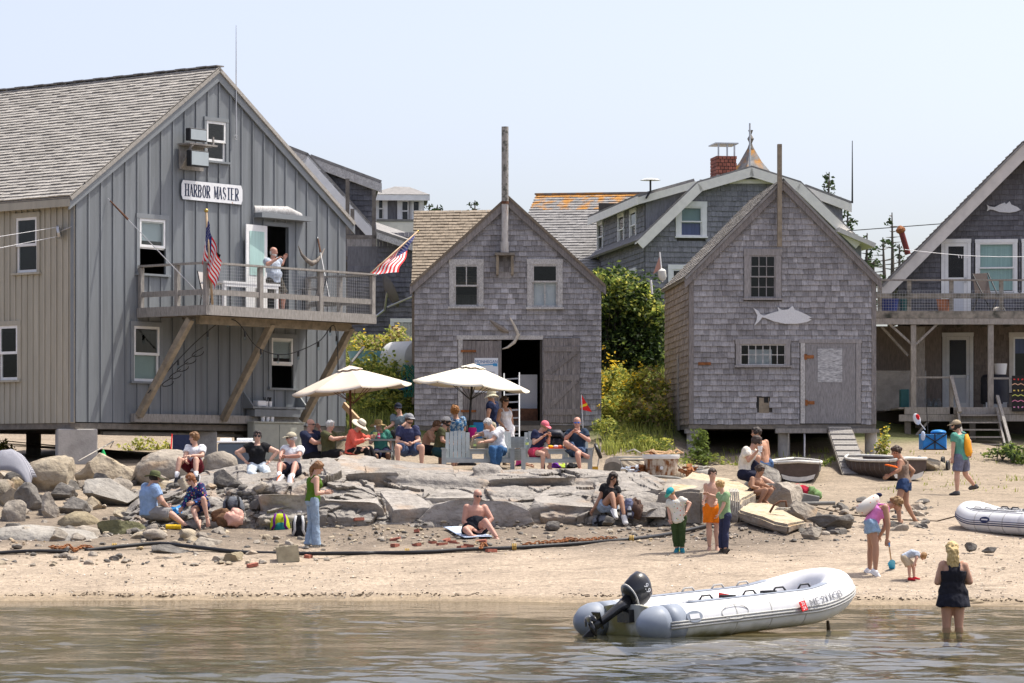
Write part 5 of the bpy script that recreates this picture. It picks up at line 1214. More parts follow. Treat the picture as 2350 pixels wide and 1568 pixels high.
c=DF.px(*Z6(1622,290),.6);MB(DF).box(c[0]-.14,c[0]+.1,.5,.8,PZ-.0,PZ+.5).build('recycling_bin','teal_bin',None,bevel=.02,label='tall dark teal recycling bin at the corner of the porch',cat='bin')
a,b=P(*Z5(1620,695),86),P(2420,587,86);MB().tube([a.lerp(b,t)+V((0,0,-.1*math.sin(math.pi*t)))for t in np.linspace(0,1,9)],.008,5).build('washing_line','white_plastic',None,label='white washing line stretched across the right house deck',cat='line')
for i in range(4):c=a.lerp(b,.36+.02*i)+V((0,0,-.13));MB().obox(c,(.015,.02,.09),Matrix.Rotation(.3*(i-1),3,'Y')).build('clothes_peg','white_plastic',None,label='white clothes peg on the washing line, number %s from the left'%('one','two','three','four')[i],cat='peg')
a,b=P(1945,530,104),P(2345,500,104);MB().tube([a,b],.015,5).build('power_line','dark',None,label='thin dark power line crossing the sky behind the right house',cat='line')
# ====== big gambrel house behind
GA=rad(9);q=P(1480,690,105);gf=Fr(q.x,q.y,GA)
bh=thing('gambrel_house',gf((0,0,6)),'large grey shingled gambrel house with cream trim on the hill','house')
def gpt(x,y,off=0):return gf.px(*Z4(x,y),off)
gout=[gpt(815,1200),gpt(2062,1200),gpt(2062,740),gpt(1752,440),gpt(1452,345),gpt(1122,440),gpt(815,738)]
g_x1=gout[1][0]
def gspan(z):
 xs_=[]
 pts=[gout[0],gout[6],gout[5],gout[4],gout[3],gout[2],gout[1]]
 L_=[gout[0],gout[6],gout[5],gout[4]];R_=[gout[1],gout[2],gout[3],gout[4]]
 return(float(np.interp(z,[p[1]for p in L_],[p[0]for p in L_])),float(np.interp(z,[p[1]for p in R_],[p[0]for p in R_])))
gwin=[wpx(gf,Z4,1030,582,1162,762),wpx(gf,Z4,980,965,1100,1150)]
zlo=gout[0][1]
it=shingle_field(gf,zlo,gout[4][1]-.15,gspan,[(a-.12,b+.12,c-.1,d+.1)for a,b,c,d in gwin],.17,.17,'shingle_house')
pieces(bh,'shingle',it,120)
poly_wall(bh,'front_wall','backing',gf,gout,gwin,.004)
window(bh,gf,*gwin[0],cw=.16,y=-.02,blind='green_blind',bh=.55,low_blind='curtain_blue');window(bh,gf,*gwin[1],cw=.14,y=-.02)
GL=8.6
for a,b in((4,5),(5,6),(4,3),(3,2)):
 A_,B_=gout[a],gout[b];dx=B_[0]-A_[0];e=.35/abs(dx)if b in(6,2)else 0
 B_=(B_[0]+dx*e,B_[1]+(B_[1]-A_[1])*e)
 MB().slab([gf((A_[0],-.35,A_[1]+.06)),gf((B_[0],-.35,B_[1]+.06)),gf((B_[0],GL,B_[1]+.06)),gf((A_[0],GL,A_[1]+.06))],.08).build('roof','roof_grey',bh)
 nx,nz_=-(B_[1]-A_[1]),B_[0]-A_[0];ln=math.hypot(nx,nz_);s_=-.3/ln*(1 if nz_>0 else-1)
 flat_shape('rake_board','cream_trim',gf,[A_,B_,(B_[0]+nx*s_,B_[1]+nz_*s_),(A_[0]+nx*s_,A_[1]+nz_*s_)],-.36,-.28,bh)
 flat_shape('soffit','cream_trim',gf,[(A_[0],A_[1]-.06),(B_[0],B_[1]-.06),(B_[0],B_[1]-.02),(A_[0],A_[1]-.02)],-.28,0,bh)
tp=[gpt(1250,432),gpt(1330,410),gpt(1520,410),gpt(1590,432)];flat_shape('frieze','cream_trim',gf,[gpt(1200,440),gpt(1620,440),gpt(1540,415),gpt(1320,415)],-.1,-.03,bh)
ge=gpt(812,520);zsb=gout[6][1]-3.2
GM=Mir(gf)
sww=[]
for x0,y0,x1,y1 in((528,672,562,858),(655,622,692,818),(727,596,766,792),(724,962,766,1062)):
 fs=gf.side()
 def sx(x,y):
  dr=V(((Z4(x,y)[0]-CX)/F,1,(YH-Z4(x,y)[1])/F));n_=gf.ex;t_=gf.o.dot(n_)/(dr.x*n_.x+dr.y*n_.y);p=dr*t_;return(p-gf.o).dot(gf.ey),CH+dr.z*t_
 a,b,c,d=sx(x0,y1),sx(x1,y1),sx(x0,y0),sx(x1,y0);sww.append((min(a[0],b[0])+.08,max(a[0],b[0])-.08,(a[1]+b[1])/2+.08,(c[1]+d[1])/2-.08))
zet=sx(812,535)[1]
it=shingle_field(GM,zlo,zet,lambda z:(.02,GL-.3),[(a-.1,b+.1,c-.08,d+.08)for a,b,c,d in sww],.17,.18,'shingle_house')
pieces(bh,'shingle',it,60)
for h in sww:window(bh,GM,*h,cw=.09,y=-.02)
poly_wall(bh,'side_wall','backing',GM,[(0,zlo),(GL,zlo),(GL,zet),(0,zet)],sww,.004)
A_,B_=gf((gpt(1110,428)[0],-.1,gpt(1110,428)[1])),gf((-.35,-.35,zet+.02))
MB().slab([A_+V((0,0,.1)),B_+V((0,0,.1)),B_+gf.ey*(GL+.4)+V((0,0,.1)),A_+gf.ey*(GL+.4)+V((0,0,.1))],.1).build('dormer_roof','roof_grey',bh)
flat_shape('dormer_rake','cream_trim',gf,[(A_-gf.o).dot(gf.ex)and((A_-gf.o).dot(gf.ex),A_.z),((B_-gf.o).dot(gf.ex),B_.z),((B_-gf.o).dot(gf.ex),B_.z-.24),((A_-gf.o).dot(gf.ex),A_.z-.24)],-.33,-.25,bh)
flat_shape('dormer_cheek','shingle_house',gf,[(0.02,gout[6][1]),(0.02,zet),gpt(1110,432),gpt(1118,450)],-.02,.03,bh)
MB(GM).box(-.4,GL,-.36,-.3,zet-.22,zet+.05).build('gutter','cream_trim',bh);MB(GM).box(GL-.4,GL-.3,-.08,-.02,zlo,zet).build('downpipe','cream_trim',bh)
C_,D_=gpt(1790,460),gpt(2070,565);flat_shape('dormer_rake','cream_trim',gf,[C_,D_,(D_[0],D_[1]-.28),(C_[0],C_[1]-.28)],-.2,-.12,bh)
MB().slab([gf((C_[0],-.2,C_[1]+.08)),gf((D_[0],-.2,D_[1]+.08)),gf((D_[0],GL,D_[1]+.08)),gf((C_[0],GL,C_[1]+.08))],.08).build('dormer_roof','roof_grey',bh)
flat_shape('dormer_cheek','shingle_house',gf,[gpt(1850,525),gpt(2020,585),gpt(2022,705),gpt(2010,690)],-.05,.02,bh)
MB(gf).box(g_x1-.05,g_x1,.05,GL,zlo,gout[2][1]).build('side_wall','shingle_house',bh);MB(gf).box(.05,g_x1-.05,GL-.1,GL,zlo,gout[3][1]).build('back_wall','backing',bh)
MB(gf).box(.05,g_x1-.05,.1,GL-.2,gout[6][1]-.6,gout[6][1]-.5).build('floor','backing',bh)
E_,F_=gpt(1975,715),gpt(2200,812);MB().slab([gf((E_[0],-.6,E_[1])),gf((F_[0],-.6,F_[1])),gf((F_[0],3,F_[1])),gf((E_[0],3,E_[1]))],.15).build('porch_roof','pinkish_trim',bh);flat_shape('porch_wall','shingle_house',gf,[(E_[0],zlo),(F_[0]-.4,zlo),(F_[0]-.4,F_[1]-.1),(E_[0],E_[1]-.1)],-.2,-.1,bh)
c0,c1=gpt(1252,380,3),gpt(1376,272,3);chm=thing('brick_chimney',gf((c0[0],3,c0[1]-.6)),'red brick chimney with a metal cap on the gambrel house roof','chimney')
mb=MB(gf);mb.box(c0[0]+.02,c1[0]-.02,3.02,3.98,c0[1]-.8,c1[1]);mb.build('core','backing',chm)
bz=c0[1]-.8;k=0
while bz<c1[1]:
 nb=5;w_=(c1[0]-c0[0])/nb;xo=-.5*w_ if k%2 else 0
 for i in range(nb+1):
  xa,xb=max(c0[0],c0[0]+xo+i*w_),min(c1[0],c0[0]+xo+(i+1)*w_-.02)
  if xb-xa>.05:MB(gf).box(xa,xb,3.0,3.2,bz,bz+.1).build('brick','brick',chm)
 for i in range(4):MB(gf).box(c0[0],c0[0]+.2,3.21+i*.2,3.39+i*.2,bz,bz+.1).build('brick','brick',chm)
 bz+=.12;k+=1
MB(gf).box(c0[0]-.05,c1[0]+.05,2.95,4.05,c1[1]+.42,c1[1]+.46).build('cap','galv',chm)
for x_ in(c0[0]+.05,(c0[0]+c1[0])/2,c1[0]-.1):MB(gf).box(x_,x_+.05,3.02,3.07,c1[1],c1[1]+.42).build('cap_leg','galv',chm)
ap=gpt(1460,200,4);bl=gpt(1376,345,4);br=gpt(1592,385,4)
cu=thing('cupola',gf((ap[0],4,bl[1]-1)),'pointed cupola roof with orange lichen and finial behind the chimney','cupola')
hw=(br[0]-bl[0])/2;cxx=ap[0]+.12;zb_=br[1]-.05;mb=MB(gf)
th8=[rad(22.5+45*k)for k in range(8)]
rot_=rad(20);th4=[rot_+rad(45+90*k)for k in range(4)]
prof=[(hw*1.35,zb_),(hw*.62,zb_+(ap[1]-zb_)*.5),(.07,ap[1])]
vs_=[(cxx+r_*math.cos(t),4.5+r_*math.sin(t),z_)for r_,z_ in prof for t in th4]
mb.add(vs_,[(i*4+k,i*4+(k+1)%4,i*4+4+(k+1)%4,i*4+4+k)for i in range(2)for k in range(4)]);mb.build('roof','roof_lichen',cu)
MB(gf).box(cxx-hw*.85,cxx+hw*.85,4.5-hw*.85,4.5+hw*.85,zb_-1.5,zb_+.02).build('drum','shingle_house',cu)
zt=gpt(1460,120,4)[1];MB(gf).lathe([(.12,ap[1]-.1),(.05,ap[1]+.1),(.12,ap[1]+.25),(.03,ap[1]+.4),(.09,ap[1]+.55),(.02,zt)],(cxx,4.5,0),None,10).build('finial','weathered_dark',cu)
MB(gf).tube([(gpt(1443,340)[0],-.3,gpt(1443,345)[1]),(gpt(1443,75)[0],-.3,gpt(1443,75)[1])],.03,6).build('pole','galv',None,label='thin metal pole on the peak of the gambrel house',cat='pole')
MB(gf).tube([(gpt(2073,560)[0],-.2,gpt(2073,562)[1]),(gpt(2073,180)[0],-.2,gpt(2073,180)[1])],[.03,.012],6).build('whip_antenna','dark',None,label='thin whip antenna at the right eave of the gambrel house',cat='antenna')
a=gpt(838,530,-.4);vt=thing('roof_vent',gf((a[0],-.4,a[1])),'white flat dish on a dark arm at the left eave of the gambrel house','dish')
MB(gf).tube([(a[0]-.1,-.4,a[1]),(a[0]+.05,-.4,a[1]+.25),(a[0]+.05,-.4,a[1]+.6)],.035,6).build('arm','black_metal',vt);MB(gf).lathe([(.34,.0),(.25,.04),(.05,.07)],(a[0]+.05,-.4,a[1]+.6),None,16).build('plate','fish_white',vt)
wa,wd2,wc=P(1230,449,119),P(1150,640,113.5),P(1560,640,110.5);wb=wa+(wc-wd2).normalized()*5.6
wg=thing('lichen_roof_wing',(wc.x,wc.y,6.5),'long grey roof with orange lichen along the ridge left of the gambrel house','roof')
MB().slab([wd2,wc,wb,wa],.1).build('roof_deck','roof_grey',wg)
u_=(wc-wd2).normalized();v_=wa-wd2;sk=v_.dot(u_);v_=(v_-u_*sk);H_=v_.length;v_.normalize();L_=(wc-wd2).length
it=roof_field(wd2+V((0,-.02,.04)),u_,v_,L_,H_,.2,.3,'roof_grey',.03,span=lambda t:(sk*t,L_))
lich=[(M,'roof_orange' if(M.translation-wd2).dot(v_)>H_*.93 else 'roof_lichen' if(M.translation-wd2).dot(v_)>H_*.80 else m_,s_)for M,m_,s_ in it]
pieces(wg,'roof_shingle',lich,100)
MB().box(wd2.x+1,wc.x,112.3,118,5,wd2.z).build('wall','shingle_house',wg)
MB().beam(wa+V((0,0,.05)),wb+V((0,0,.05)),.25,.06).build('ridge_cap','roof_lichen',wg)
# ====== houses behind, left
k3=lambda x,y,d:P(*Z3(x,y),d)
f1=Fr(P(600,600,100).x,100,rad(4))
ha=thing('gambrel_cottage',f1((0,0,6)),'dark shingled gambrel cottage with white rakes behind the grey house','house')
def fp_(x,y,off=0):return f1.px(*Z3(x,y),off)
out=[fp_(100,900),fp_(735,900),fp_(735,690),fp_(318,225),fp_(100,140)]
it=shingle_field(f1,out[0][1],out[3][1],lambda z:(out[0][0],float(np.interp(z,[out[2][1],out[3][1]],[out[2][0],out[3][0]]))),[],.17,.17,'shingle_dark');pieces(ha,'shingle',it,40)
poly_wall(ha,'front_wall','backing',f1,out,[],.004)
for a,b in((2,3),(3,4)):
 A_,B_=out[a],out[b];nx,nz_=-(B_[1]-A_[1]),B_[0]-A_[0];ln=math.hypot(nx,nz_);s_=.32/ln
 flat_shape('rake_board','peeling' if a==3 else 'white_trim',f1,[A_,B_,(B_[0]+nx*s_,B_[1]+nz_*s_),(A_[0]+nx*s_,A_[1]+nz_*s_)],-.4,-.3,ha)
 MB().slab([f1((A_[0],-.4,A_[1]+.08)),f1((B_[0],-.4,B_[1]+.08)),f1((B_[0],7,B_[1]+.08)),f1((A_[0],7,A_[1]+.08))],.1).build('roof','roof_grey',ha)
C_,D_=fp_(335,232),fp_(768,392);flat_shape('dormer_rake','peeling',f1,[C_,D_,(D_[0],D_[1]-.3),(C_[0],C_[1]-.3)],-.35,-.22,ha)
MB().slab([f1((C_[0],-.35,C_[1]+.08)),f1((D_[0],-.35,D_[1]+.08)),f1((D_[0],7,D_[1]+.08)),f1((C_[0],7,C_[1]+.08))],.1).build('dormer_roof','roof_grey',ha)
ck=[fp_(400,315),fp_(728,425),fp_(728,690)]
it=shingle_field(f1,ck[2][1],ck[0][1]-.1,lambda z:(float(np.interp(z,[ck[2][1],ck[0][1]],[ck[2][0],ck[0][0]])),float(np.interp(z,[ck[1][1],ck[0][1]],[ck[1][0],ck[0][0]+.05]))),[],.17,.17,'shingle_dark',y=-.05);pieces(ha,'shingle',it,40)
flat_shape('dormer_cheek','backing',f1,[ck[0],ck[2],ck[1]],-.05,0,ha);MB(f1).box(ck[1][0]-.05,ck[1][0],0,7,ck[2][1],ck[1][1]).build('side_wall','shingle_dark',ha)
for x_,y0,y1 in((560,360,700),(722,430,900),(590,545,700)):
 a,b=fp_(x_,y1,-1.2),fp_(x_,y0,-1.2);MB(f1).box(a[0]-.06,a[0]+.06,-1.26,-1.14,a[1],b[1]).build('post','weathered_dark',None,label={560:'tall dark wooden post left of the cottage dormer',722:'dark wooden post at the right corner of the cottage',590:'short dark post beside the cottage balcony'}[x_],cat='post')
bo=fp_(545,870,-1.2);b1=fp_(740,870,-1.2);bt=fp_(545,705,-1.2)[1]
bal=thing('balcony',f1((bo[0],-1.2,bo[1]-.5)),'small weathered balcony with balusters behind the right end of the deck','balcony')
MB(f1).box(bo[0],b1[0],-1.25,.0,bo[1]-.12,bo[1]).build('floor','weathered_dark',bal);MB(f1).box(bo[0],b1[0],-1.26,-1.14,bt-.1,bt).build('top_rail','weathered_dark',bal);MB(f1).box(bo[0],b1[0],-1.24,-1.16,bo[1]+.08,bo[1]+.18).build('bottom_rail','weathered_dark',bal)
n=9
for i in range(n):xx=bo[0]+.1+(b1[0]-bo[0]-.2)*i/(n-1);MB(f1).box(xx-.05,xx+.05,-1.235,-1.17,bo[1]+.18,bt-.1).build('baluster','weathered',bal)
MB(f1).beam((bo[0]+.2,-1.0,bo[1]-.9),(b1[0]+.9,-1.0,bo[1]-2.6),.1,.1).build('stair_rail','weathered_dark',bal);MB(f1).box(bo[0],b1[0]+.1,-1.3,-1.2,bo[1]-.5,bo[1]-.14).build('fascia','weathered_dark',bal)
for xx in(bo[0]+.1,b1[0]-.1):MB(f1).box(xx-.07,xx+.07,-1.2,-1.06,5.2,bo[1]-.12).build('leg','weathered_dark',bal)
f2=Fr(P(862,700,96).x,96,rad(3));shd=thing('dark_shed',f2((0,0,6)),'dark shingled shed with peeling white door left of the middle shack','shed')
def sp(x,y,off=0):return f2.px(*Z3(x,y),off)
z_a,z_b=sp(745,690)[1],sp(960,755)[1];w_=sp(1010,800)[0];x0_=sp(560,700)[0]
it=shingle_field(f2,5.4,z_a,lambda z:(x0_ if z<sp(745,900)[1]else sp(740,700)[0],w_),[],.15,.16,'shingle_dark');pieces(shd,'shingle',it,100)
MB(f2).box(x0_,w_,.0,3,5,z_b-.1).build('wall','shingle_dark',shd)
A_,B_=sp(738,668,-.5),sp(1010,760,-.5);MB().slab([f2((A_[0],-.5,A_[1])),f2((B_[0],-.5,B_[1])),f2((B_[0],2,B_[1]+.4)),f2((A_[0],2,A_[1]+.4))],.08).build('roof','roof_grey',shd)
flat_shape('fascia','peeling',f2,[(A_[0],A_[1]-.04),(B_[0],B_[1]-.04),(B_[0],B_[1]-.28),(A_[0],A_[1]-.28)],-.48,-.42,shd)
dr=wpx(f2,Z3,845,1240,965,1470,-.03);plank_door(shd,f2,*dr,6,-.04,'peeling',False,());mb=MB(f2);mb.box(dr[0]-.12,dr[0],-.09,-.04,dr[2],dr[3]);mb.box(dr[0]-.12,dr[1],-.09,-.04,dr[3],dr[3]+.12);mb.build('door_frame','white_trim',shd)
c_=sp(850,1275,-.1);MB(f2).box(c_[0]-.1,c_[0]+.1,-.1,-.08,c_[1]-.06,c_[1]+.06).build('hinge','rust',shd)
c=f2((sp(803,1055,-.5)[0],-.5,sp(803,1055,-.5)[1]));sd=thing('satellite_dish',c,'dark satellite dish on the shed wall left of the middle shack','satellite dish')
rot=Matrix.Rotation(rad(65),3,'Y')@Matrix.Rotation(rad(-20),3,'X');mat('dish_grey',(.12,.115,.11),.6)
MB().lathe([(.001,-.02),(.3,.03),(.52,.12),(.53,.13),(.3,.05),(.001,.0)],c,rot,22,sx=1,sy=.85).build('dish','dish_grey',sd,smooth=True)
tip=c+V((.85,-.5,-.12));MB().tube([c+V((0,0,-.45)),tip],.03,6).build('arm','galv',sd);MB().ell(tip,(.1,.07,.1)).build('receiver','galv',sd);MB().tube([c,c+V((-.1,.45,-.5)),c+V((-.6,.5,-.9))],.04,6).build('mount','galv',sd)
f3=Fr(P(862,500,108).x,108,rad(3));dh=thing('dormer_house',f3((0,0,7)),'white windowed dormer house with hip roof behind the cottage','house')
def tp_(x,y,off=0):return f3.px(*Z3(x,y),off)
MB(f3).box(*[tp_(735,600)[0],tp_(1030,600)[0]],.1,4,6,tp_(900,465)[1]).build('wall','shingle_house',dh)
w2=wpx(f3,Z3,888,492,1004,622);wl_=(w2[0],(w2[0]+w2[1])/2-.06,w2[2],w2[3]);wr_=((w2[0]+w2[1])/2+.06,w2[1],w2[2],w2[3]);w1_=wpx(f3,Z3,745,475,782,610)
for h in(wl_,wr_,w1_):
 window(dh,f3,*h,cw=.13,y=.05,blind='curtain',bh=.8)
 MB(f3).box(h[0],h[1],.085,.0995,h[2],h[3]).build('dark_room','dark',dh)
mb=MB(f3);x0_,x1_=tp_(840,470)[0],tp_(1062,470)[0];ze_,zr_=tp_(900,462)[1],tp_(860,388)[1];xm0=tp_(855,388)[0]
mb.add([(x0_-.9,-.4,ze_),(x1_,-.4,ze_),(x1_,4,ze_),(x0_-.9,4,ze_),(xm0,1.2,zr_),(xm0+.5,1.4,zr_)],[(0,1,5,4),(1,2,5),(2,3,4,5),(3,0,4)]);mb.build('roof','roof_grey',dh);MB(f3).box(x0_-.9,x1_,-.38,-.3,ze_-.2,ze_-.01).build('fascia','white_trim',dh)
za_,zb_=tp_(900,630)[1],tp_(900,700)[1];MB().slab([f3((tp_(735,700)[0],-1.4,zb_+.4)),f3((tp_(1030,700)[0],-1.4,zb_+.4)),f3((tp_(1030,700)[0],.1,za_)),f3((tp_(735,700)[0],.1,za_))],.08).build('porch_roof','roof_grey',dh)
MB(f3).box(tp_(735,700)[0],tp_(1030,700)[0],-1.38,-1.3,zb_-.1,zb_+.36).build('porch_beam','cream_trim',dh);MB(f3).box(tp_(735,700)[0],tp_(1030,700)[0],-1.0,-.9,6,zb_-.1).build('porch_wall','cream_trim',dh)
# ====== plants
def bush(label,spots,leaf_m,n,s,name='bush',cat='bush',stems=True,flowers=None,core=True,group=None):
 """a shrub: a leaf mass spread over several lobes (world centre, radii) with stems"""
 base=V(spots[0][0]);base.z=ground(base.x,base.y)
 t_=thing(name,base,label,cat,group)
 lm=leaf_m if isinstance(leaf_m,(list,tuple))else[leaf_m]
 mbs={m:MB()for m in lm};r=random.Random(len(label)*31+int(base.x*50));tot=sum(a[0]*a[2]for _,a in spots)
 for c,a in spots:
  for _ in range(int(n*a[0]*a[2]/tot)):
   p=V((r.gauss(0,1),r.gauss(0,1),r.gauss(0,1))).normalized()*(r.random()**.35)*r.choice([1,1,1.15])
   q_=V(c)+V((p.x*a[0],p.y*a[1],p.z*a[2]))
   q_+=V((noise.noise(q_*2.2),0,noise.noise(q_*2.2+V((5,5,5)))))*.25
   leaf(mbs[r.choice(lm)],q_,s*r.uniform(.6,1.4),r)
 for i,(m,mb)in enumerate(mbs.items()):
  mb.build('foliage',m,t_,kind='stuff')
 mb=MB()
 for c,a in spots:
  for _ in range(5):p=base+V((r.uniform(-.3,.3),r.uniform(-.2,.2),-.1));mb.tube([p,V(c)+V((r.uniform(-.5,.5)*a[0],0,a[2]*r.uniform(-.3,.7)))],[.025,.008],5)
 mb.build('stem','bark',t_)
 if flowers:
  mb=MB()
  for _ in range(flowers[1]):
   c,a=r.choice(spots);p=V((r.gauss(0,.6),-abs(r.gauss(.5,.5)),abs(r.gauss(.4,.6))));q_=V(c)+V((p.x*a[0],p.y*a[1],p.z*a[2]))
   for _ in range(4):leaf(mb,q_+V((r.uniform(-.06,.06),r.uniform(-.06,.06),r.uniform(-.06,.1))),flowers[2],r)
  mb.build('flowers',flowers[0],t_,kind='stuff')
 return t_
def lobe(x,y,d,rx,ry,rz):return(P(x,y,d),(rx,ry,rz))
bush('dense dark ivy covering a bank between the two shacks',[lobe(1405,690,92,.95,1,1.0),lobe(1450,730,92,1.1,1,1.3),lobe(1490,790,92,.8,1,1.2),lobe(1420,800,92,1.1,1,1.2),lobe(1400,740,92,.8,1,1.1),lobe(1460,810,91.5,1.1,1,1.0),lobe(1500,740,92.3,.5,.8,.9)],['leaf_dark','leaf_dark','leaf_dark','leaf_mid'],9000,.15,'ivy_bank','ivy')
bush('yellow green and reddish ivy crown on top of the dark ivy',[lobe(1400,645,91.6,.7,.8,.32),lobe(1445,672,91.6,.8,.8,.35),lobe(1490,712,91.4,.6,.7,.4),(P(1395,690,91.2),(.5,.5,.5))],['leaf_mid','leaf_mid','leaf_dark','leaf_yellow'],1900,.15,'ivy','ivy')
MB().box(P(1378,0,93).x,P(1520,0,93).x,92.6,93.4,3,6.8).build('bank_wall','shingle_house',None,label='grey shingled wall behind the ivy between the shacks',cat='wall')
bush('tall goldenrod with yellow flower heads beside the middle shack',[lobe(1400,880,85,.45,.6,.55),lobe(1440,900,84.5,.6,.6,.6),lobe(1400,940,83.5,.5,.5,.5)],['leaf_mid','leaf_yellow','leaf_yellow'],2600,.12,'goldenrod','wildflowers',flowers=('flower_yellow',70,.09))
bush('pale yellow weeds in front of the brown side of the right shack',[lobe(1490,900,84.5,.5,.5,.6),lobe(1505,950,83,.35,.4,.5),lobe(1465,950,83.4,.5,.5,.45)],['leaf_yellow','leaf_mid','grass_dry'],2600,.12,'weeds','weeds',flowers=('flower_yellow',25,.07))
bush('low bright green weeds along the sandy bank between the shacks',[lobe(1400,985,81.5,.4,.4,.25),lobe(1430,1010,80.5,.4,.4,.22),lobe(1480,1020,80,.5,.4,.2),lobe(1520,1035,79.5,.35,.3,.25)],['leaf_mid','leaf_yellow'],1500,.1,'weeds','weeds')
bush('green leafy plant climbing the left pier of the right shack',[lobe(1608,1020,79.6,.22,.2,.42),lobe(1602,1055,79.3,.3,.2,.2)],['leaf_mid'],420,.13,'tall_weed','weed')
bush('grass and weeds in the shade under the right shack',[lobe(1660,1062,79.8,.7,.3,.14),lobe(1570,1058,79,.3,.3,.16),lobe(1860,1068,79.6,.6,.3,.12)],['leaf_mid','grass_green'],900,.1,'weeds','weeds')
bush('yellow flowered weed at the right pier of the right shack',[lobe(2020,1040,80.5,.2,.2,.35),lobe(2030,1000,80.8,.12,.1,.2)],['leaf_mid','leaf_yellow'],300,.11,'tall_weed','weed',flowers=('flower_yellow',10,.07))
bush('dark green weeds below the porch steps at the right edge',[lobe(2310,1035,81,.5,.4,.22),lobe(2345,1050,80.5,.4,.4,.18)],['leaf_mid','leaf_dark'],700,.12,'weeds','weeds')
bush('tall green bush behind the left umbrella',[lobe(815,900,86,.6,.7,.8),lobe(860,880,86,.7,.7,.8),lobe(905,900,85.5,.6,.6,.7),lobe(840,945,84.5,.7,.6,.5),lobe(910,945,84.5,.5,.5,.5)],['leaf_mid','leaf_yellow'],5200,.13,'bush','bush')
bush('dry yellow weeds on the bank above the umbrella',[lobe(822,800,92,.5,.6,.45),lobe(870,805,92,.6,.6,.4),lobe(915,790,92,.5,.5,.5),lobe(850,840,90,.8,.6,.4)],['grass_dry','leaf_yellow','leaf_mid'],2600,.14,'weeds','weeds',flowers=('flower_yellow',20,.09))
bush('green weeds under the floor of the grey house',[lobe(335,1022,88,.7,.3,.18),lobe(8,1025,80,.3,.3,.25)],['leaf_yellow','grass_green'],500,.12,'weeds','weeds')
mb=MB();r=random.Random(8)
def tuft(px,py,n,h):
 g_=G(px,py,ledge=False)
 for _ in range(n):
  p=g_+V((r.gauss(0,.12),r.gauss(0,.12),-.02));a=r.random()*6.3;d_=V((math.cos(a),math.sin(a),0));hh=h*r.uniform(.5,1.2)
  t=p+d_*hh*.4+V((0,0,hh));s_=V((-d_.y,d_.x,0))*.012
  mb.add([p-s_,p+s_,p+d_*hh*.12+V((0,0,hh*.6))+s_*.7,t,p+d_*hh*.12+V((0,0,hh*.6))-s_*.7],[(0,1,2,3,4)])
for _ in range(500):tuft(r.uniform(1380,1530),r.uniform(850,1045),9,.35)
for _ in range(330):tuft(r.uniform(790,955),r.uniform(790,985),9,.35)
for _ in range(70):tuft(r.uniform(1540,2030),r.uniform(1035,1075),8,.16)
for _ in range(60):tuft(r.uniform(2020,2340),r.uniform(1035,1130),6,.1)
mb.build('wild_grass','grass_green',None,label='wild grass growing on the banks around the shacks',cat='grass',kind='stuff')
def conifer(label,x,ytop,ybase,d,w_,bare=.0,seed=1,name='spruce_tree'):
 b=P(x,ybase,d);tp=P(x,ytop,d);H=tp.z-b.z;r=random.Random(seed)
 t_=thing(name,b,label,'tree',None)
 mb=MB();mb.tube([b,b.lerp(tp,.5)+V((r.uniform(-.1,.1),0,0)),tp],[.12,.07,.02],6);lf=MB()
 k=0;z=.12
 while z<.98:
  L_=w_*(1-z)**.7*r.uniform(.5,1.15)+.12
  for _ in range(2):
   a=r.random()*6.3;s_=b.lerp(tp,z);e=s_+V((math.cos(a)*L_,math.sin(a)*L_,r.uniform(-.1,.25)*L_))
   mb.tube([s_,e],[.025,.006],4)
   if r.random()>bare:
    for i in range(9):q_=s_.lerp(e,r.uniform(.35,1.05));leaf(lf,q_+V((r.gauss(0,.08),r.gauss(0,.08),r.gauss(0,.06))),r.uniform(.12,.26),r)
  z+=.035*6/max(H,2)
 mb.build('trunk','bark',t_)
 if lf.v:lf.build('crown','leaf_conifer',t_,kind='stuff')
conifer('dark spruce top rising behind the right roof of the gambrel house',1903,395,640,128,1.1,.1,3)
conifer('spruce with thin drooping branches beside the gambrel house porch',1946,470,720,126,.8,.3,4)
conifer('bare dead spruce on the skyline left of the red flue pipe',2047,488,720,125,.75,.75,5)
conifer('second dead spruce with few needles left of the tallest one',2026,545,720,122,.8,.7,6)
conifer('small half bare spruce nearest the right shack roof',1990,535,720,120,.7,.4,7)
conifer('thin dead spruce just left of the red flue pipe',2064,560,720,124,.5,.6,17)
conifer('green spruce low behind the right shack eave',2006,600,720,118,.8,.1,8)
conifer('small dark spruce top above the brown roof wing',1090,460,600,150,1.1,.05,9)
conifer('low dark spruce right of the dormer house',1004,470,600,150,1.3,.0,10);conifer('dark spruce tip between dormer house and roof wing',985,468,600,152,1.0,.05,11)
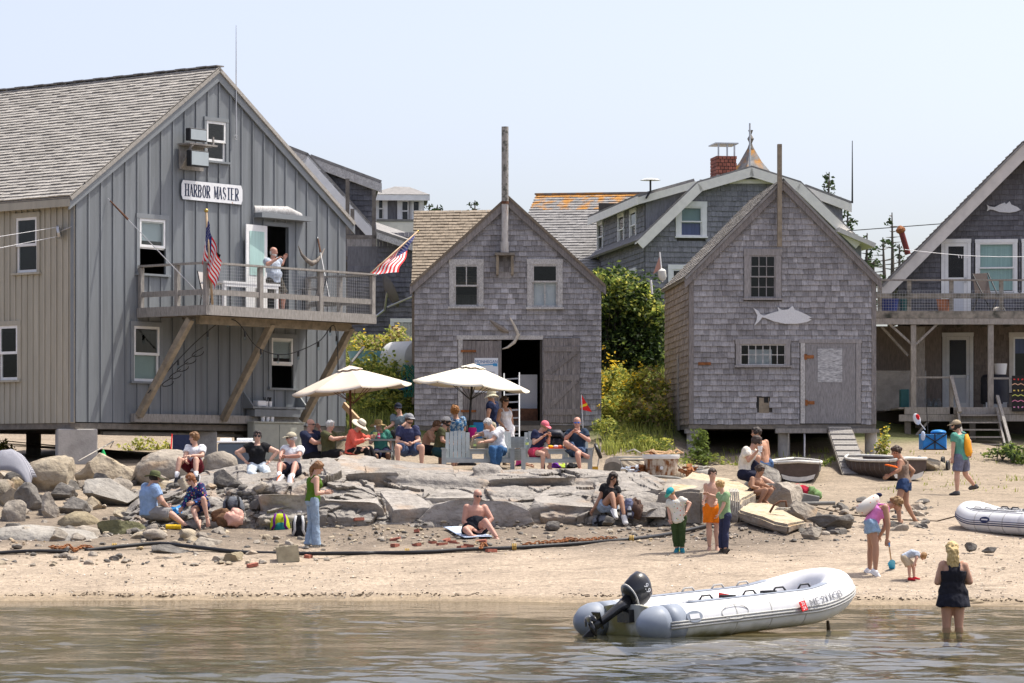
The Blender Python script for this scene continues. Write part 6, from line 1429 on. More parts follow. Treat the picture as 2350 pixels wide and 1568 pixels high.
# ====== people
PEND=[]
FAB={}
def fab(col,var=.08):
 k=tuple(round(c,3)for c in col)
 if k not in FAB:FAB[k]=mat('fabric_%d'%len(FAB),col,.85,var,14,bump=.35,bscale=30,spec=.2).name
 return FAB[k]
def skin(col):
 k=('s',)+tuple(col)
 if k not in FAB:FAB[k]=mat('skin_%d'%len(FAB),col,.55,.06,12,spec=.35).name
 return FAB[k]
def hairm(col):
 k=('h',)+tuple(col)
 if k not in FAB:FAB[k]=mat('hair_%d'%len(FAB),col,.55,.3,60,bump=.6,bscale=90,spec=.4,stretch=(1,1,.25)).name
 return FAB[k]
FAIR,TAN,MID,RED=(.56,.33,.24),(.40,.22,.14),(.48,.27,.185),(.50,.27,.20)
def fuse(mb,name,mats,parent,vox,smooth=3,wr=0.0,ws=7,extra=None):
 me=mb.mesh(name);o=bpy.data.objects.new(name,me);COL.objects.link(o)
 m=o.modifiers.new('r','REMESH');m.mode='VOXEL';m.voxel_size=vox;m.use_smooth_shade=True
 if smooth:s_=o.modifiers.new('s','SMOOTH');s_.factor=.5;s_.iterations=smooth
 PEND.append((o,name,mats,parent,wr,ws,extra))
def finish_people():
 bpy.context.view_layer.update();dg=bpy.context.evaluated_depsgraph_get()
 done=[(bpy.data.meshes.new_from_object(o.evaluated_get(dg)),)+tuple(rest)for o,*rest in PEND]
 for p in PEND:bpy.data.objects.remove(p[0])
 for me,name,mats,parent,wr,ws,extra in done:
  if wr:
   n=len(me.vertices);co=np.empty(n*3);me.vertices.foreach_get('co',co);co=co.reshape(-1,3)
   no=np.empty(n*3);me.vertices.foreach_get('normal',no);no=no.reshape(-1,3)
   k=np.array([noise.noise(V((c[0]*ws,c[1]*ws,c[2]*ws*.8)))+.5*noise.noise(V((c[0]*ws*2.3,c[1]*ws*2.3,c[2]*ws*1.7)))for c in co])
   co+=no*(k*wr)[:,None];me.vertices.foreach_set('co',co.ravel())
  mats=mats if isinstance(mats,(list,tuple))else[mats]
  me.materials.clear()
  for m_ in mats:me.materials.append(MAT(m_))
  me.polygons.foreach_set('material_index',np.zeros(len(me.polygons),np.int32))
  if extra is not None and extra.v:
   bm=bmesh.new();bm.from_mesh(me);vs=[bm.verts.new(p)for p in extra.v]
   for f,mi in zip(extra.f,extra.m):
    try:fc=bm.faces.new([vs[i]for i in f]);fc.material_index=mi;fc.smooth=True
    except ValueError:pass
   bmesh.ops.recalc_face_normals(bm,faces=bm.faces);bm.to_mesh(me);bm.free()
  me.polygons.foreach_set('use_smooth',[True]*len(me.polygons))
  o=bpy.data.objects.new(name,me);link(o,parent)
def mid(a,b,t):return a+(b-a)*t
def seg_tube(mb,pts,rs,n=12):
 """limb through joints with extra rings so it bends smoothly"""
 P_,R_=[],[]
 for i in range(len(pts)-1):
  for t in(0,.33,.67):P_.append(mid(pts[i],pts[i+1],t));R_.append(rs[i]+(rs[i+1]-rs[i])*t)
 P_.append(pts[-1]);R_.append(rs[-1]);mb.tube(P_,R_,n)
def person(label,K,d,h,pel,neck,yaw,arms,legs,head=None,hy=None,hp=8,sk=FAIR,hair=('short',(.10,.06,.035)),top=None,bot=None,shoes=None,socks=None,hat=None,glasses=False,bulk=1.0,fem=False,belly=0,hunch=.0,feet=None,group='people on the beach',hands=None,plant=False,sit=False,face_hair=None):
 yw=rad(yaw);lat0=V((math.cos(yw),math.sin(yw),0));fwd0=V((math.sin(yw),-math.cos(yw),0))
 hyw=rad(hy if hy is not None else yaw);ph_=rad(hp)
 def bone(p,tgt,L):
  x,y,sg=tgt if len(tgt)==3 else(*tgt,0)
  q_=P(*K(x,y),p.y);v=V((q_.x-p.x,0,q_.z-p.z));l=v.length
  if l>=L:return p+v*(L/l)
  if sg==0:return p+v if l>.62*L else p+v*(.62*L/max(l,1e-4))
  v.y=sg*math.sqrt(L*L-l*l)if abs(sg)==1 else sg*L
  return p+v
 if sit:kx,ky=K(*pel);d=G(kx,ky+.07*h*F/d).y+sit
 pel=P(*K(*pel),d)
 if plant:
  an=[]
  for s_,a in zip((1,-1),legs):k_=bone(pel+lat0*s_*.05*h,a[0],.245*h);an.append(bone(k_,a[1],.235*h))
  lo_=min(an,key=lambda v:v.z);dz_=ground(lo_.x,lo_.y)+.050*h-lo_.z;pel.z+=dz_;K0=K;shf=dz_*F/d
  K=lambda x,y:(K0(x,y)[0],K0(x,y)[1]-shf)
 nk=bone(pel,neck,.30*h)
 ax=(nk-pel).normalized();TL=(nk-pel).length
 lat=(lat0-ax*lat0.dot(ax)).normalized();fr=lat.cross(ax).normalized()
 if fr.dot(fwd0)<0 and abs(ax.z)>.3:fr=-fr
 def T(t):return pel+ax*(t*TL)-fr*(hunch*h*math.sin(math.pi*max(0,min(1,t))))
 b_=bulk;sh_w=(.088 if fem else.098)*h*(1+(b_-1)*.5)
 S_={1:T(.90)+lat*sh_w,-1:T(.90)-lat*sh_w};H_={1:T(-.02)+lat*.05*h,-1:T(-.02)-lat*.05*h}
 hd=bone(nk,(*head,0)if head else(K and 0,0),.105*h)if head else nk+(ax*.6+V((0,0,.4))).normalized()*.105*h
 hd=nk+(hd-nk).normalized()*.108*h
 base=V((pel.x,pel.y,min(pel.z,1e9)))
 A={};Lg={}
 for s_,a in zip((1,-1),arms):
  e=bone(S_[s_],a[0],.175*h);w_=bone(e,a[1],.15*h);A[s_]=(S_[s_],e,w_)
 for s_,a in zip((1,-1),legs):
  k_=bone(H_[s_],a[0],.245*h);an=bone(k_,a[1],.235*h);Lg[s_]=(H_[s_],k_,an)
 zf=min(min(Lg[1][2].z,Lg[-1][2].z)-.045*h,pel.z-.08*h)
 t_=thing('person',(pel.x,pel.y,zf),label,'person',group)
 vox=.0125*h/1.7
 up_h=V((math.sin(hyw)*math.sin(ph_),-math.cos(hyw)*math.sin(ph_),math.cos(ph_)));f_h=V((math.sin(hyw)*math.cos(ph_),-math.cos(hyw)*math.cos(ph_),-math.sin(ph_)));l_h=V((math.cos(hyw),math.sin(hyw),0))
 HM_=Matrix((l_h,f_h,up_h)).transposed()
 def hp_(x,y,z):return hd+HM_@(V((x,y,z))*h)
 W_=((-.22,.062,.055),(-.08,.09 if fem else.085,.07),(.1,.088 if fem else.084,.066),(.38,.068 if fem else.077,.056),(.62,.08 if fem else.088,.066),(.8,.086 if fem else.097,.064),(.92,.078 if fem else.088,.05),(1.0,.045,.04))
 def torso(mb,t0,t1,inf,lo=1.0):
  R_=[]
  ts=sorted({t0,t1}|{w[0]for w in W_ if t0<w[0]<t1})
  for t in ts:
   a=np.interp(t,[w[0]for w in W_],[w[1]for w in W_])*h*b_*lo+inf;c=np.interp(t,[w[0]for w in W_],[w[2]for w in W_])*h*b_*lo+inf
   R_.append((T(t),lat*a,fr*c))
  mb.loft(R_,n=18)
  if belly and t0<.4:mb.ell(T(.28)+fr*.03*h,(.088*h*b_+inf,.055*h*b_*belly+inf,.1*h),Matrix((lat,fr,ax)).transposed(),12,8)
  if fem and t0<.7<t1+.05:
   for s_ in(1,-1):mb.ell(T(.68)+fr*.052*h*b_+lat*s_*.04*h,(.036*h+inf,.034*h+inf,.038*h+inf),Matrix((lat,fr,ax)).transposed(),8,6)
 def armt(mb,s_,t1,inf,r0=.036):
  s0,e,w_=A[s_];rr=[(r0*b_)*h+inf,.026*h*b_+inf,.0175*h+inf]
  s0=s0-lat*s_*.012*h
  if t1<=1:seg_tube(mb,[s0,mid(s0,e,t1)],[rr[0],rr[0]+(rr[1]-rr[0])*t1])
  else:seg_tube(mb,[s0,e,mid(e,w_,t1-1)],[rr[0],rr[1]+.001,rr[1]+(rr[2]-rr[1])*(t1-1)])
  mb.ell(s0,(rr[0]*1.05,)*3,None,10,7)
  if t1>1:mb.ell(e,(rr[1],)*3,None,8,6)
 def legt(mb,s_,t1,inf,flare=0,r0=.054):
  p0,k_,an=Lg[s_];rr=[r0*h*b_+inf,.034*h*(1+(b_-1)*.6)+inf,.035*h+inf,.021*h+inf]
  p0=p0+ax*.01*h
  if t1<=1:seg_tube(mb,[p0,mid(p0,k_,t1)],[rr[0],rr[0]+(rr[1]-rr[0])*t1+flare])
  else:
   c=mid(k_,an,.3);e=mid(k_,an,t1-1)
   seg_tube(mb,[p0,k_],[rr[0],rr[1]]);seg_tube(mb,[k_,c,e],[rr[1],rr[2],(rr[3]if t1>1.9 else rr[2])+flare])
   mb.ell(k_,(rr[1],)*3,None,8,6)
  mb.ell(p0,(rr[0],)*3,None,10,7)
 body=MB();torso(body,-.2,1.0,0)
 body.tube([T(.88),nk,mid(nk,hd,.75)],[.045*h,.034*h*b_**.5,.033*h],12)
 for s_ in(1,-1):
  armt(body,s_,2,0);legt(body,s_,2,0)
 body.loft([(hp_(0,y,z),l_h*a*h,f_h*c*h)for z,a,c,y in((-.066,.014,.016,.030),(-.058,.024,.028,.022),(-.042,.034,.040,.012),(-.02,.040,.047,.006),(.005,.043,.052,.002),(.03,.044,.054,-.002),(.05,.037,.046,-.004),(.064,.02,.026,-.005),(.069,.006,.008,-.005))],n=16)
 body.ell(hp_(0,.056,-.012),(.009*h,.014*h,.014*h),HM_,8,6)
 for s_ in(1,-1):body.ell(hp_(.043*s_,-.004,-.004),(.007*h,.012*h,.018*h),HM_,8,6)
 ext=MB()
 for s_ in(1,-1):
  ext.ell(hp_(.017*s_,.0475,.004),(.0075*h,.004*h,.0042*h),HM_,8,5,2);ext.ell(hp_(.017*s_,.0505,.004),(.0035*h,.0025*h,.0036*h),HM_,6,4,1)
  ext.ell(hp_(.017*s_,.050,.015),(.011*h,.003*h,.0022*h),HM_,6,4,1)
 ext.ell(hp_(0,.0475,-.034),(.014*h,.004*h,.0032*h),HM_,8,4,3)
 for s_ in(1,-1):
  e,w_=A[s_][1],A[s_][2];dr=(w_-e).normalized()
  if hands and hands.get(s_):dr=(P(*K(*hands[s_][:2]),w_.y)-w_);dr=(dr+V((0,hands[s_][2]if len(hands[s_])>2 else 0,0))).normalized()
  nn=(T(.4)+fr*.2*h-w_);nn=nn-dr*nn.dot(dr);nn=nn.normalized()if nn.length>.01 else dr.orthogonal().normalized();sd=dr.cross(nn)
  hs=h*(1.0 if h>1.3 else 1.05)
  ext.loft([(w_-dr*.008*hs,sd*.014*hs,nn*.011*hs),(w_+dr*.018*hs,sd*.021*hs,nn*.011*hs),(w_+dr*.05*hs,sd*.024*hs,nn*.009*hs),(w_+dr*.058*hs,sd*.021*hs,nn*.006*hs)],n=10)
  for i,(o_,fl)in enumerate(((-.0175,.036),(-.006,.043),(.006,.041),(.0175,.032))):
   p0=w_+dr*.052*hs+sd*o_*hs;p1=p0+(dr*.9+nn*.35).normalized()*fl*.45*hs;p2=p1+(dr*.55+nn*.8).normalized()*fl*.33*hs;p3=p2+(dr*.1+nn).normalized()*fl*.25*hs
   ext.tube([p0,p1,p2,p3],[.0056*hs,.0052*hs,.0047*hs,.0034*hs],6)
  sgn_=1 if sd.dot(fr+ax)>0 else-1
  p0=w_+dr*.014*hs+sd*sgn_*.016*hs;ext.tube([p0,p0+(dr*.7+sd*sgn_*.6+nn*.4).normalized()*.024*hs,p0+(dr*.9+sd*sgn_*.35+nn*.7).normalized()*.043*hs],[.0075*hs,.0065*hs,.0045*hs],6)
 for i,s_ in enumerate((1,-1)):
  k_,an=Lg[s_][1],Lg[s_][2];shin=(an-k_).normalized()
  if feet and feet[i]:fd=P(*K(*feet[i][:2]),an.y)-an;fd.y=feet[i][2]if len(feet[i])>2 else 0;fd=fd.normalized()
  else:fd=fwd0.copy();fd=(fd-shin*fd.dot(shin)*.7).normalized();fd.z=min(fd.z,.2);fd.normalize()
  dn=shin-fd*shin.dot(fd);dn=dn.normalized()if dn.length>.1 else V((0,0,-1));sd=fd.cross(dn)
  def fring(a,z,w_,hh,inf=0):return(an+fd*a*h+dn*z*h,sd*(w_*h+inf),dn*(hh*h+inf))
  R_=[(-.036,.022,.008,.014),(-.026,.022,.019,.024),(0,.018,.022,.030),(.03,.022,.024,.024),(.065,.03,.028,.015),(.095,.034,.027,.010),(.112,.036,.016,.006)]
  if shoes:
   sm_,sole=shoes if isinstance(shoes,tuple)and isinstance(shoes[0],str)else(shoes,'white_plastic')
   mb=MB();mb.loft([fring(*r_,inf=.006*h)for r_ in R_],n=12)
   so=MB();so.loft([fring(a,.045,w_,.005,inf=.005*h)for a,z,w_,hh in R_],n=12)
   sh_=mb.build('shoe',sm_,t_,smooth='all');so_=so.build('sole',sole,None);so_.parent=sh_;so_.matrix_parent_inverse=Matrix.Identity(4)
   if PINV.get(t_.name):so_.matrix_parent_inverse=Matrix.Identity(4)
  else:
   ext.loft([fring(*r_)for r_ in R_[:-1]],n=10)
   for q in range(5):o_=(q-2)*.0105;p0=an+fd*.09*h+dn*.036*h+sd*o_*h;ext.tube([p0,p0+fd*(.024-.003*abs(q-1))*h+dn*.002*h],[.0062*h,.0048*h],6)
  if socks:mb=MB();mb.tube([mid(k_,an,.72),mid(k_,an,.95),an+dn*.01*h],[.030*h,.025*h,.027*h],12);mb.build('sock',socks,t_,smooth='all')
 fuse(body,'body',[skin(sk),mat_eye,mat_eyewhite,mat_lip],t_,vox,2,extra=ext)
 inf=.012*h
 if top:
  ty,tm=top[0],top[1];lo=top[2]if len(top)>2 else 1.03;mb=MB()
  hem={'tee':-.12,'long':-.12,'tank':-.05,'tube':.45,'dress':-.2,'crop':.05}[ty]
  if len(top)>3:hem=top[3]
  hi=.99 if ty in('tee','long','crop')else(.74 if ty=='tank' else.84 if ty=='dress' else.78)
  torso(mb,hem,hi if hi<.9 else.97,inf,lo)
  if ty in('tee','crop'):
   for s_ in(1,-1):armt(mb,s_,.62 if ty=='tee' else.42,inf*1.25,.039)
  if ty=='long':
   for s_ in(1,-1):armt(mb,s_,1.92,inf*1.1,.039)
  if ty in('tank','dress'):
   mb.loft([(T(.66)-fr*.022*h*b_,lat*.074*h*b_,fr*.054*h*b_),(T(.8)-fr*.026*h*b_,lat*.045*h*b_,fr*.05*h*b_),(T(.95)-fr*.024*h,lat*.03*h,fr*.036*h)],n=14)
   for s_ in(1,-1):
    a=.046*h;mb.tube([T(.7)+lat*s_*a+fr*(.07*h*b_),T(.85)+lat*s_*a*1.05+fr*(.066*h*b_),T(1.0)+lat*s_*a*1.05+fr*.02*h,T(1.0)+lat*s_*a*1.05-fr*.02*h,T(.85)+lat*s_*a*.9-fr*(.066*h*b_),T(.7)+lat*s_*a*.7-fr*(.07*h*b_)],.011*h,8)
  if ty=='dress':
   for s_ in(1,-1):legt(mb,s_,1.75,.02*h,.035*h,.058)
   mb.loft([(T(-.05),lat*.11*h,fr*.09*h),((mid(Lg[1][0],Lg[1][1],.7)+mid(Lg[-1][0],Lg[-1][1],.7))/2,lat*.12*h,fr*.09*h),((mid(Lg[1][1],Lg[1][2],.5)+mid(Lg[-1][1],Lg[-1][2],.5))/2,lat*.13*h,fr*.1*h)])
  fuse(mb,{'dress':'dress','tank':'tank_top','tube':'swim_top'}.get(ty,'shirt'),tm,t_,vox,2,.010*h,9)
 if bot:
  ty,bm_=bot[0],bot[1];mb=MB()
  tp_=.12 if top and top[0]!='tube' else.06
  if len(bot)>3:tp_=bot[3]
  torso(mb,-.2,tp_,inf*.85,1.02)
  ln=bot[2]if len(bot)>2 else.6
  if ty=='shorts':
   for s_ in(1,-1):legt(mb,s_,ln,inf*1.5,.012*h)
  elif ty=='pants':
   for s_ in(1,-1):legt(mb,s_,1.93,inf*.9,.008*h)
  elif ty=='tight':
   for s_ in(1,-1):legt(mb,s_,1.85,inf*.35,0)
  elif ty=='flared':
   for s_ in(1,-1):legt(mb,s_,1.0,inf*.7);p0,k_,an=Lg[s_];seg_tube(mb,[k_,mid(k_,an,.3),mid(k_,an,.6),mid(k_,an,1.1)],[.043*h,.045*h,.047*h,.058*h]);mb.ell(k_,(.043*h,)*3)
  elif ty=='skirt':
   e=(mid(Lg[1][0],Lg[1][1],ln)+mid(Lg[-1][0],Lg[-1][1],ln))/2
   mb.loft([(T(.05),lat*.1*h*b_,fr*.082*h*b_),(mid(T(-.1),e,.4),lat*.118*h*b_,fr*.1*h*b_),(e,lat*.128*h*b_,fr*.105*h*b_)],n=18)
  fuse(mb,{'shorts':'shorts','skirt':'skirt'}.get(ty,'trousers'),bm_,t_,vox,2,.010*h,9)
 if hair:
  st,hc=hair;mb=MB();hm_=hairm(hc)
  cap_in=hat is not None
  z0=.012 if not cap_in else-.004
  k={'curly':1.16,'short':1.0,'thick':1.07}.get(st,1.03)
  if st!='fringe':mb.ell(hp_(0,-.008,z0+.004),(.0535*h*k,.0595*h*k,.0595*h*k if not cap_in else.045*h),HM_,14,10)
  if st!='fringe' and not cap_in and not label.startswith('blonde'):mb.ell(hp_(0,.022,.047),(.040*h,.032*h,.022*h),HM_,10,8)
  if st=='fringe':
   for s_ in(1,-1):mb.ell(hp_(.034*s_,-.012,-.006),(.013*h,.03*h,.025*h),HM_,8,6)
   mb.ell(hp_(0,-.04,-.01),(.035*h,.014*h,.026*h),HM_,8,6)
  if st in('long','pony','longcurly','bob'):
   dn=V((0,0,-1))
   if st=='bob':mb.loft([(hp_(0,-.02,.0),l_h*.052*h,f_h*.042*h),(hp_(0,-.022,-.05),l_h*.056*h,f_h*.038*h),(hp_(0,-.018,-.085),l_h*.05*h,f_h*.028*h)])
   elif st=='pony':p=hp_(0,-.058,.012);q_=p-f_h*.03*h+dn*.05*h;mb.tube([hp_(0,-.045,.02),p,q_,q_+dn*.09*h,q_+dn*.14*h+f_h*.01*h],[.018*h,.02*h,.026*h,.02*h,.006*h],10)
   else:
    ln=.17 if st=='long' else.19;wd=.05 if st=='long' else.062
    mb.loft([(hp_(0,-.02,.02),l_h*.05*h,f_h*.045*h),(hp_(0,-.03,-.05),l_h*wd*h,f_h*.035*h),(hp_(0,-.03,-.05)+dn*ln*.5*h-f_h*.005*h,l_h*wd*1.1*h,f_h*.03*h),(hp_(0,-.03,-.05)+dn*ln*h,l_h*wd*.7*h,f_h*.016*h)],n=16)
    if st=='longcurly':
     for s_ in(1,-1):mb.tube([hp_(.046*s_,.0,.0),hp_(.058*s_,.014,-.06),hp_(.052*s_,.025,-.13),hp_(.045*s_,.03,-.18)],[.014*h,.024*h,.024*h,.008*h],8)
  if st=='bun':mb.ell(hp_(0,-.062,.012),(.026*h,)*3,None,10,8)
  fuse(mb,'hair',hm_,t_,vox*.9,1,(.014 if 'curly' in st else.010)*h,28)
 if face_hair:
  mb=MB();mb.loft([(hp_(0,.018,-.058),l_h*.027*h,f_h*.03*h),(hp_(0,.014,-.045),l_h*.036*h,f_h*.041*h),(hp_(0,.006,-.03),l_h*.0405*h,f_h*.046*h)]);mb.build('beard',hairm(face_hair),t_,smooth='all')
 if hat:
  ty,hm_=hat[0],hat[1];mb=MB()
  HR=HM_
  if ty=='cap':
   R_=[(hp_(0,-.004,z),l_h*a*h,f_h*c*h)for z,a,c in((.012,.053,.062),(.03,.053,.062),(.05,.045,.053),(.066,.028,.034),(.073,.008,.01))]
   mb.loft(R_,n=18);c_=mb.build('cap',hm_,t_,smooth='all')
   vm=MB();sg=-1 if len(hat)>2 and hat[2]=='back' else 1
   vm.loft([(hp_(0,.04*sg,.019),l_h*.046*h,up_h*.006*h),(hp_(0,.07*sg,.019),l_h*.044*h,up_h*.005*h),(hp_(0,.098*sg,.013),l_h*.034*h,up_h*.004*h),(hp_(0,.112*sg,.009),l_h*.014*h,up_h*.003*h)],n=10);vv_=vm.build('visor',hat[3]if len(hat)>3 else hm_,None,smooth='all')
  else:
   bw={'brim':.125,'bucket':.1,'boonie':.115}[ty];dr_={'brim':-.016,'bucket':-.03,'boonie':-.006}[ty]
   mb.lathe([(.058*h,.018*h),(.058*h,.03*h),(.053*h,.062*h),(.04*h,.078*h),(.001,.083*h)],hd-f_h*.003*h,HM_@Matrix(((1,0,0),(0,1.1,0),(0,0,1))),22);c_=mb.build('crown',hm_,t_,smooth='all')
   vm=MB();r=random.Random(int(d*100));n=28;vs=[]
   for i,(ra,zz)in enumerate(((.055,.02),(bw*.75,.016+dr_*.5),(bw,.012+dr_),(bw,.008+dr_),(bw*.75,.011+dr_*.5),(.055,.014))):
    for k in range(n):a=2*math.pi*k/n;wv=.012*math.sin(2*a+d)*(ra/bw)**2;vs.append(hp_(ra*math.cos(a),ra*1.05*math.sin(a),zz+wv))
   vm.add(vs,[(i*n+k,i*n+(k+1)%n,(i+1)*n+(k+1)%n,(i+1)*n+k)for i in range(5)for k in range(n)]);vv_=vm.build('brim',hm_,None,smooth='all')
   if len(hat)>2:bd=MB();bd.lathe([(.0595*h,.02*h),(.0595*h,.031*h)],hd-f_h*.003*h,HM_@Matrix(((1,0,0),(0,1.1,0),(0,0,1))),22);o2=bd.build('hat_band',hat[2],None,smooth='all');o2.parent=c_;o2.matrix_parent_inverse=Matrix.Identity(4)
  vv_.parent=c_;vv_.matrix_parent_inverse=Matrix.Identity(4)
 if glasses:
  mb=MB();gm_=glasses if isinstance(glasses,str)else 'lens_dark'
  for s_ in(1,-1):mb.ell(hp_(.019*s_,.053,.003),(.0155*h,.006*h,.0115*h),HM_,10,6);mb.tube([hp_(.034*s_,.05,.006),hp_(.046*s_,.03,.006),hp_(.047*s_,.0,.004)],.003*h,5)
  mb.tube([hp_(-.01,.056,.006),hp_(.01,.056,.006)],.003*h,5);mb.build('sunglasses',gm_,t_,smooth='all')
 t_['_pz']=0;del t_['_pz']
 gz=ground(pel.x,pel.y)
 print('PERSON %-58s pelz-g %.2f  ank %.2f %.2f'%(label[:58],pel.z-gz,Lg[1][2].z-ground(*Lg[1][2].xy),Lg[-1][2].z-ground(*Lg[-1][2].xy)))
 return dict(T=T,A=A,L=Lg,hd=hd,fr=fr,lat=lat,ax=ax,hp=hp_,t=t_)
mat_eye=mat('eye_dark',(.03,.02,.015),.3).name;mat_eyewhite=mat('eye_white',(.6,.58,.55),.3).name;mat_lip=mat('lip',(.34,.13,.10),.5).name
mat('lens_dark',(.008,.008,.01),.12,spec=.6);mat('lens_blue',(.02,.12,.5),.1,spec=.7)
WHITE,BLACK,NAVY,OLIVE,KHAKI=fab((.72,.72,.73)),fab((.012,.012,.014)),fab((.018,.024,.055)),fab((.075,.075,.035)),fab((.46,.41,.30))
DENIM,LDENIM,DDENIM=fab((.055,.10,.20),.25),fab((.30,.38,.48),.2),fab((.025,.05,.12),.2)
CREAM=fab((.62,.56,.44));BROWNH=(.07,.038,.02);DARKH=(.018,.012,.010);BLOND=(.42,.27,.11);GREYH=(.42,.41,.40);GINGER=(.32,.14,.04);LBROWN=(.17,.095,.045)
TOPS=fab((.25,.36,.55),.08)
floral=mat('floral',(.012,.02,.10),.8,.1).name;dots('floral',[(.02,.15,.5),(.5,.1,.15),(.6,.45,.08),(.05,.35,.3),(.15,.04,.3)],22,.33)
printm=mat('print_white',(.68,.66,.58),.8,.04).name;dots('print_white',[(.05,.3,.12),(.6,.12,.05),(.65,.42,.05),(.1,.2,.5),(.68,.66,.58)],20,.24)
tie=mat('blue_print',(.05,.17,.36),.8,.1).name;overlay('blue_print',(.45,.55,.62),16,.5,.58);overlay('blue_print',(.01,.03,.08),12,.58,.66)
# ------ left rocks
person('boy in white tee and maroon shorts sitting on the left rocks',W7,67.3,1.72,(785,470),(788,238),-15,[((872,335,-.5),(752,335,-.5)),((690,335,-.5),(700,385,-.6))],[((815,372,-1),(805,555,-1)),((640,372,-1),(600,560,-1))],(780,165),-65,5,FAIR,('thick',(.20,.10,.04)),('tee',WHITE),('shorts',fab((.10,.008,.015)),.75),(fab((.03,.03,.035)),'white_plastic'),WHITE,feet=((790,640,-.1),(545,635,-.1)))
person('person in blue shirt and green sun hat sitting with back turned',W7,63.6,1.76,(310,930),(325,640),125,[((400,800,1),(480,850,1)),((445,815,-.2),(490,870,.3))],[((500,960,1),(640,1070,.3)),((550,950,-.3),(705,1075,-.2))],(355,585),110,10,FAIR,('short',DARKH),('tee',TOPS,1.08),('shorts',fab((.26,.245,.235)),.95),(BLACK,BLACK),None,('boonie',fab((.10,.11,.05),.3)),bulk=1.3,feet=((760,1090),(830,1095)),hunch=.02,sit=-0.35)
person('woman in dark floral top sitting barefoot on the rock',W7,63.7,1.62,(855,880),(790,655),-30,[((905,790,-.6),(775,830,-.6)),((712,790,-.3),(655,880,-.3))],[((892,785,-1),(915,995,-.4)),((790,895,-1),(822,1030,-.5))],(752,600),-60,22,FAIR,('bob',(.26,.10,.035)),('long',floral),('shorts',fab((.03,.04,.10)),.4),None,None,None,'lens_dark',fem=True,hunch=.02,feet=((925,1080,-.12),(815,1110,-.12)),sit=-0.25)
person('woman in black tee and pale jeans, hands on hips, on the rock',W7,67.6,1.68,(1440,440),(1440,220),0,[((1652,292,-.1),(1575,385,-.3)),((1228,302,-.1),(1312,385,-.3))],[((1560,525,-1),(1470,640,-.6)),((1385,520,-1),(1530,605,-.7))],(1442,150),0,3,FAIR,('bun',(.03,.02,.018)),('crop',BLACK),('pants',fab((.52,.58,.62))),(fab((.62,.42,.10)),'white_plastic'),None,None,'lens_dark',1.22,True,feet=((1440,700,-.1),(1570,640,-.1)),sit=-0.1)
person('man in white tee and tan cap hugging his knees on the rock',W7,67.3,1.78,(1800,500),(1812,245),-10,[((1885,335,-.5),(1710,345,-.6)),((1700,300,-.5),(1685,350,-.6))],[((1852,420,-1),(1812,580,-.9)),((1692,420,-1),(1682,560,-.9))],(1800,172),-70,5,RED,('short',GREYH),('tee',WHITE),('shorts',fab((.02,.022,.04)),.55),(fab((.55,.16,.07),.2),'white_plastic'),WHITE,('cap',KHAKI),'lens_dark',feet=((1800,680,-.12),(1630,625,-.12)),sit=-0.1)
person('woman in green tank top and flared jeans standing by two backpacks',W7,61.0,1.68,(2020,655),(2040,400),112,[((2095,590,.4),(2158,568,.2)),((2068,585,-.3),(2145,575,.1))],[((2010,905,.2),(1972,1140,0)),((2055,905,-.1),(2062,1145,0))],(2068,335),85,22,FAIR,('pony',(.22,.11,.045)),('tank',fab((.08,.16,.015))),('flared',fab((.27,.36,.47),.15)),(CREAM,CREAM),fem=True,feet=((2030,1190),(2130,1180)),plant=True)
# ------ picnic terrace
PT='people at the picnic tables'
person('bald man in dark navy shirt drinking at the left picnic table',W1,73.2,1.80,(640,850),(620,520),55,[((770,605,.5),(742,525,-.2)),((690,690,-.3),(790,690,.2))],[((800,850,.3),(800,1060,0)),((790,870,-.3),(790,1080,0))],(645,460),60,5,RED,('fringe',GREYH),('tee',NAVY),('pants',BLACK),(BLACK,BLACK),bulk=1.25,group=PT,glasses=True)
person('grey haired person in olive tee at the left picnic table',W1,73.0,1.68,(850,835),(850,565),65,[((955,650,.5),(1045,625,.3)),((910,650,-.3),(1030,625,.3))],[((1010,820,.4),(1005,1040,0)),((1000,830,-.2),(990,1040,0))],(868,500),70,14,FAIR,('short',(.5,.5,.48)),('tee',OLIVE,1.06),('shorts',BLACK,.95),(BLACK,BLACK),bulk=1.2,group=PT)
person('person in coral shirt, black leggings and wide cream sun hat',W1,72.6,1.68,(1120,800),(1170,555),65,[((1285,640,.5),(1335,625,.2)),((1165,690,-.3),(1275,655,.1))],[((1390,745,.3),(1395,890,-.1)),((1345,760,-.3),(1312,940,0))],(1218,495),65,38,FAIR,None,('long',fab((.72,.13,.09))),('tight',BLACK),(fab((.04,.04,.045)),'white_plastic'),None,('brim',CREAM,fab((.2,.13,.06))),fem=True,hunch=.03,feet=((1480,935),(1330,985)),group=PT)
person('woman in teal top and straw sun hat behind the picnic table',W1,75.2,1.66,(1475,805),(1462,570),0,[((1595,695,-.2),(1585,790,-.4)),((1350,690,-.3),(1425,590,-.3))],[((1560,830,-1),(1560,990,0)),((1420,850,-1),(1420,990,0))],(1440,492),-5,5,FAIR,('long',(.55,.52,.45)),('tee',fab((.06,.23,.18))),('shorts',fab((.03,.035,.08)),1),(BLACK,BLACK),None,('brim',fab((.40,.29,.14))),True,1.2,True,group=PT)
person('young man in grey tee and dark cap leaning in front of the bush',W1,77.5,1.78,(1705,590),(1692,372),-5,[((1785,450,-.3),(1715,500,-.4)),((1612,480,-.3),(1552,515,-.4))],[((1740,600,-1),(1730,800,0)),((1610,580,-1),(1610,800,0))],(1678,312),10,8,FAIR,('short',DARKH),('tee',fab((.16,.21,.24))),('pants',BLACK),(BLACK,BLACK),None,('cap',fab((.012,.016,.03))),True,group=PT)
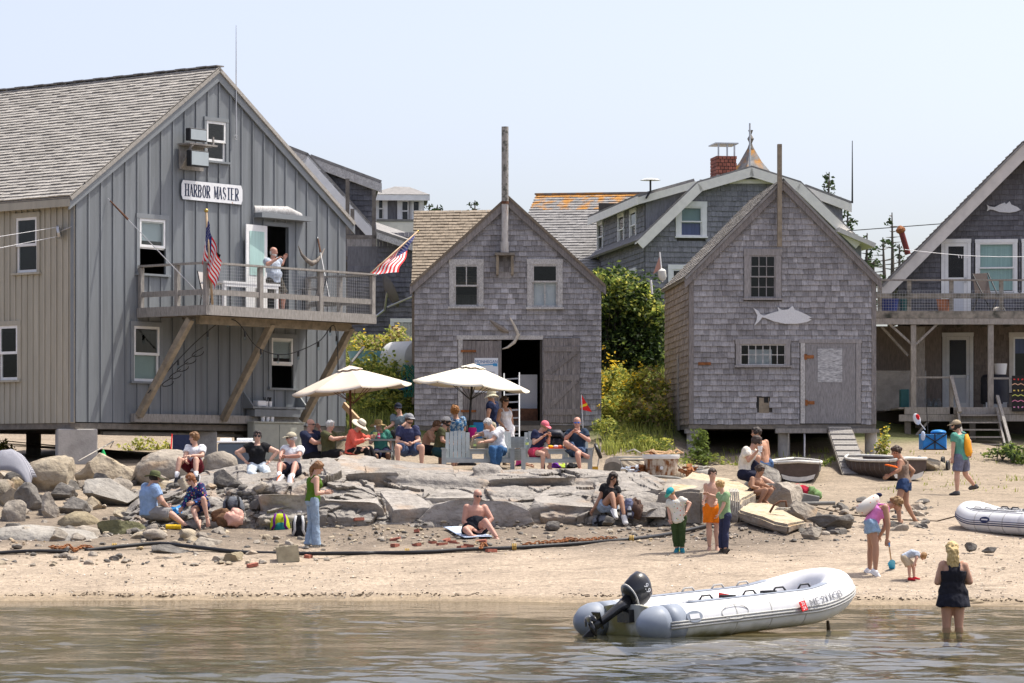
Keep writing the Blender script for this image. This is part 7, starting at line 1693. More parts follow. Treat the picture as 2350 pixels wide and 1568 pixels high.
person('bearded man in navy tee and blue shorts sitting on the bench end',W1,72.3,1.85,(1795,790),(1785,515),5,[((1915,670,-.3),(1855,690,-.5)),((1660,675,-.3),(1775,705,-.5))],[((1955,742,-1),(1945,975,0)),((1668,742,-1),(1672,985,0))],(1800,440),25,5,FAIR,('short',BROWNH),('tee',fab((.035,.04,.09)),1.04),('shorts',fab((.06,.09,.17)),.72),(fab((.1,.1,.1)),'white_plastic'),None,('cap',fab((.25,.25,.26))),True,1.05,face_hair=(.10,.06,.04),group=PT)
person('shirtless tanned man hunched at the right picnic table',W1,75.0,1.76,(2000,780),(2060,560),80,[((2110,670,.4),(2170,690,.3)),((2075,665,-.3),(2130,690,.1))],[((2190,790,.3),(2190,960,0)),((2180,800,-.3),(2170,960,0))],(2115,505),80,12,TAN,('short',(.13,.065,.03)),None,('shorts',BLACK,.7),(BLACK,BLACK),None,None,True,hunch=.03,group=PT)
person('dark bearded man in olive tee and pale cap beside the grey bench',W2,74.3,1.80,(165,800),(240,515),78,[((270,660,.4),(360,690,.3)),((215,665,-.3),(300,700,.2))],[((370,810,.3),(370,980,0)),((350,830,-.3),(340,980,0))],(265,440),75,5,MID,('short',DARKH),('tee',OLIVE,1.06),('shorts',fab((.015,.05,.06)),.9),(BLACK,BLACK),None,('cap',fab((.5,.48,.44))),True,face_hair=(.02,.014,.01),group=PT)
person('person with curly ginger hair and blue print shirt, back turned',W2,77.3,1.74,(395,660),(378,405),185,[((315,530,.3),(350,640,.4)),((470,530,.2),(470,560,.5))],[((350,800,1),(350,960,0)),((440,800,1),(440,960,0))],(368,345),185,5,FAIR,('curly',GINGER),('tee',tie,1.05),('shorts',fab((.2,.18,.13)),.9),(BLACK,BLACK),group=PT)
person('grey haired man in white tee and blue jeans on the double bench',W2,72.2,1.76,(880,800),(815,545),-35,[((800,670,-.5),(700,680,-.4)),((665,590,-.2),(605,615,-.4))],[((800,765,-1),(825,965,0)),((895,765,-1),(860,965,0))],(770,490),-45,32,MID,('short',GREYH),('tee',WHITE,1.05),('pants',fab((.035,.10,.22),.2)),(fab((.1,.08,.06)),BLACK),bulk=1.1,hunch=.03,feet=((800,990),(830,990)),group=PT)
person('man in navy shirt and cream bucket hat standing behind the benches',W2,77.6,1.78,(805,615),(805,340),-110,[((760,460,-.2),(740,600,-.2)),((860,460,.2),(850,600,0))],[((790,830,0),(790,1040,0)),((815,830,0),(820,1040,0))],(792,268),-95,6,MID,('short',GREYH),('tee',fab((.014,.022,.06))),('shorts',KHAKI,.9),(BLACK,BLACK),None,('bucket',fab((.50,.46,.33))),bulk=1.1,group=PT,plant=True)
person('woman in a long white dress standing by the ladder',W2,75.8,1.64,(975,630),(945,368),30,[((1028,505,-.1),(1042,640,-.1)),((868,525,-.3),(945,615,-.4))],[((990,830,0),(990,1020,0)),((950,830,0),(950,1020,0))],(952,295),65,4,TAN,('bun',(.05,.03,.02)),('dress',fab((.74,.74,.76))),None,(fab((.4,.3,.2)),CREAM),None,None,True,1.0,True,group=PT,plant=True)
person('small child in pink shirt crouching behind the right bench arm',W2,73.6,1.0,(1105,985),(1130,880),80,[((1190,930,.2),(1250,950,.1)),((1180,945,-.2),(1255,965,0))],[((1180,960,.2),(1160,1050,0)),((1170,970,-.2),(1150,1060,0))],(1175,830),80,20,TAN,('bob',BROWNH),('tee',fab((.75,.10,.38))),('shorts',fab((.02,.02,.04)),.8),None,group=PT)
p20=person('woman in pink cap, navy tee and pink shorts looking at her phone',W2,71.9,1.68,(1315,815),(1365,570),28,[((1462,690,-.3),(1470,620,-.3)),((1290,695,-.3),(1410,610,-.5))],[((1440,770,-1),(1490,975,-.1)),((1400,825,-1),(1390,985,0))],(1412,503),45,25,FAIR,('short',(.3,.2,.1)),('tee',fab((.02,.024,.06))),('shorts',fab((.72,.07,.14)),.45),None,None,('cap',fab((.72,.17,.21))),fem=True,feet=((1520,1010),(1380,1020,-.1)),group=PT)
person('bald man with blue mirrored sunglasses eating on the right bench',W2,71.8,1.80,(1805,800),(1802,555),-3,[((1935,665,-.3),(1825,590,-.5)),((1668,645,-.3),(1745,565,-.5))],[((1800,830,-1),(1830,985,0)),((1662,695,-1),(1870,825,-.2))],(1800,480),-2,8,RED,None,('tee',fab((.022,.04,.07)),1.03),('shorts',fab((.07,.11,.19),.3),.6),None,None,None,'lens_blue',1.08,feet=((1850,1010,-.1),(1930,850,-.1)),group=PT)
# ------ beach
person('bald shirtless man in black trunks sunbathing on a towel',Z7,61.1,1.78,(1342,1092),(1345,940),3,[((1440,1022,-.2),(1388,1085,-.7)),((1274,1040,-.2),(1335,1085,-.6))],[((1405,1035,-1),(1475,1135,-.5)),((1285,1085,-1),(1330,1132,-.3))],(1355,885),22,12,RED,None,None,('shorts',fab((.012,.014,.022)),.45),None,None,None,True,1.18,belly=1.15,feet=((1500,1150,-.06),(1335,1155,-.1)),sit=0.05)
person('woman with long dark curls in black tee sitting below the ledge',Z7,63.3,1.66,(2145,955),(2170,825),15,[((2222,900,-.2),(2200,945,-.5)),((2105,895,0),(2065,962,.2))],[((2228,890,-1),(2252,1000,-.4)),((2176,872,-1),(2195,965,-.4))],(2185,775),25,25,TAN,('longcurly',(.022,.013,.010)),('crop',BLACK),('shorts',LDENIM,.3),(fab((.65,.64,.62)),'white_plastic'),fem=True,feet=((2265,1035,-.1),(2215,1000,-.1)),sit=-0.05)
B3='three boys on the sand'
person('boy in colourful cap, print shirt and green trousers looking down',W3,59.0,1.40,(552,1270),(505,1040),-20,[((680,1085,-.1),(640,1175,-.4)),((432,1155,-.1),(445,1265,-.3))],[((585,1420,-.1),(590,1610,0)),((505,1420,-.1),(525,1610,0))],(462,972),-45,40,FAIR,('short',(.35,.2,.09)),('tee',printm,1.12,-.2),('pants',fab((.035,.06,.02))),(fab((.03,.20,.25),.4),fab((.45,.55,.05))),None,('cap',fab((.02,.30,.34)),'front',fab((.10,.35,.22))),group=B3,feet=((600,1650,-.08),(500,1650,-.08)),plant=True)
person('tall boy with bare chest and bright orange shorts',W3,59.1,1.56,(940,1200),(945,900),3,[((1005,1050,-.1),(985,1120,-.5)),((868,1040,0),(842,1110,-.4))],[((995,1430,0),(1000,1640,0)),((905,1430,0),(908,1645,0))],(945,805),12,14,FAIR,('short',(.05,.03,.02)),None,('shorts',fab((.80,.20,.01)),.72),None,None,bulk=.85,group=B3,feet=((1010,1700,-.1),(890,1700,-.1)),plant=True)
person('blond boy in light green tee and navy trousers seen from the side',W3,58.6,1.40,(1095,1300),(1065,1000),-60,[((1065,1190,-.2),(1020,1275,0)),((985,1075,.2),(905,1048,0))],[((1100,1490,0),(1100,1690,0)),((1055,1490,0),(1048,1690,0))],(1028,915),-50,32,FAIR,('thick',(.40,.25,.10)),('tee',fab((.25,.38,.20)),1.05),('pants',fab((.03,.035,.075))),(fab((.07,.06,.05)),BLACK),bulk=.9,group=B3,feet=((1060,1735),(1000,1735)),plant=True)
p27=person('man in white print shirt and sunglasses drinking from a cup on a rock',W3,67.4,1.84,(1330,835),(1400,530),55,[((1535,630,.4),(1525,560,-.2)),((1365,665,-.3),(1470,555,-.1))],[((1490,620,.5),(1445,790,.2)),((1560,890,-.3),(1720,990,-.2))],(1465,450),60,18,MID,('thick',(.045,.028,.02)),('tee',fab((.66,.62,.54),.12),1.08),('shorts',fab((.014,.016,.035)),.8),(fab((.05,.05,.06)),BLACK),WHITE,None,True,hunch=.03,feet=((1470,840,0),(1830,1000,-.05)))
person('shirtless man in jean shorts standing with his back turned',W3,69.4,1.80,(1555,560),(1495,285),205,[((1430,440,-.1),(1450,560,0)),((1600,440,0),(1585,560,.2))],[((1545,770,0),(1545,960,0)),((1575,770,0),(1580,960,0))],(1472,215),-85,8,(.50,.26,.16),('short',(.025,.016,.012)),None,('shorts',DENIM,.9),(BLACK,BLACK),plant=True)
person('tattooed tanned woman sitting with knees drawn up on the rock',W3,65.4,1.62,(1440,1060),(1470,875),45,[((1545,950,.2),(1610,975,.1)),((1410,975,-.3),(1490,985,0))],[((1630,1010,-.3),(1570,1120,0)),((1560,1010,-.6),(1500,1150,0))],(1500,795),50,20,(.36,.19,.115),('bun',(.045,.026,.018)),('tube',fab((.30,.16,.10))),('shorts',fab((.08,.05,.04)),.2),None,None,fem=True,hunch=.02)
person('woman in brown halter top and denim shorts walking barefoot',W4,63.0,1.66,(945,860),(905,585),-105,[((880,710,-.2),(765,775,-.2)),((1082,750,.2),(1012,800,.2))],[((865,1080,-.2),(890,1370,0)),((965,1120,.2),(1055,1270,.2))],(860,515),-80,18,TAN,('bun',(.05,.028,.017)),('tank',fab((.20,.145,.11))),('shorts',DDENIM,.42),None,None,fem=True,feet=((830,1400,-.05),(1075,1330,.0)),plant=True)
p31=person('man in green tee, tan cap and grey shorts walking up the beach',W4,73.6,1.84,(1610,790),(1570,420),-135,[((1520,630,0),(1510,790,-.1)),((1715,600,.2),(1730,720,.3))],[((1560,990,-.1),(1565,1190,0)),((1665,985,.1),(1775,1115,.3))],(1535,345),-95,6,FAIR,('short',DARKH),('tee',fab((.10,.30,.235)),1.05),('shorts',fab((.14,.145,.20)),.82),(fab((.1,.1,.1)),BLACK),None,('cap',fab((.36,.29,.20))),True,face_hair=(.03,.02,.015),plant=True)
p32=person('woman in pink top and cut off jeans bending with a toy spade',Z6,56.1,1.70,(1415,968),(1512,860),82,[((1505,985,.3),(1470,1040,.3)),((1522,985,-.3),(1510,1085,-.1))],[((1415,1110,.2),(1405,1250,0)),((1442,1110,-.1),(1440,1258,0))],(1580,838),85,30,TAN,('bun',(.26,.15,.06)),('tank',fab((.70,.22,.52)),1.04),('shorts',fab((.24,.35,.48),.25),.38),('white_plastic','white_plastic'),None,None,True,fem=True,hunch=.03,feet=((1430,1275,0),(1490,1285,0)),plant=True)
person('toddler in tan shorts and striped shirt bending over, red shoes',W5,55.6,.90,(945,370),(1105,320),82,[((1090,360,.3),(1075,420,.1)),((1085,365,-.3),(1065,415,-.1))],[((1055,470,.2),(1060,590,0)),((1000,470,-.1),(1005,595,0))],(1180,350),85,50,FAIR,('curly',(.36,.20,.08)),('tee',fab((.40,.44,.50),.25),1.05),('shorts',fab((.47,.38,.26)),.85),(fab((.5,.02,.03)),fab((.4,.02,.03))),hunch=.05,bulk=1.15,plant=True)
p34=person('blonde woman in black tank top and skirt wading in the water',W5,45.7,1.68,(1515,870),(1520,500),180,[((1338,730,.1),(1420,740,.8)),((1715,725,.1),(1640,740,.8))],[((1440,1230,0),(1440,1450,0)),((1585,1230,0),(1590,1450,0))],(1512,425),180,42,MID,('long',(.58,.42,.18)),('tank',fab((.014,.014,.02)),1.08,-.1),('skirt',fab((.014,.015,.024)),.42),None,None,bulk=1.2,fem=True)
p35=person('bald man in pale checked shirt standing in the doorway above the deck',Z2,79.7,1.78,(1678,545),(1665,378),35,[((1725,440,.2),(1740,410,.1)),((1640,445,-.3),(1712,400,0))],[((1735,630,0),(1730,722,0)),((1690,635,-.2),(1700,722,0))],(1680,330),70,5,RED,('fringe',(.6,.58,.55)),('tee',fab((.42,.47,.54),.2),1.06),('shorts',fab((.075,.065,.05)),.95),(BLACK,BLACK),bulk=1.12,belly=1.1,face_hair=(.55,.53,.5),group='people at the houses')
finish_people()
# ====== picnic terrace
mat('canvas',(.62,.53,.43),.85,.04,3);mat('canvas_cream',(.70,.65,.53),.85,.04,3);mat('pole_wood',(.16,.06,.03),.5);mat('pole_black',(.02,.02,.022),.4)
mat('bench_grey',(.33,.36,.36),.65,.1,6,island=.06);mat('table_grey',(.27,.28,.265),.75,.12,6,island=.08)
def umbrella(label,apex,rad_,drop,tilt,foot,cm,pm,rot0=.2):
 t_=thing('umbrella',foot,label,'umbrella');Rm=Matrix.Rotation(tilt,3,'Y');n=8;ap=V(apex)
 def pt(rr,a,sag=0):return ap+Rm@V((rr*math.cos(a),rr*math.sin(a),-drop*(rr/rad_)**1.12-sag))
 for k in range(n):
  a0,a1=rot0+2*math.pi*k/n,rot0+2*math.pi*(k+1)/n;mb=MB();m_=8;w_=6;vs=[]
  for i in range(m_+1):
   rr=.1+(rad_-.1)*i/m_
   for j in range(w_+1):
    u=j/w_;p=pt(rr,a0).lerp(pt(rr,a1),u);p.z-=.045*math.sin(math.pi*u)*rr/rad_;vs.append(p)
  fs=[(i*(w_+1)+j,i*(w_+1)+j+1,(i+1)*(w_+1)+j+1,(i+1)*(w_+1)+j)for i in range(m_)for j in range(w_)]
  b0=len(vs);e=[m_*(w_+1)+j for j in range(w_+1)];vs+=[vs[i]+V((0,0,-.035))for i in e];fs+=[(e[j],e[j+1],b0+j+1,b0+j)for j in range(w_)]
  mb.add(vs,fs);mb.build('panel',cm,t_,smooth='all')
  rb=MB();rb.tube([pt(.05,a0)+V((0,0,-.03)),pt(rad_,a0)+V((0,0,-.03))],.012,5);rb.build('rib',pm,t_)
  st=MB();st.tube([pt(rad_*.55,a0)+V((0,0,-.04)),ap+Rm@V((0,0,-drop-.35))],.009,5);st.build('strut',pm,t_)
 mb=MB();vs=[ap+Rm@V((0,0,.05))]+[pt(.3,rot0+2*math.pi*k/16,-.04+(.02 if k%2 else 0))for k in range(16)];mb.add(vs,[(0,1+k,1+(k+1)%16)for k in range(16)]);mb.build('vent_cap',cm,t_,smooth='all')
 mb=MB();mb.tube([ap+V((0,0,.02)),V(foot)],.028,10);mb.build('pole',pm,t_,smooth='all');MB().lathe([(.001,0),(.24,0),(.24,.05),(.05,.1),(.04,.3)],V(foot),None,16).build('base','pole_black',t_)
p_=P(*Z7(575,96),74.4);ft=P(*Z7(582,640),74.4);ft.z=ground(ft.x,ft.y);umbrella('tilted tan canvas umbrella over the left picnic table',p_,1.42,.50,rad(-5.8),ft,'canvas','pole_wood')
p_=P(*Z7(1330,84),75.6);ft=P(*Z7(1288,640),75.6);ft.z=ground(ft.x,ft.y);umbrella('cream umbrella with black pole in front of the shack doors',p_,1.42,.47,rad(5.1),ft,'canvas_cream','pole_black')
def picnic(label,c,L,ht,w_=.75):
 """table along x, centre c on the ground, top at ht"""
 t_=thing('picnic_table',c,label,'picnic table','picnic tables');c=V(c)
 for i in range(5):y=-w_/2+i*w_/5;MB().box(c.x-L/2,c.x+L/2,c.y+y+.005,c.y+y+w_/5-.005,c.z+ht-.04,c.z+ht).build('top_plank','table_grey',t_)
 for s_ in(-1,1):
  for j in range(2):y=s_*(w_/2+.22+j*.14);MB().box(c.x-L/2,c.x+L/2,c.y+y-.065,c.y+y+.065,c.z+ht*.6-.04,c.z+ht*.6).build('seat_plank','table_grey',t_)
 for x in(c.x-L/2+.2,c.x+L/2-.2):
  for s_ in(-1,1):MB().beam((x,c.y+s_*.2,c.z+ht-.06),(x,c.y+s_*.68,c.z-.05),.09,.04,up=(1,0,0)).build('leg','table_grey',t_)
  MB().box(x+.03,x+.07,c.y-.85,c.y+.85,c.z+ht*.6-.13,c.z+ht*.6-.042).build('cross_beam','table_grey',t_)
 return t_
gz=ground(P(835,0,73.9).x,73.9);picnic('grey picnic table under the tan umbrella',(P(835,0,73.9).x,73.9,gz),1.75,CH+(YH-1008)*73.9/F-gz)
gz=ground(P(1062,0,75.9).x,75.9);picnic('grey picnic table under the cream umbrella',(P(1062,0,75.9).x,75.9,gz),1.5,CH+(YH-1009)*75.9/F-gz)
def double_bench(label,x0,x1,d,backs=(1,1)):
 a,b=P(x0,1050,d),P(x1,1050,d);W_=b.x-a.x;gz=ground((a.x+b.x)/2,d);zs=CH+(YH-1050)*d/F;za_=CH+(YH-1028)*d/F
 t_=thing('double_garden_chair',((a.x+b.x)/2,d,gz),label,'bench','double garden chairs');sw_=W_*.34
 for i,xs_ in enumerate((a.x+.07,b.x-.07-sw_)):
  for k in range(4):MB().box(xs_,xs_+sw_,d-.05+k*.115,d+.055+k*.115,zs-.03+.0,zs).build('seat_slat','bench_grey',t_)
  for k in range(6):
   w_=sw_/6;hh=.56+.05*math.sin(math.pi*(k+.5)/6);x_=xs_+k*w_
   MB().slab([V((x_+.005,d+.34,zs-.06)),V((x_+w_-.005,d+.34,zs-.06)),V((x_+w_-.005,d+.52,zs+hh)),V((x_+.005,d+.52,zs+hh))],.025).build('back_slat','bench_grey',t_)
  MB().box(xs_,xs_+sw_,d+.45,d+.49,zs+.2,zs+.28).build('back_rail','bench_grey',t_)
 for x_ in(a.x,b.x-.09):
  MB().box(x_-.02,x_+.11,d-.12,d+.45,za_-.03,za_).build('arm','bench_grey',t_)
  MB().beam((x_+.05,d-.06,gz-.05),(x_+.05,d-.06,za_-.03),.1,.09,up=(0,1,0)).build('leg','bench_grey',t_);MB().beam((x_+.05,d+.55,gz-.05),(x_+.05,d+.2,za_-.03),.08,.06,up=(0,1,0)).build('leg','bench_grey',t_)
 MB().box(a.x+.05,b.x-.05,d-.1,d-.06,zs-.12,zs-.03).build('front_rail','bench_grey',t_)
 cx_=(a.x+b.x)/2;zt_=CH+(YH-1030)*d/F
 MB().box(cx_-.22,cx_+.22,d-.1,d+.35,zt_-.03,zt_).build('table_top','bench_grey',t_);MB().box(cx_-.19,cx_+.19,d-.07,d-.04,zt_-.12,zt_-.03).build('apron','bench_grey',t_)
 for x_ in(cx_-.16,cx_+.16):MB().box(x_-.03,x_+.03,d-.05,d-.01,zs-.03,zt_-.12).build('table_leg','bench_grey',t_)
 return cx_,zt_
c1,zt1=double_bench('grey double garden chair with a table, grey haired man seated',1014,1180,72.0);c2,zt2=double_bench('grey double garden chair shared by pink capped woman and bald man',1196,1358,71.6)
def bottle(K,x,y0,y1,d,m,label,cap='white_plastic',r=.035,nm='bottle'):
 b=P(*K(x,y1),d);hh=P(*K(x,y0),d).z-b.z;t_=thing(nm,b,label,'bottle')
 MB().lathe([(.001,0),(r,0),(r,hh*.6),(r*.45,hh*.82),(r*.4,hh*.92)],b,None,12).build('body',m,t_,smooth=True);MB().lathe([(r*.45,hh*.9),(r*.45,hh),(.001,hh)],b,None,10).build('cap',cap,t_);MB().lathe([(r*1.02,hh*.25),(r*1.02,hh*.5)],b,None,12).build('label_band',fab((.5,.6,.2))if m=='bottle' else cap,t_)
bottle(W1,1398,490,640,73.7,'bottle','clear bottle with green label on the left picnic table','white_plastic',.05);bottle(W1,1442,570,640,73.7,fab((.7,.08,.2)),'small pink bottle on the left picnic table');bottle(W2,598,650,760,72.1,'bottle','clear water bottle on the middle of the left double chair');bottle(W2,1210,632,745,71.6,'bottle','clear water bottle on the arm of the right double chair')
mat('tan_bag',(.36,.29,.19),.85,.1,20);b=P(*W2(650,755),72.2)
t_=thing('canvas_bag',b,'tan canvas bag being opened by the man in white','bag');MB().loft([(b+V((0,0,0)),V((.2,0,0)),V((0,.12,0))),(b+V((.0,0,.12)),V((.21,0,0)),V((0,.13,0))),(b+V((-.02,0,.22)),V((.12,0,0)),V((0,.07,0)))]).build('body','tan_bag',t_,smooth='all');MB().tube([b+V((-.12,0,.18)),b+V((-.08,0,.36)),b+V((.05,0,.34)),b+V((.1,0,.17))],.012,6).build('handle','tan_bag',t_)
b=P(*W2(1550,765),71.7);t_=thing('food_tray',b,'bright orange food tray with wrappers between the right pair','tray');MB().box(b.x-.2,b.x+.2,b.y-.14,b.y+.14,b.z,b.z+.02).build('tray',fab((.75,.12,.02)),t_)
for i,(dx,m_)in enumerate(((-.12,fab((.75,.45,.03))),(0,fab((.6,.5,.55))),(.1,fab((.7,.2,.1))))):MB().ell(b+V((dx,0,.05)),(.07,.06,.04)).build('wrapper',m_,t_,smooth='all')
for i,(x,m_,hh)in enumerate(((1525,'lens_dark',.2),(1592,'lens_dark',.2))):bottle(W2,x,640,740,71.9,m_,'%s dark bottle on the right double chair table'%('left','right')[i],'black_metal',.03)
mat('cooler_blue',(.02,.22,.55),.4);b=P(*W2(640,600),75.8);MB().box(b.x-.12,b.x+.12,b.y-.1,b.y+.1,P(*W2(640,600),75.8).z-.1,P(*W2(640,452),75.8).z).build('cooler','cooler_blue',None,bevel=.015,label='small blue cooler on the table under the cream umbrella',cat='cooler')
b=P(*W2(570,630),75.4);t_=thing('drinks_jug',b,'magenta insulated jug with teal lid on the picnic table','jug');MB().lathe([(.001,0),(.09,0),(.1,.2),(.08,.24)],b,None,14).build('body',fab((.55,.02,.2)),t_,smooth=True);MB().lathe([(.085,.24),(.07,.29),(.001,.29)],b,None,14).build('lid',fab((.02,.35,.3)),t_,smooth=True)
w_=p27['A'][-1][2];cup(w_+V((.06,-.02,-.02)),s=1.3,label='white paper cup held by the man in white print shirt');w_=p20['A'][1][2];MB().obox(w_+V((-.03,-.03,.05)),(.07,.012,.14),Matrix.Rotation(.5,3,'Z')).build('phone','black_metal',None,label='black phone in the hands of the pink capped woman',cat='phone')
la=thing('ladder',P(*Z7(1565,560),80),'aluminium ladder leaning beside the open shack door','ladder')
A0,A1,B0,B1=P(*Z7(1522,575),79.6),P(*Z7(1612,575),79.6),P(*Z7(1518,138),82.2),P(*Z7(1612,132),82.2)
for a,b in((A0,B0),(A1,B1)):MB().beam(a,b,.03,.07).build('rail','aluminium',la)
for k in range(9):MB().beam(A0.lerp(B0,.05+k*.11),A1.lerp(B1,.05+k*.11),.035,.035).build('rung','aluminium',la)
mb=MB(mf);x_=(od[0]+od[1])/2;o=MB(mf).box(od[1]-.55,od[1]-.05,.9,1.3,MZB,MZB+1.35).build('freezer','fish_white',None,label='pale upright freezer inside the open shack door',cat='freezer')
MB(mf).box(od[1]-.7,od[1]-.05,.5,.85,MZB,MZB+.45).build('crate','rust_dark',None,label='dark red crate inside the open shack door',cat='crate')
b0=P(*Z7(2008,600),73);fl_=thing('dive_flag',b0,'red triangular flag with yellow stripe on a pole by the bench','flag');MB().tube([b0,P(*Z7(1990,262),73)],.012,6).build('pole','galv',fl_)
q0,q1,q2=P(*Z7(1992,262),73),P(*Z7(1984,352),73),P(*Z7(2056,368),73.05);mat('flag_red',(.62,.012,.015),.75,.08,10);mat('flag_yellow',(.75,.5,.02),.75);mat('flag_white',(.72,.72,.72),.8,.04);mat('flag_blue',(.012,.02,.12),.8,.08)
MB().add([q0,q1,q2,q0+V((0,.012,0)),q1+V((0,.012,0)),q2+V((0,.012,0))],[(0,1,2),(3,5,4),(0,2,5,3),(1,4,5,2),(0,3,4,1)]).build('cloth','flag_red',fl_);a,b=q0.lerp(q1,.82),q0.lerp(q2,.55);MB().add([a+V((0,-.004,.03)),a+V((0,-.004,-.03)),b+V((0,-.004,-.03)),b+V((0,-.004,.03))],[(0,1,2,3)]).build('stripe','flag_yellow',fl_)
def hull(mb,bt,L,bm_,dp,n=14,th=.0,flip=1):
 """open boat shell; bt maps local (x across, y along from transom, z up)"""
 rows=[]
 for i in range(n+1):
  t=i/n;hw=bm_/2*(.78+.5*t-.28*t*t)*(1-max(0,(t-.45)/.55)**2.2*.985);sheer=dp*(1+.25*t*t);keel=dp*.9*max(0,(t-.6)/.4)**2
  pr=[(-1,sheer),(-.96,sheer*.55+keel*.45),(-.72,keel+dp*.16),(-.36,keel+dp*.04),(0,keel),(.36,keel+dp*.04),(.72,keel+dp*.16),(.96,sheer*.55+keel*.45),(1,sheer)]
  rows.append([V((x*hw,L*t,z))for x,z in pr])
 vs=[bt(p)for r in rows for p in r];m=9
 mb.add(vs,[(i*m+j,i*m+j+1,(i+1)*m+j+1,(i+1)*m+j)for i in range(n)for j in range(m-1)]);return rows
mat('skiff_grey',(.20,.195,.18),.8,.2,4);mat('skiff_brown',(.085,.06,.048),.7,.2,5);mat('skiff_bottom',(.36,.30,.22),.8,.2,5);overlay('skiff_bottom',(.10,.08,.06),3,.5,.6,(.6,8,1));mat('skiff_inside',(.17,.165,.155),.8,.2,5);mat('rub_white',(.62,.60,.55),.7,.15,8)
def rowboat(nm,label,c,head,L,bm_,dp,roll=0,upside=False):
 c=V(c);h_=V((math.sin(head),math.cos(head),0));x_=V((math.cos(head),-math.sin(head),0))
 def bt(p):
  q_=V(p)
  if upside:q_=V((q_.x,q_.y,dp*1.1-q_.z))
  z=V((0,0,1));xr=x_*math.cos(roll)+z*math.sin(roll);zr=z*math.cos(roll)-x_*math.sin(roll);return c+xr*q_.x+h_*q_.y+zr*q_.z
 t_=thing(nm,c,label,'rowing boat');mb=MB();rows=hull(mb,bt,L,bm_,dp)
 o=mb.build('hull','skiff_bottom' if upside else 'skiff_brown',t_,smooth=True);sm2=o.modifiers.new('t','SOLIDIFY');sm2.thickness=.025
 r0=rows[0];tr=MB();tr.add([bt(p)for p in r0],[tuple(range(9))]);tro=tr.build('transom','skiff_brown' if not upside else 'skiff_grey',t_);s3=tro.modifiers.new('t','SOLIDIFY');s3.thickness=.03;s3.offset=0
 band=[bt(V((p.x*1.005,-.02,p.z)))for p in r0[2:7]];top_=[bt(V((p.x*1.12,-.02,min(p.z+dp*.24,dp))))for p in r0[2:7]]
 b_=MB();n5=5;b_.add(band+top_,[(i,i+1,n5+i+1,n5+i)for i in range(4)]);b_.build('boot_stripe','rub_white',t_)
 for s_ in(0,8):MB().tube([bt(r[s_])for r in rows],.035,8).build('gunwale','rub_white' if not upside else 'skiff_grey',t_,smooth='all')
 if not upside:
  MB().tube([bt(V((r0[0].x*.98,-.01,r0[0].z))),bt(V((0,-.02,r0[0].z+.03))),bt(V((r0[8].x*.98,-.01,r0[8].z)))],.04,8).build('transom_cap','rub_white',t_,smooth='all')
  for t in(.2,.5,.75):i=int(t*14);r=rows[i];a,b=r[0],r[8];MB().add([bt(V((a.x*.95,a.y-.12,a.z*.72))),bt(V((b.x*.95,b.y-.12,b.z*.72))),bt(V((b.x*.95,b.y+.12,b.z*.72))),bt(V((a.x*.95,a.y+.12,a.z*.72)))],[(0,1,2,3)]).build('thwart','skiff_inside',t_)
  for k in range(1,12):
   r=rows[k];MB().tube([bt(p*.985+V((0,r[0].y*.015,.01)))for p in r],.014,5).build('rib','skiff_inside',t_)
 else:
  for s_ in(2,3,4,5,6):MB().tube([bt(r[s_]+V((0,0,-.01)))for r in rows],.014,5).build('batten','skiff_grey',t_)
 return bt,rows,t_
c=P(1400,1075,73.5);c.z=ground(c.x,c.y);rowboat('upturned_skiff','upturned grey wooden skiff lying right of the benches',(P(1352,0,73.3).x+.55,73.0,c.z),rad(62),1.9,1.15,.42,upside=True)
c=P(1832,1086,76.4);c.z=ground(c.x,c.y)+.02;bt1,rows1,rb1=rowboat('rowing_boat','dark brown rowing boat with white band seen stern on below the shack',c,rad(3),3.0,1.3,.46)
c=P(2085,1090,76.6);c.z=ground(c.x,c.y)+.02;bt2,rows2,rb2=rowboat('rowing_boat','brown rowing boat with slatted stern box beside the walking woman',c,rad(-24),2.8,1.35,.5,rad(3))
for k in range(5):MB().add([bt2(V((x,.35+k*.12,.52)))for x in(-.35,.35)]+[bt2(V((x,.44+k*.12,.52)))for x in(.35,-.35)],[(0,1,2,3)]).build('slat','skiff_inside',rb2)
mat('rope',(.45,.42,.36),.9,.2,40)
a,b=rf((2.95,-.06,3.3)),bt1(V((0,.9,.3)));MB().tube([a,a+V((0,-.02,-.9)),a.lerp(b,.7)+V((0,0,-.25)),b],.03,6).build('hanging_rope','galv',None,smooth='all',label='thick grey rope hanging from the beam into the rowing boat',cat='rope')
a=rf((2.55,-.06,3.3));MB().tube([a,a+V((-.03,-.05,-.6)),a+V((-.2,-.3,-1.1))],.012,5).build('hanging_rope','rope',None,label='thin pale rope tied to the beam left of the rowing boat',cat='rope')
a=rf((4.2,-.06,3.3));MB().tube([a,a+V((.03,-.05,-.35)),a+V((.35,-.2,-.75)),a+V((.6,-.3,-.8))],.012,5).build('hanging_rope','rope',None,label='pale rope hanging right of the plank ramp',cat='rope')
c=P(*W3(340,838),70.5);c.z=max(c.z,ground(c.x,c.y)-.02);tb=thing('bathtub',c,'old rusty bathtub with white enamel rim at the top of the ledge','bathtub')
mat('rusty_enamel',(.55,.48,.38),.6,.1,5);overlay('rusty_enamel',(.20,.075,.02),12,.42,.6,(1,1,.5));mat('enamel',(.74,.74,.72),.25,.05,6)
w_,hh=(555-130)/2*.1953*70.5/F,(840-650)*.1953*70.5/F
MB().loft([(c,V((w_*.84,0,0)),V((0,.3,0))),(c+V((0,0,hh*.5)),V((w_*.9,0,0)),V((0,.33,0))),(c+V((0,0,hh)),V((w_*.95,0,0)),V((0,.36,0)))],n=24).build('shell','rusty_enamel',tb,smooth=True)
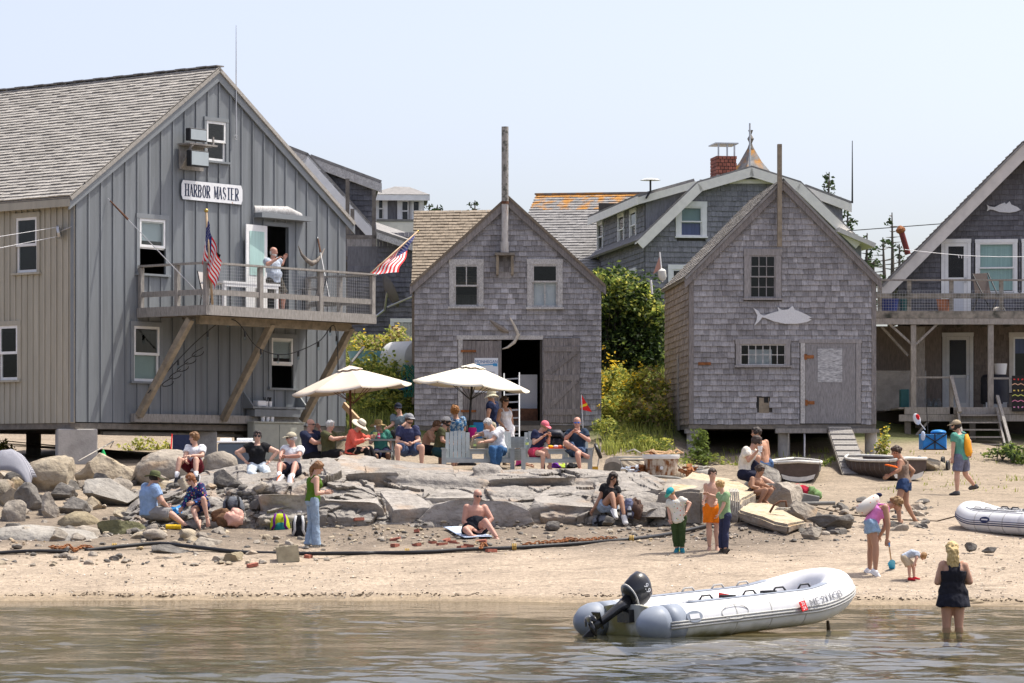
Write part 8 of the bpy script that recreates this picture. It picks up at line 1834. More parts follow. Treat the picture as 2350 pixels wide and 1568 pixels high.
MB().loft([(c+V((0,0,hh)),V((w_*1.0,0,0)),V((0,.39,0))),(c+V((0,0,hh+.05)),V((w_*1.05,0,0)),V((0,.42,0))),(c+V((0,0,hh+.1)),V((w_*1.04,0,0)),V((0,.41,0)))],n=24).build('rim','enamel',tb,smooth=True)
MB().lathe([(.001,0),(.04,0),(.04,.02)],c+V((0,-.36,hh*.45)),Matrix.Rotation(rad(90),3,'X'),12).build('drain','enamel',tb)
r=random.Random(3)
for i in range(9):p=c+V((r.uniform(-.4,.4),r.uniform(-.2,.2),hh+.1));MB().tube([p,p+V((r.uniform(-.3,.3),0,r.uniform(.02,.12))),p+V((r.uniform(-.4,.4),.1,r.uniform(0,.08)))],.02,6).build('scrap',r.choice(['rust','rope','fresh_wood']),tb)
for i,(dx,m_,lab)in enumerate(((-.68,'paper','white sack slumped left of the bathtub'),(.62,'rust','rusty scrap heap right of the bathtub'),(-.5,'rust','orange rope coil at the left side of the bathtub'))):
 mb=MB();
 for k in range(16):mb.obox(c+V((dx+r.uniform(-.16,.16),r.uniform(-.12,.12),.03+r.uniform(0,.16))),(r.uniform(.08,.3),r.uniform(.03,.12),r.uniform(.01,.07)),Matrix.Rotation(r.random()*6,3,'Z')@Matrix.Rotation(r.uniform(-.7,.7),3,'Y'))
 mb.build('scrap_heap',m_,None,label=lab,cat='scrap')
b=P(1607,1066,76);MB().ell((b.x,b.y,ground(b.x,b.y)+.12),(.35,.3,.22),None,14,9).build('pale_boulder','rock_pale',None,smooth=True,label='pale rounded stone with rope on it below the right shack',cat='boulder')
mb=MB();r=random.Random(9);cz_=ground(b.x,b.y)+.33
for k in range(5):mb.tube([V((b.x+.25*math.cos(t+k)*r.uniform(.5,1),b.y+.2*math.sin(t+k),cz_+.02*math.sin(3*t)))for t in np.linspace(0,5.5,12)],.014,5)
mb.build('rope_coil','rope',None,label='tangled rope coil on the pale stone',cat='rope')
b=P(1560,0,60);
# ====== inflatables
mat('hypalon',(.70,.70,.70),.42,.05,3,coat=.1);overlay('hypalon',(.50,.47,.40),2.2,.6,.8,(1,1,1.5),amount=.5);mat('hypalon_grey',(.24,.27,.32),.5,.06,4);mat('hypalon_strip',(.46,.45,.42),.55,.08,5);mat('algae',(.22,.20,.09),.7,.3,5);mat('hull_white',(.55,.55,.50),.5,.15,4);overlay('hull_white',(.22,.19,.07),2,.45,.65,(1,1,.8))
z_stain('hypalon',(.30,.30,.22),.02,.16);z_stain('hypalon',(.16,.15,.05),-.03,.05);z_stain('hull_white',(.16,.15,.05),.0,.14)
mat('navy_stripe',(.02,.028,.09),.5);mat('motor_black',(.014,.014,.016),.25,.05,5,coat=.4);mat('seat_grey',(.4,.4,.4),.6)
def inflatable(label,stern,head,L,beam,r,bow_up,pitch=0,sk_=1.0,stripes='hypalon_strip',cone='hypalon_grey',registration=None,pad='hypalon_grey',deckz=.0,nm='inflatable_dinghy'):
 stern=V(stern);f_=V((math.cos(head),math.sin(head),0));l_=V((-math.sin(head),math.cos(head),0));z_=V((0,0,1))
 fp=f_*math.cos(pitch)+z_*math.sin(pitch);zp=z_*math.cos(pitch)-f_*math.sin(pitch)
 def bt(x,y,z):return stern+fp*x+l_*y+zp*z
 t_=thing(nm,stern,label,'inflatable boat');hb=beam/2-r;Ls=L*.66
 path=[]
 for i in range(12):path.append((Ls*i/11,hb*(1+.0*i),0))
 for i in range(1,15):a=math.pi/2*i/14;path.append((Ls+(L-r-Ls)*math.sin(a),hb*math.cos(a)**.85,bow_up*math.sin(a)**1.6))
 full=path+[(x,-y,z)for x,y,z in path[-2::-1]]
 MB().tube([bt(*p)for p in full],r,20).build('tube','hypalon',t_,smooth='all')
 for s_ in(1,-1):
  c_=MB();c_.tube([bt(x,s_*hb,0)for x in(0.02,-.08,-.2,-.3,-.36)],[r*1.004,r*1.0,r*.86,r*.55,r*.12],20);c_.build('end_cone',cone,t_,smooth='all')
  c_=MB();c_.tube([bt(.02+.0,s_*hb,0),bt(.3,s_*hb,0)],r*1.006,20);c_.build('cone_band',cone,t_,smooth='all')
  pts=[p for p in path if p[0]<L*.8]
  for sx_ in(.3,.46,.62):q_=sx_*L;m_=MB();m_.tube([bt(q_-.012,s_*hb,0),bt(q_+.012,s_*hb,0)],r*1.003,20);m_.build('seam','hypalon_strip',t_,smooth='all')if q_<Ls else None
  g_=MB();g_.tube([bt(x,s_*(y-.0),z+r*.985)for x,y,z in pts[2:]],.075,10,flat=.18);g_.build('wear_patch',pad,t_,smooth='all')
  for hx_ in(.22,.42,.56,.68):
   p=np.interp(hx_*L,[q[0]for q in path],[q[1]for q in path]);zz=np.interp(hx_*L,[q[0]for q in path],[q[2]for q in path])
   h_=MB();h_.tube([bt(hx_*L-.13,s_*(p-.03),zz+r*.97),bt(hx_*L-.07,s_*(p-.03),zz+r+.06),bt(hx_*L+.07,s_*(p-.03),zz+r+.06),bt(hx_*L+.13,s_*(p-.03),zz+r*.97)],.014,6);h_.build('grab_handle','hypalon_strip' if s_>0 else 'black_metal',t_,smooth='all')
 def outw(i):
  a,b=V(full[max(0,i-1)]),V(full[min(len(full)-1,i+1)]);d_=(b-a);n_=V((d_.y,-d_.x,0));n_=n_.normalized()if n_.length else V((0,1,0))
  return n_ if n_.dot(V(full[i])-V((L*.4,0,0)))>0 or i in(0,)else-n_
 ns=[]
 for i,p in enumerate(full):
  n_=V((0,1,0))if i<12 else(V((0,-1,0))if i>=len(full)-12 else outw(i));ns.append(n_)
 for dz,rr in((-.012,.016),(-.05,.018),(.028,.012)):
  s_=MB();s_.tube([bt(*(V(p)+ns[i]*(math.sqrt(max(r*r-dz*dz,0))+.004)+V((0,0,dz))))for i,p in enumerate(full)],rr*sk_,8);s_.build('rub_strake',stripes,t_,smooth='all')
 mb=MB();rows=[]
 for i in range(13):
  t=i/12;x=t*(L-r*1.2);w_=np.interp(x,[q[0]for q in path],[q[1]for q in path]);zz=np.interp(x,[q[0]for q in path],[q[2]for q in path]);dv=(r*.8+.14*(1-t))*(1-.35*t)
  rows.append([bt(x,w_,zz-r*.55),bt(x,w_*.5,zz-r*.55-dv*.55),bt(x,0,zz-r*.5-dv),bt(x,-w_*.5,zz-r*.55-dv*.55),bt(x,-w_,zz-r*.55)])
 mb.add([p for q in rows for p in q],[(i*5+j,i*5+j+1,i*5+j+6,i*5+j+5)for i in range(12)for j in range(4)]);mb.build('hull','hull_white',t_,smooth='all')
 MB().add([bt(.05,hb,-.1),bt(.05,-hb,-.1),bt(Ls,-hb,-.1),bt(L-2*r,0,bow_up*.5),bt(Ls,hb,-.1)],[(0,1,2,3,4)]).build('floor','seat_grey',t_)
 mb=MB();mb.add([bt(x,y,z)for x in(.02,.07)for y,z in((hb,r*.7),(.25,r*.95),(-.25,r*.95),(-hb,r*.7),(-hb,-r),(0,-r*1.5),(hb,-r))],[tuple(range(7)),tuple(range(13,6,-1))]+[(i,(i+1)%7,7+(i+1)%7,7+i)for i in range(7)]);mb.build('transom','hull_white',t_)
 mb=MB();mb.add([bt(x,y,z)for z in(r*.55,r*.62)for x,y in((L*.38,hb),(L*.38,-hb),(L*.46,-hb),(L*.46,hb))],[(0,1,2,3),(7,6,5,4),(0,4,5,1),(1,5,6,2),(2,6,7,3),(3,7,4,0)]);mb.build('thwart','seat_grey',t_)
 return bt,t_,path,hb
def outboard(label,bt,tilt,s=1.0,numtxt=None):
 """bt: boat map; tilted about the transom top"""
 piv=bt(-.02,0,.26 if tilt<1 else.13);X_=(bt(1,0,0)-bt(0,0,0)).normalized();Y_=(bt(0,1,0)-bt(0,0,0)).normalized();Z_=X_.cross(Y_)
 ct,st=math.cos(tilt),math.sin(tilt)
 def mt(x,y,z):x,z=x*s,z*s;return piv+(X_*(x*ct+z*st)+Z_*(z*ct-x*st))+Y_*y*s
 t_=thing('outboard_motor',piv,label,'outboard motor')
 def ring(x,z,a,b):return(mt(x,0,z),(mt(x+1,0,z)-mt(x,0,z)).normalized()*a*s,Y_*b*s)
 MB().loft([ring(-.16,.14,.15,.12),ring(-.17,.2,.235,.165),ring(-.19,.4,.26,.185),ring(-.21,.52,.24,.175),ring(-.23,.59,.15,.11)],n=24).build('cowl','motor_black',t_,smooth='all')
 MB().loft([ring(-.17,.185,.238,.17),ring(-.17,.205,.238,.17)],n=24).build('cowl_band','hypalon_strip',t_,smooth='all')
 MB().loft([ring(-.14,.18,.12,.09),ring(-.14,-.1,.08,.06),ring(-.13,-.5,.065,.035),ring(-.14,-.72,.08,.03)],n=16).build('leg','motor_black',t_,smooth='all')
 MB().add([mt(x,y,-.5)for x,y in((-.02,.02),(-.32,.1),(-.32,-.1),(-.02,-.02))]+[mt(x,y,-.52)for x,y in((-.02,.02),(-.32,.1),(-.32,-.1),(-.02,-.02))],[(0,1,2,3),(7,6,5,4),(0,4,5,1),(1,5,6,2),(2,6,7,3),(3,7,4,0)]).build('cavitation_plate','motor_black',t_)
 MB().loft([(mt(.02,0,-.68),Y_*.01,mt(0,0,.01)-mt(0,0,0)),(mt(-.06,0,-.68),Y_*.045*s,(mt(0,0,1)-mt(0,0,0)).normalized()*.05*s),(mt(-.24,0,-.68),Y_*.04*s,(mt(0,0,1)-mt(0,0,0)).normalized()*.045*s)],n=14).build('gear_case','motor_black',t_,smooth='all')
 MB().add([mt(0,.006,-.72),mt(-.14,.006,-.72),mt(-.12,.006,-.92),mt(-.05,.006,-.9),mt(0,-.006,-.72),mt(-.14,-.006,-.72),mt(-.12,-.006,-.92),mt(-.05,-.006,-.9)],[(0,1,2,3),(7,6,5,4),(0,4,5,1),(1,5,6,2),(2,6,7,3),(3,7,4,0)]).build('skeg','motor_black',t_)
 for k in range(3):
  a=2*math.pi*k/3+.5;c_=mt(-.28,.075*math.cos(a),-.68+.075*math.sin(a));MB().ell(c_,(.02*s,.05*s,.075*s),(Matrix((X_,Y_,Z_)).transposed()@Matrix.Rotation(-a+math.pi/2,3,'X')@Matrix.Rotation(.5,3,'Z')),8,6).build('propeller_blade','galv' if k==0 else 'motor_black',t_,smooth='all')
 MB().obox(mt(.05,0,.0),(.16*s,.3*s,.2*s),Matrix((X_,Y_,Z_)).transposed()).build('clamp','motor_black',t_)
 MB().tube([mt(.05,.05,.16),mt(.45,.08,.2)],[.02,.026],8).build('tiller','motor_black',t_)
 if numtxt:
  zc=(mt(0,0,1)-mt(0,0,0)).normalized();xc=(mt(1,0,0)-mt(0,0,0)).normalized();o_=mt(-.2,-.19,.43)
  M_=Matrix((xc,zc,-Y_)).transposed().to_4x4();M_.translation=o_;text_mesh(numtxt,.13*s,'number_decal','white_plastic',M_,t_,.001)
 return t_
hd_=math.atan2(.60,.80);sn=P(1479,1432,42.9);fa=P(1337,1427,44.0);so=(sn+fa)/2;so.z=.17
so=so+V((.8,.6,0))*.25
btA,dA,pathA,hbA=inflatable('white inflatable dinghy with grey stern cones floating at the waterline',so,hd_,3.95,(sn.xy-fa.xy).length+.52,.255,.2,rad(3.5),1.0)
outboard('black outboard motor tilted up on the floating white dinghy',btA,rad(64),.88,'9.9')
def tube_text(bt,x,txt,size,m_,y,r,ang_,parent,nm):
 X_=(bt(1,0,0)-bt(0,0,0)).normalized();Yo=(bt(0,-1,0)-bt(0,0,0)).normalized();Zo=(bt(0,0,1)-bt(0,0,0)).normalized();n_=Yo*math.cos(ang_)+Zo*math.sin(ang_);u_=Zo*math.cos(ang_)-Yo*math.sin(ang_)
 M_=Matrix((X_,u_,n_)).transposed().to_4x4();M_.translation=bt(x,y,0)+n_*(r+.006);text_mesh(txt,size,nm,m_,M_,parent,.001)
mat('faded_ink',(.30,.30,.31),.6)
def onpath(L_,path):return np.interp(L_,[q[0]for q in path],[q[1]for q in path]),np.interp(L_,[q[0]for q in path],[q[2]for q in path])
X_=(btA(1,0,0)-btA(0,0,0)).normalized();Y_=(btA(0,1,0)-btA(0,0,0)).normalized();Z_=X_.cross(Y_)
px_=2.72;yy,zz=onpath(px_,pathA);y2,z2=onpath(px_+.3,pathA);tg=(btA(px_+.3,-y2,z2)-btA(px_-.0,-yy,zz)).normalized();n_=(V((tg.y,-tg.x,0)).normalized()*math.cos(.35)+V((0,0,1))*math.sin(.35)).normalized();n_=(n_-tg*n_.dot(tg)).normalized();M_=Matrix((tg,n_.cross(tg),n_)).transposed().to_4x4();M_.translation=btA(px_+.1,-(yy+y2)/2,(zz+z2)/2)+n_*.272
text_mesh('ME 211CB',.15,'registration','faded_ink',M_,dA,.003,1.1);M2=M_.copy();M2.translation=M_.translation-tg*.5
mb=MB(lambda p:M2@V(p));mb.box(-.06,.06,-.07,.07,-.004,.006);mb.build('sticker','flag_red',dA)
for k in(0,1):M3=M2.copy();text_mesh('24' if k else '20',.07,'sticker_number','white_plastic',M3@Matrix.Translation((0,.03-.065*k,.008)),dA,.001)
n_=(-Y_*math.cos(.3)+Z_*math.sin(.3)).normalized();M_=Matrix((X_,n_.cross(X_),n_)).transposed().to_4x4();M_.translation=btA(1.15,-hbA,0)+n_*.25
mb=MB(lambda p:M_@V(p));mb.tube([(.24*math.cos(t),.1*math.sin(t),.006)for t in np.linspace(0,2*math.pi,25)],.006,5);mb.build('oval_patch','hypalon_strip',dA)
M_.translation=btA(.42,-hbA,0)+n_*.25;mb=MB(lambda p:M_@V(p));mb.loft([(V((0,0,-.02)),V((.15,0,0)),V((0,.085,0))),(V((0,0,.015)),V((.14,0,0)),V((0,.08,0)))],n=20);mb.build('handle_pad','hypalon_grey',dA,smooth=True);mb=MB(lambda p:M_@V(p));mb.box(-.09,.08,-.035,.035,.0,.022);mb.build('handle_recess','hypalon',dA)
for x_ in(1.25,2.0):MB().obox(btA(x_,-hbA+.02,.265),(.22,.1,.05),Matrix.Rotation(hd_,3,'Z')).build('oar_lock','black_metal',dA)
p_=btA(1.9,-.1,.05);MB().add([p_+V((-.25,0,.2)),p_+V((.35,0,.08)),p_+V((.3,0,-.03)),p_+V((-.25,0,0)),p_+V((-.25,.1,.2)),p_+V((.35,.1,.08)),p_+V((.3,.1,-.03)),p_+V((-.25,.1,0))],[(0,1,2,3),(7,6,5,4),(0,4,5,1),(1,5,6,2),(2,6,7,3),(3,7,4,0)]).build('red_bag',fab((.65,.06,.05)),None,label='bright red bag lying inside the floating dinghy',cat='bag')
p_=P(*W6(1965,530),45.2);MB().tube([p_+V((0,0,.05)),p_+V((.02,0,-.12)),p_+V((-.03,0,-.3))],[.02,.035,.02],6).build('mooring_line','seaweed',None,label='weedy mooring line hanging from the dinghy bow',cat='rope')
q0=P(2262,1172,61.6);c=V((P(2455,0,60.2).x,61.2,0));c.z=ground(c.x,c.y)+.24
hdB=math.atan2(1.6,-1.25);so=P(2412,1180,60.9);so.z=ground(so.x,so.y)+.23
btB,dB,pathB,hbB=inflatable('white inflatable dinghy with navy stripes pulled up on the sand',so,hdB,2.3,1.25,.215,.16,rad(2),.55,'navy_stripe','hypalon',pad='hypalon')
outboard('small black outboard motor on the beached dinghy at right edge',btB,rad(35),.8)
for s_ in(1,-1):MB().tube([btB(.5,s_*(hbB+.02),.23),btB(1.75,s_*(hbB+.02),.24)],.022,8).build('oar','seat_grey',None,smooth='all',label='grey aluminium oar on the %s tube of the beached dinghy'%('near' if s_>0 else 'far'),cat='oar')
Xb=(btB(1,0,0)-btB(0,0,0)).normalized();Yb=(btB(0,1,0)-btB(0,0,0)).normalized()
n_=(Yb*math.cos(.25)+V((0,0,1))*math.sin(.25)).normalized()
if n_.y>0:n_=(-Yb*math.cos(.25)+V((0,0,1))*math.sin(.25)).normalized()
sgn_b=1 if n_.dot(Yb)>0 else-1
M_=Matrix((-Xb,n_.cross(-Xb),n_)).transposed().to_4x4();M_.translation=btB(1.15,sgn_b*hbB,0)+n_*.212;mb=MB(lambda p:M_@V(p));mb.loft([(V((0,0,-.01)),V((.13,0,0)),V((0,.06,0))),(V((0,0,.006)),V((.13,0,0)),V((0,.06,0)))],n=20);mb.build('oval_badge','navy_stripe',dB)
mb=MB(lambda p:M_@V(p));mb.box(-.08,.08,-.012,.012,.006,.009);mb.build('badge_lettering','hypalon',dB)
a=btB(2.3,0,.1);pts=[a,G(2150,1200),G(2050,1196),G(1950,1185),G(1880,1170),G(1830,1160)];MB().tube([a]+[p+V((0,0,.03))for p in pts[1:]],.014,5).build('mooring_line','seaweed',None,label='dark mooring line from the beached dinghy across the stones',cat='rope')
# ====== things on the beach
def gp_(x,y,dz=0):g_=G(x,y);g_.z+=dz;return g_
mat('pipe_black',(.018,.018,.02),.5)
def spline(pts,n=8):
 out=[]
 for i in range(len(pts)-1):
  p0,p1,p2,p3=pts[max(i-1,0)],pts[i],pts[i+1],pts[min(i+2,len(pts)-1)]
  for k in range(n):t=k/n;out.append(.5*((2*p1)+(p2-p0)*t+(2*p0-5*p1+4*p2-p3)*t*t+(3*p1-p0-3*p2+p3)*t**3))
 return out+[pts[-1]]
line=[gp_(*Z8(x,y),.04)for x,y in((-200,1115),(0,1098),(200,1085),(420,1088))]
MB().tube(spline(line),.036,10).build('water_pipe','pipe_black',None,smooth='all',label='short black pipe at the far left of the beach',cat='pipe')
line=[P(*Z8(520,1068),60.3),P(*Z8(760,1042),60.6),P(*Z8(980,1026),60.8),P(*Z8(1200,1048),60.3)]+[gp_(*p,.04)for p in(Z8(1480,1092),Z8(1820,1100),Z8(2200,1100),Z7(750,1246),Z7(1000,1240),Z7(1300,1222),Z7(1600,1212),Z7(2000,1185),Z7(2300,1160),(1530,1232),(1620,1212),(1690,1190))]
MB().tube(spline(line),.038,10).build('water_pipe','pipe_black',None,smooth='all',label='long black water pipe snaking along the whole beach',cat='pipe')
mat('yellow_rope',(.42,.28,.08),.9,.2,40)
for i,(x,y)in enumerate((Z7(925,1240),Z7(1580,1210),Z7(2298,1158),Z8(700,1060))):
 c=gp_(x,y+1,.05);mb=MB()
 for k in range(3):mb.tube([c+V(((k-1)*.03,.06*math.cos(t),.06*math.sin(t)))for t in np.linspace(0,6.2,10)],.013,5)
 mb.build('rope_lashing','yellow_rope',None,label='rope lashing round the pipe, %s'%('below the sunbather to the left','below the sunbather to the right','left of the three boys','by the left boulders')[i],cat='rope')
def chain(label,pts,r=.035):
 sp_=spline(pts,5);t_=thing('rusty_chain',pts[0],label,'chain')
 for i in range(0,len(sp_)-1):
  a,b=sp_[i],sp_[i+1];d_=(b-a);d_=d_.normalized()if d_.length>0 else V((1,0,0));up=V((0,0,1))if i%2 else d_.cross(V((0,0,1))).normalized();c=(a+b)/2+V((0,0,.02));L_=.065
  MB().tube([c+d_*L_*math.cos(t)+up*r*math.sin(t)for t in np.linspace(0,2*math.pi,9)],.013,5).build('chain_link','rust',t_,smooth='all')
chain('rusty chain heap on the pipe at the left',[gp_(*Z8(x,y),.04)for x,y in((310,1068),(370,1075),(420,1060),(455,1085),(500,1068),(560,1072))])
chain('rusty chain lying along the pipe right of the sunbather',[gp_(*Z7(x,y),.03)for x,y in((1640,1196),(1760,1185),(1860,1178),(1920,1165),(2000,1172),(2100,1160),(2200,1162))])
chain('short rusty chain crossing the pipe below the towel',[gp_(*Z7(x,y),.06)for x,y in((1375,1228),(1390,1205),(1410,1215))])
r=random.Random(12);BR=MB().box(-.1,.1,-.05,.05,0,.06).mesh('brick');BR.materials.append(MAT('brick'))
where=('nearest the towel','left of the towel','at the left of the brick scatter','in the middle of the brick scatter','by the yellow rope','just above the pipe','right of the yellow rope','at the front of the scatter','half buried behind the scatter','alone on the left','near the black backpack','lowest of the scatter','below the concrete block','right of the concrete block','by the stones at far left','under the chain')
for i,(x,y)in enumerate(((1200,1172),(1165,1160),(985,1188),(1080,1175),(1140,1185),(1215,1178),(1260,1205),(1300,1195),(985,1105),(855,1155),(630,1030),(1440,1225),(-20,1312),(320,1258),(850,1190),(1380,1168))):
 o=bpy.data.objects.new('brick',BR);COL.objects.link(o);o.location=gp_(*Z7(x,y),-.01);o.rotation_euler=(r.uniform(-.2,.2),r.uniform(-.2,.2),r.random()*3);tag(o,'red brick on the sand %s'%where[i],'brick','loose red bricks')
c=gp_(*Z8(1765,1138));t_=thing('concrete_block',c,'square yellowish concrete block below the black pipe','concrete block');mat('block_conc',(.36,.32,.22),.9,.2,8)
mb=MB();Rm=Matrix.Rotation(.15,3,'Z')@Matrix.Rotation(rad(-6),3,'Y')
for dx,dy,sx,sy in((0,-.12,.4,.05),(0,.12,.4,.05),(-.175,0,.05,.2),(.175,0,.05,.2),(0,0,.05,.2)):mb.obox(c+Rm@V((dx,dy,.14)),(sx,sy,.3),Rm)
mb.build('shell','block_conc',t_)
a,b,c_,d_=gp_(*Z7(1145,1090),.02),gp_(*Z7(1330,1085),.02),gp_(*Z7(1445,1148),.025),gp_(*Z7(1275,1150),.02)
mat('towel',(.62,.68,.76),.95,.05,4);stripes('towel',(.25,.38,.6),(12,3,0),.7,.75);mb=MB();n=14;vs=[a.lerp(b,i/n).lerp(d_.lerp(c_,i/n),j/n)+V((0,0,.015*noise.noise(V((i*.6,j*.6,2)))))for j in range(n+1)for i in range(n+1)]
for v in vs:v.z=ground(v.x,v.y)+.045+.012*noise.noise(v*5)
mb.add(vs,[(j*(n+1)+i,j*(n+1)+i+1,(j+1)*(n+1)+i+1,(j+1)*(n+1)+i)for j in range(n)for i in range(n)]);o=mb.build('towel','towel',None,smooth='all',label='pale blue striped towel under the sunbathing man',cat='towel');o.modifiers.new('t','SOLIDIFY').thickness=.012
def lump(mb,c,w_,d_,h_,seed,n=3):
 r=random.Random(seed)
 mb.loft([(c,V((w_/2,0,0)),V((0,d_/2,0))),(c+V((0,0,h_*.3)),V((w_*.52,0,0)),V((0,d_*.55,0))),(c+V((r.uniform(-.05,.05)*w_,0,h_*.7)),V((w_*.46,0,0)),V((0,d_*.45,0))),(c+V((0,0,h_*.95)),V((w_*.3,0,0)),V((0,d_*.28,0))),(c+V((0,0,h_)),V((w_*.12,0,0)),V((0,d_*.12,0)))],n=18)
def backpack(label,K,x0,y0,x1,y1,cols,lean=0):
 g_=gp_(*K((x0+x1)/2,y1));d=g_.y;k=d/F;(ax_,ay),(bx,by)=K(x0,y0),K(x1,y1);w_,h_=(bx-ax_)*k,(by-ay)*k;g_.y-=w_*.3;g_.z-=.02
 t_=thing('backpack',g_,label,'backpack');mb=MB();lump(mb,g_-V((0,0,.03)),w_*.92,w_*.6,h_,3);mb.build('sack',cols[0],t_,smooth='all')
 mb=MB();lump(mb,g_+V((w_*.05,-w_*.22,-.02)),w_*.62,w_*.4,h_*.52,4);mb.build('pocket',cols[1],t_,smooth='all')
 for s_ in(-1,1):MB().tube([g_+V((s_*w_*.2,-w_*.2,h_*.9)),g_+V((s_*w_*.27,-w_*.40,h_*.62)),g_+V((s_*w_*.25,-w_*.42,h_*.3)),g_+V((s_*w_*.38,-w_*.3,.03))],.016+.01*(w_>.3),8,flat=.5).build('strap',cols[2],t_,smooth='all')
 MB().tube([g_+V((-.05,0,h_*.95)),g_+V((-.04,0,h_*1.08)),g_+V((.04,0,h_*1.08)),g_+V((.05,0,h_*.95))],.01,6).build('grab_loop',cols[2],t_,smooth='all')
 return t_
backpack('lime green and teal backpack with purple straps on the rocks',W7,1575,915,1795,1115,(fab((.42,.50,.02)),fab((.01,.16,.15)),fab((.12,.01,.17))))
backpack('black backpack with white stripes behind the woman in jeans',W7,1800,932,1970,1178,(BLACK,BLACK,fab((.5,.5,.5))))
backpack('grey and black rucksack lying on the ledge',W7,1075,735,1320,915,(fab((.14,.15,.17)),fab((.03,.03,.035)),BLACK))
backpack('small grey and black rucksack by the woman in black',Z7,2050,985,2205,1052,(fab((.18,.19,.21)),BLACK,BLACK))
def cloth_heap(label,K,x0,y0,x1,y1,cols,seed=1,d=None,nm='clothes_heap',cat='clothes'):
 g_=gp_(*K((x0+x1)/2,y1));d=g_.y;k=d/F;(ax_,ay),(bx,by)=K(x0,y0),K(x1,y1);w_,h_=(bx-ax_)*k,(by-ay)*k;g_.y-=.12;r=random.Random(seed);t_=thing(nm,g_,label,cat)
 for i,m_ in enumerate(cols):
  mb=MB();c=g_+V(((i+.5)/len(cols)-.5)*0.9*V((w_,0,0)).x*V((1,0,0))if False else V((((i+.5)/len(cols)-.5)*w_*.9,r.uniform(0,.15),0)))
  for q in range(3):mb.ell(c+V((r.uniform(-.1,.1)*w_,r.uniform(-.05,.05),h_*r.uniform(.15,.45))),(w_/len(cols)*r.uniform(.5,.8),.12,h_*r.uniform(.3,.55)),Matrix.Rotation(r.uniform(-.6,.6),3,'Y'),14,10)
  for f in range(len(mb.v)):v=mb.v[f];v+=V((noise.noise(v*14),noise.noise(v*14+V((3,0,0))),noise.noise(v*14+V((0,3,0)))))*.06
  mb.build('cloth',m_,t_,smooth='all')
cloth_heap('pink towel and brown jacket beside the rucksack on the ledge',W7,990,870,1300,1045,(fab((.16,.09,.05),.3),fab((.62,.36,.29))),2)
cloth_heap('blue plastic bag between the person in blue and the floral woman',W7,530,850,640,940,('cooler_blue',),3,nm='plastic_bag',cat='bag')
cloth_heap('blue check shirt and brown jacket beside the woman in black',Z7,2250,880,2350,1000,(fab((.12,.13,.2),.5),fab((.10,.06,.045))),4)
cloth_heap('red jacket and green net bag on the sand behind the rocks',W3,1870,930,2200,1120,(fab((.42,.012,.03)),fab((.38,.015,.04)),fab((.16,.25,.10))),5)
c=gp_(*W7(560,1110));MB().tube([c+V((-.15,0,.05)),c+V((.15,0,.05))],.05,12).build('yellow_flask',fab((.65,.42,.02),.3),None,smooth=True,label='yellow patterned flask lying by the person in the blue shirt',cat='flask')
c=gp_(*W3(2030,1210));MB().tube([c+V((-.35,0,.06)),c+V((.65,0,.08))],.045,10).build('grey_pipe_stub','skiff_grey',None,smooth=True,label='grey pipe stub lying in front of the red jacket',cat='pipe')
MB().obox(c+V((.1,.3,.16)),(.45,.3,.22),Matrix.Rotation(.2,3,'Y')).build('plastic_box','skiff_grey',None,bevel=.02,label='grey plastic box under the green net bag',cat='box')
bottle(Z7,2285,935,1000,63.0,'galv','steel flask standing beside the woman in black','black_metal',.045,'flask')
a=P(*W3(1690,1265),62.3);MB().tube([a+V((-.12,0,-.02)),a+V((-.04,0,.12)),a+V((.08,.02,.2)),a+V((.2,.04,.2)),a+V((.22,.05,.05))],.022,8).build('iron_ring','rust_dark',None,smooth='all',label='bent rusty iron loop on top of the golden slab',cat='iron ring')
mb=MB();r=random.Random(2);c=a+V((.12,0,.02))
for k in range(5):mb.tube([c+V((.14*r.uniform(.4,1.2)*math.cos(t),.12*math.sin(t),.015+.01*k))for t in np.linspace(k,k+5,10)],.008,5)
mb.build('rope_coil','rope',None,label='thin rope tangled at the iron loop on the golden slab',cat='rope')
mb=MB();c=P(*W3(1210,1060),62.9)
for k in range(6):x_=(k-3)*.03;mb.tube([c+V((x_,.3,.1)),c+V((x_,-.03,.04)),c+V((x_+.02*(k%3),-.08,-.2-.03*k)),c+V((x_,-.06,-.36-.02*k))],.014,5)
mb.build('rope_hank','rope',None,label='hank of grey rope hanging over the granite block beside the boys',cat='rope')
h0=p32['A'][-1][2];tip=G(*Z6(1545,1283));tp_=thing('toy_spade',tip,'toy spade with blue blade and wooden handle held by the woman in pink','spade')
hx=h0+V((.03,0,-.09));dr_=(tip-hx).normalized();m0=hx.lerp(tip,.62);MB().tube([hx,m0],.013,8).build('shaft','new_wood',tp_);MB().tube([hx-dr_*.02,hx+dr_*.08],.022,8).build('grip','cooler_blue',tp_)
mat('toy_blue',(.05,.42,.75),.35);sd_=dr_.cross(V((0,1,0))).normalized();MB().add([m0-sd_*.02,m0+sd_*.02,m0+dr_*.1+sd_*.07,tip+sd_*.05,tip,tip-sd_*.05,m0+dr_*.1-sd_*.07]+[p+V((0,.02,0))for p in(m0-sd_*.02,m0+sd_*.02,m0+dr_*.1+sd_*.07,tip+sd_*.05,tip,tip-sd_*.05,m0+dr_*.1-sd_*.07)],[tuple(range(7)),tuple(range(13,6,-1))]+[(i,(i+1)%7,7+(i+1)%7,7+i)for i in range(7)]).build('blade','toy_blue',tp_)
c=P(*W4(790,778),62.7);MB().lathe([(.001,.02),(.1,.02),(.13,.01),(.135,-.01),(.12,0),(.001,.005)],c,Matrix.Rotation(rad(12),3,'Y'),20).build('orange_disc',fab((.75,.13,.01)),None,smooth=True,label='orange flying disc held by the walking woman',cat='disc')
T_,fr_,lt_=p32['T'],p32['fr'],p32['lat']
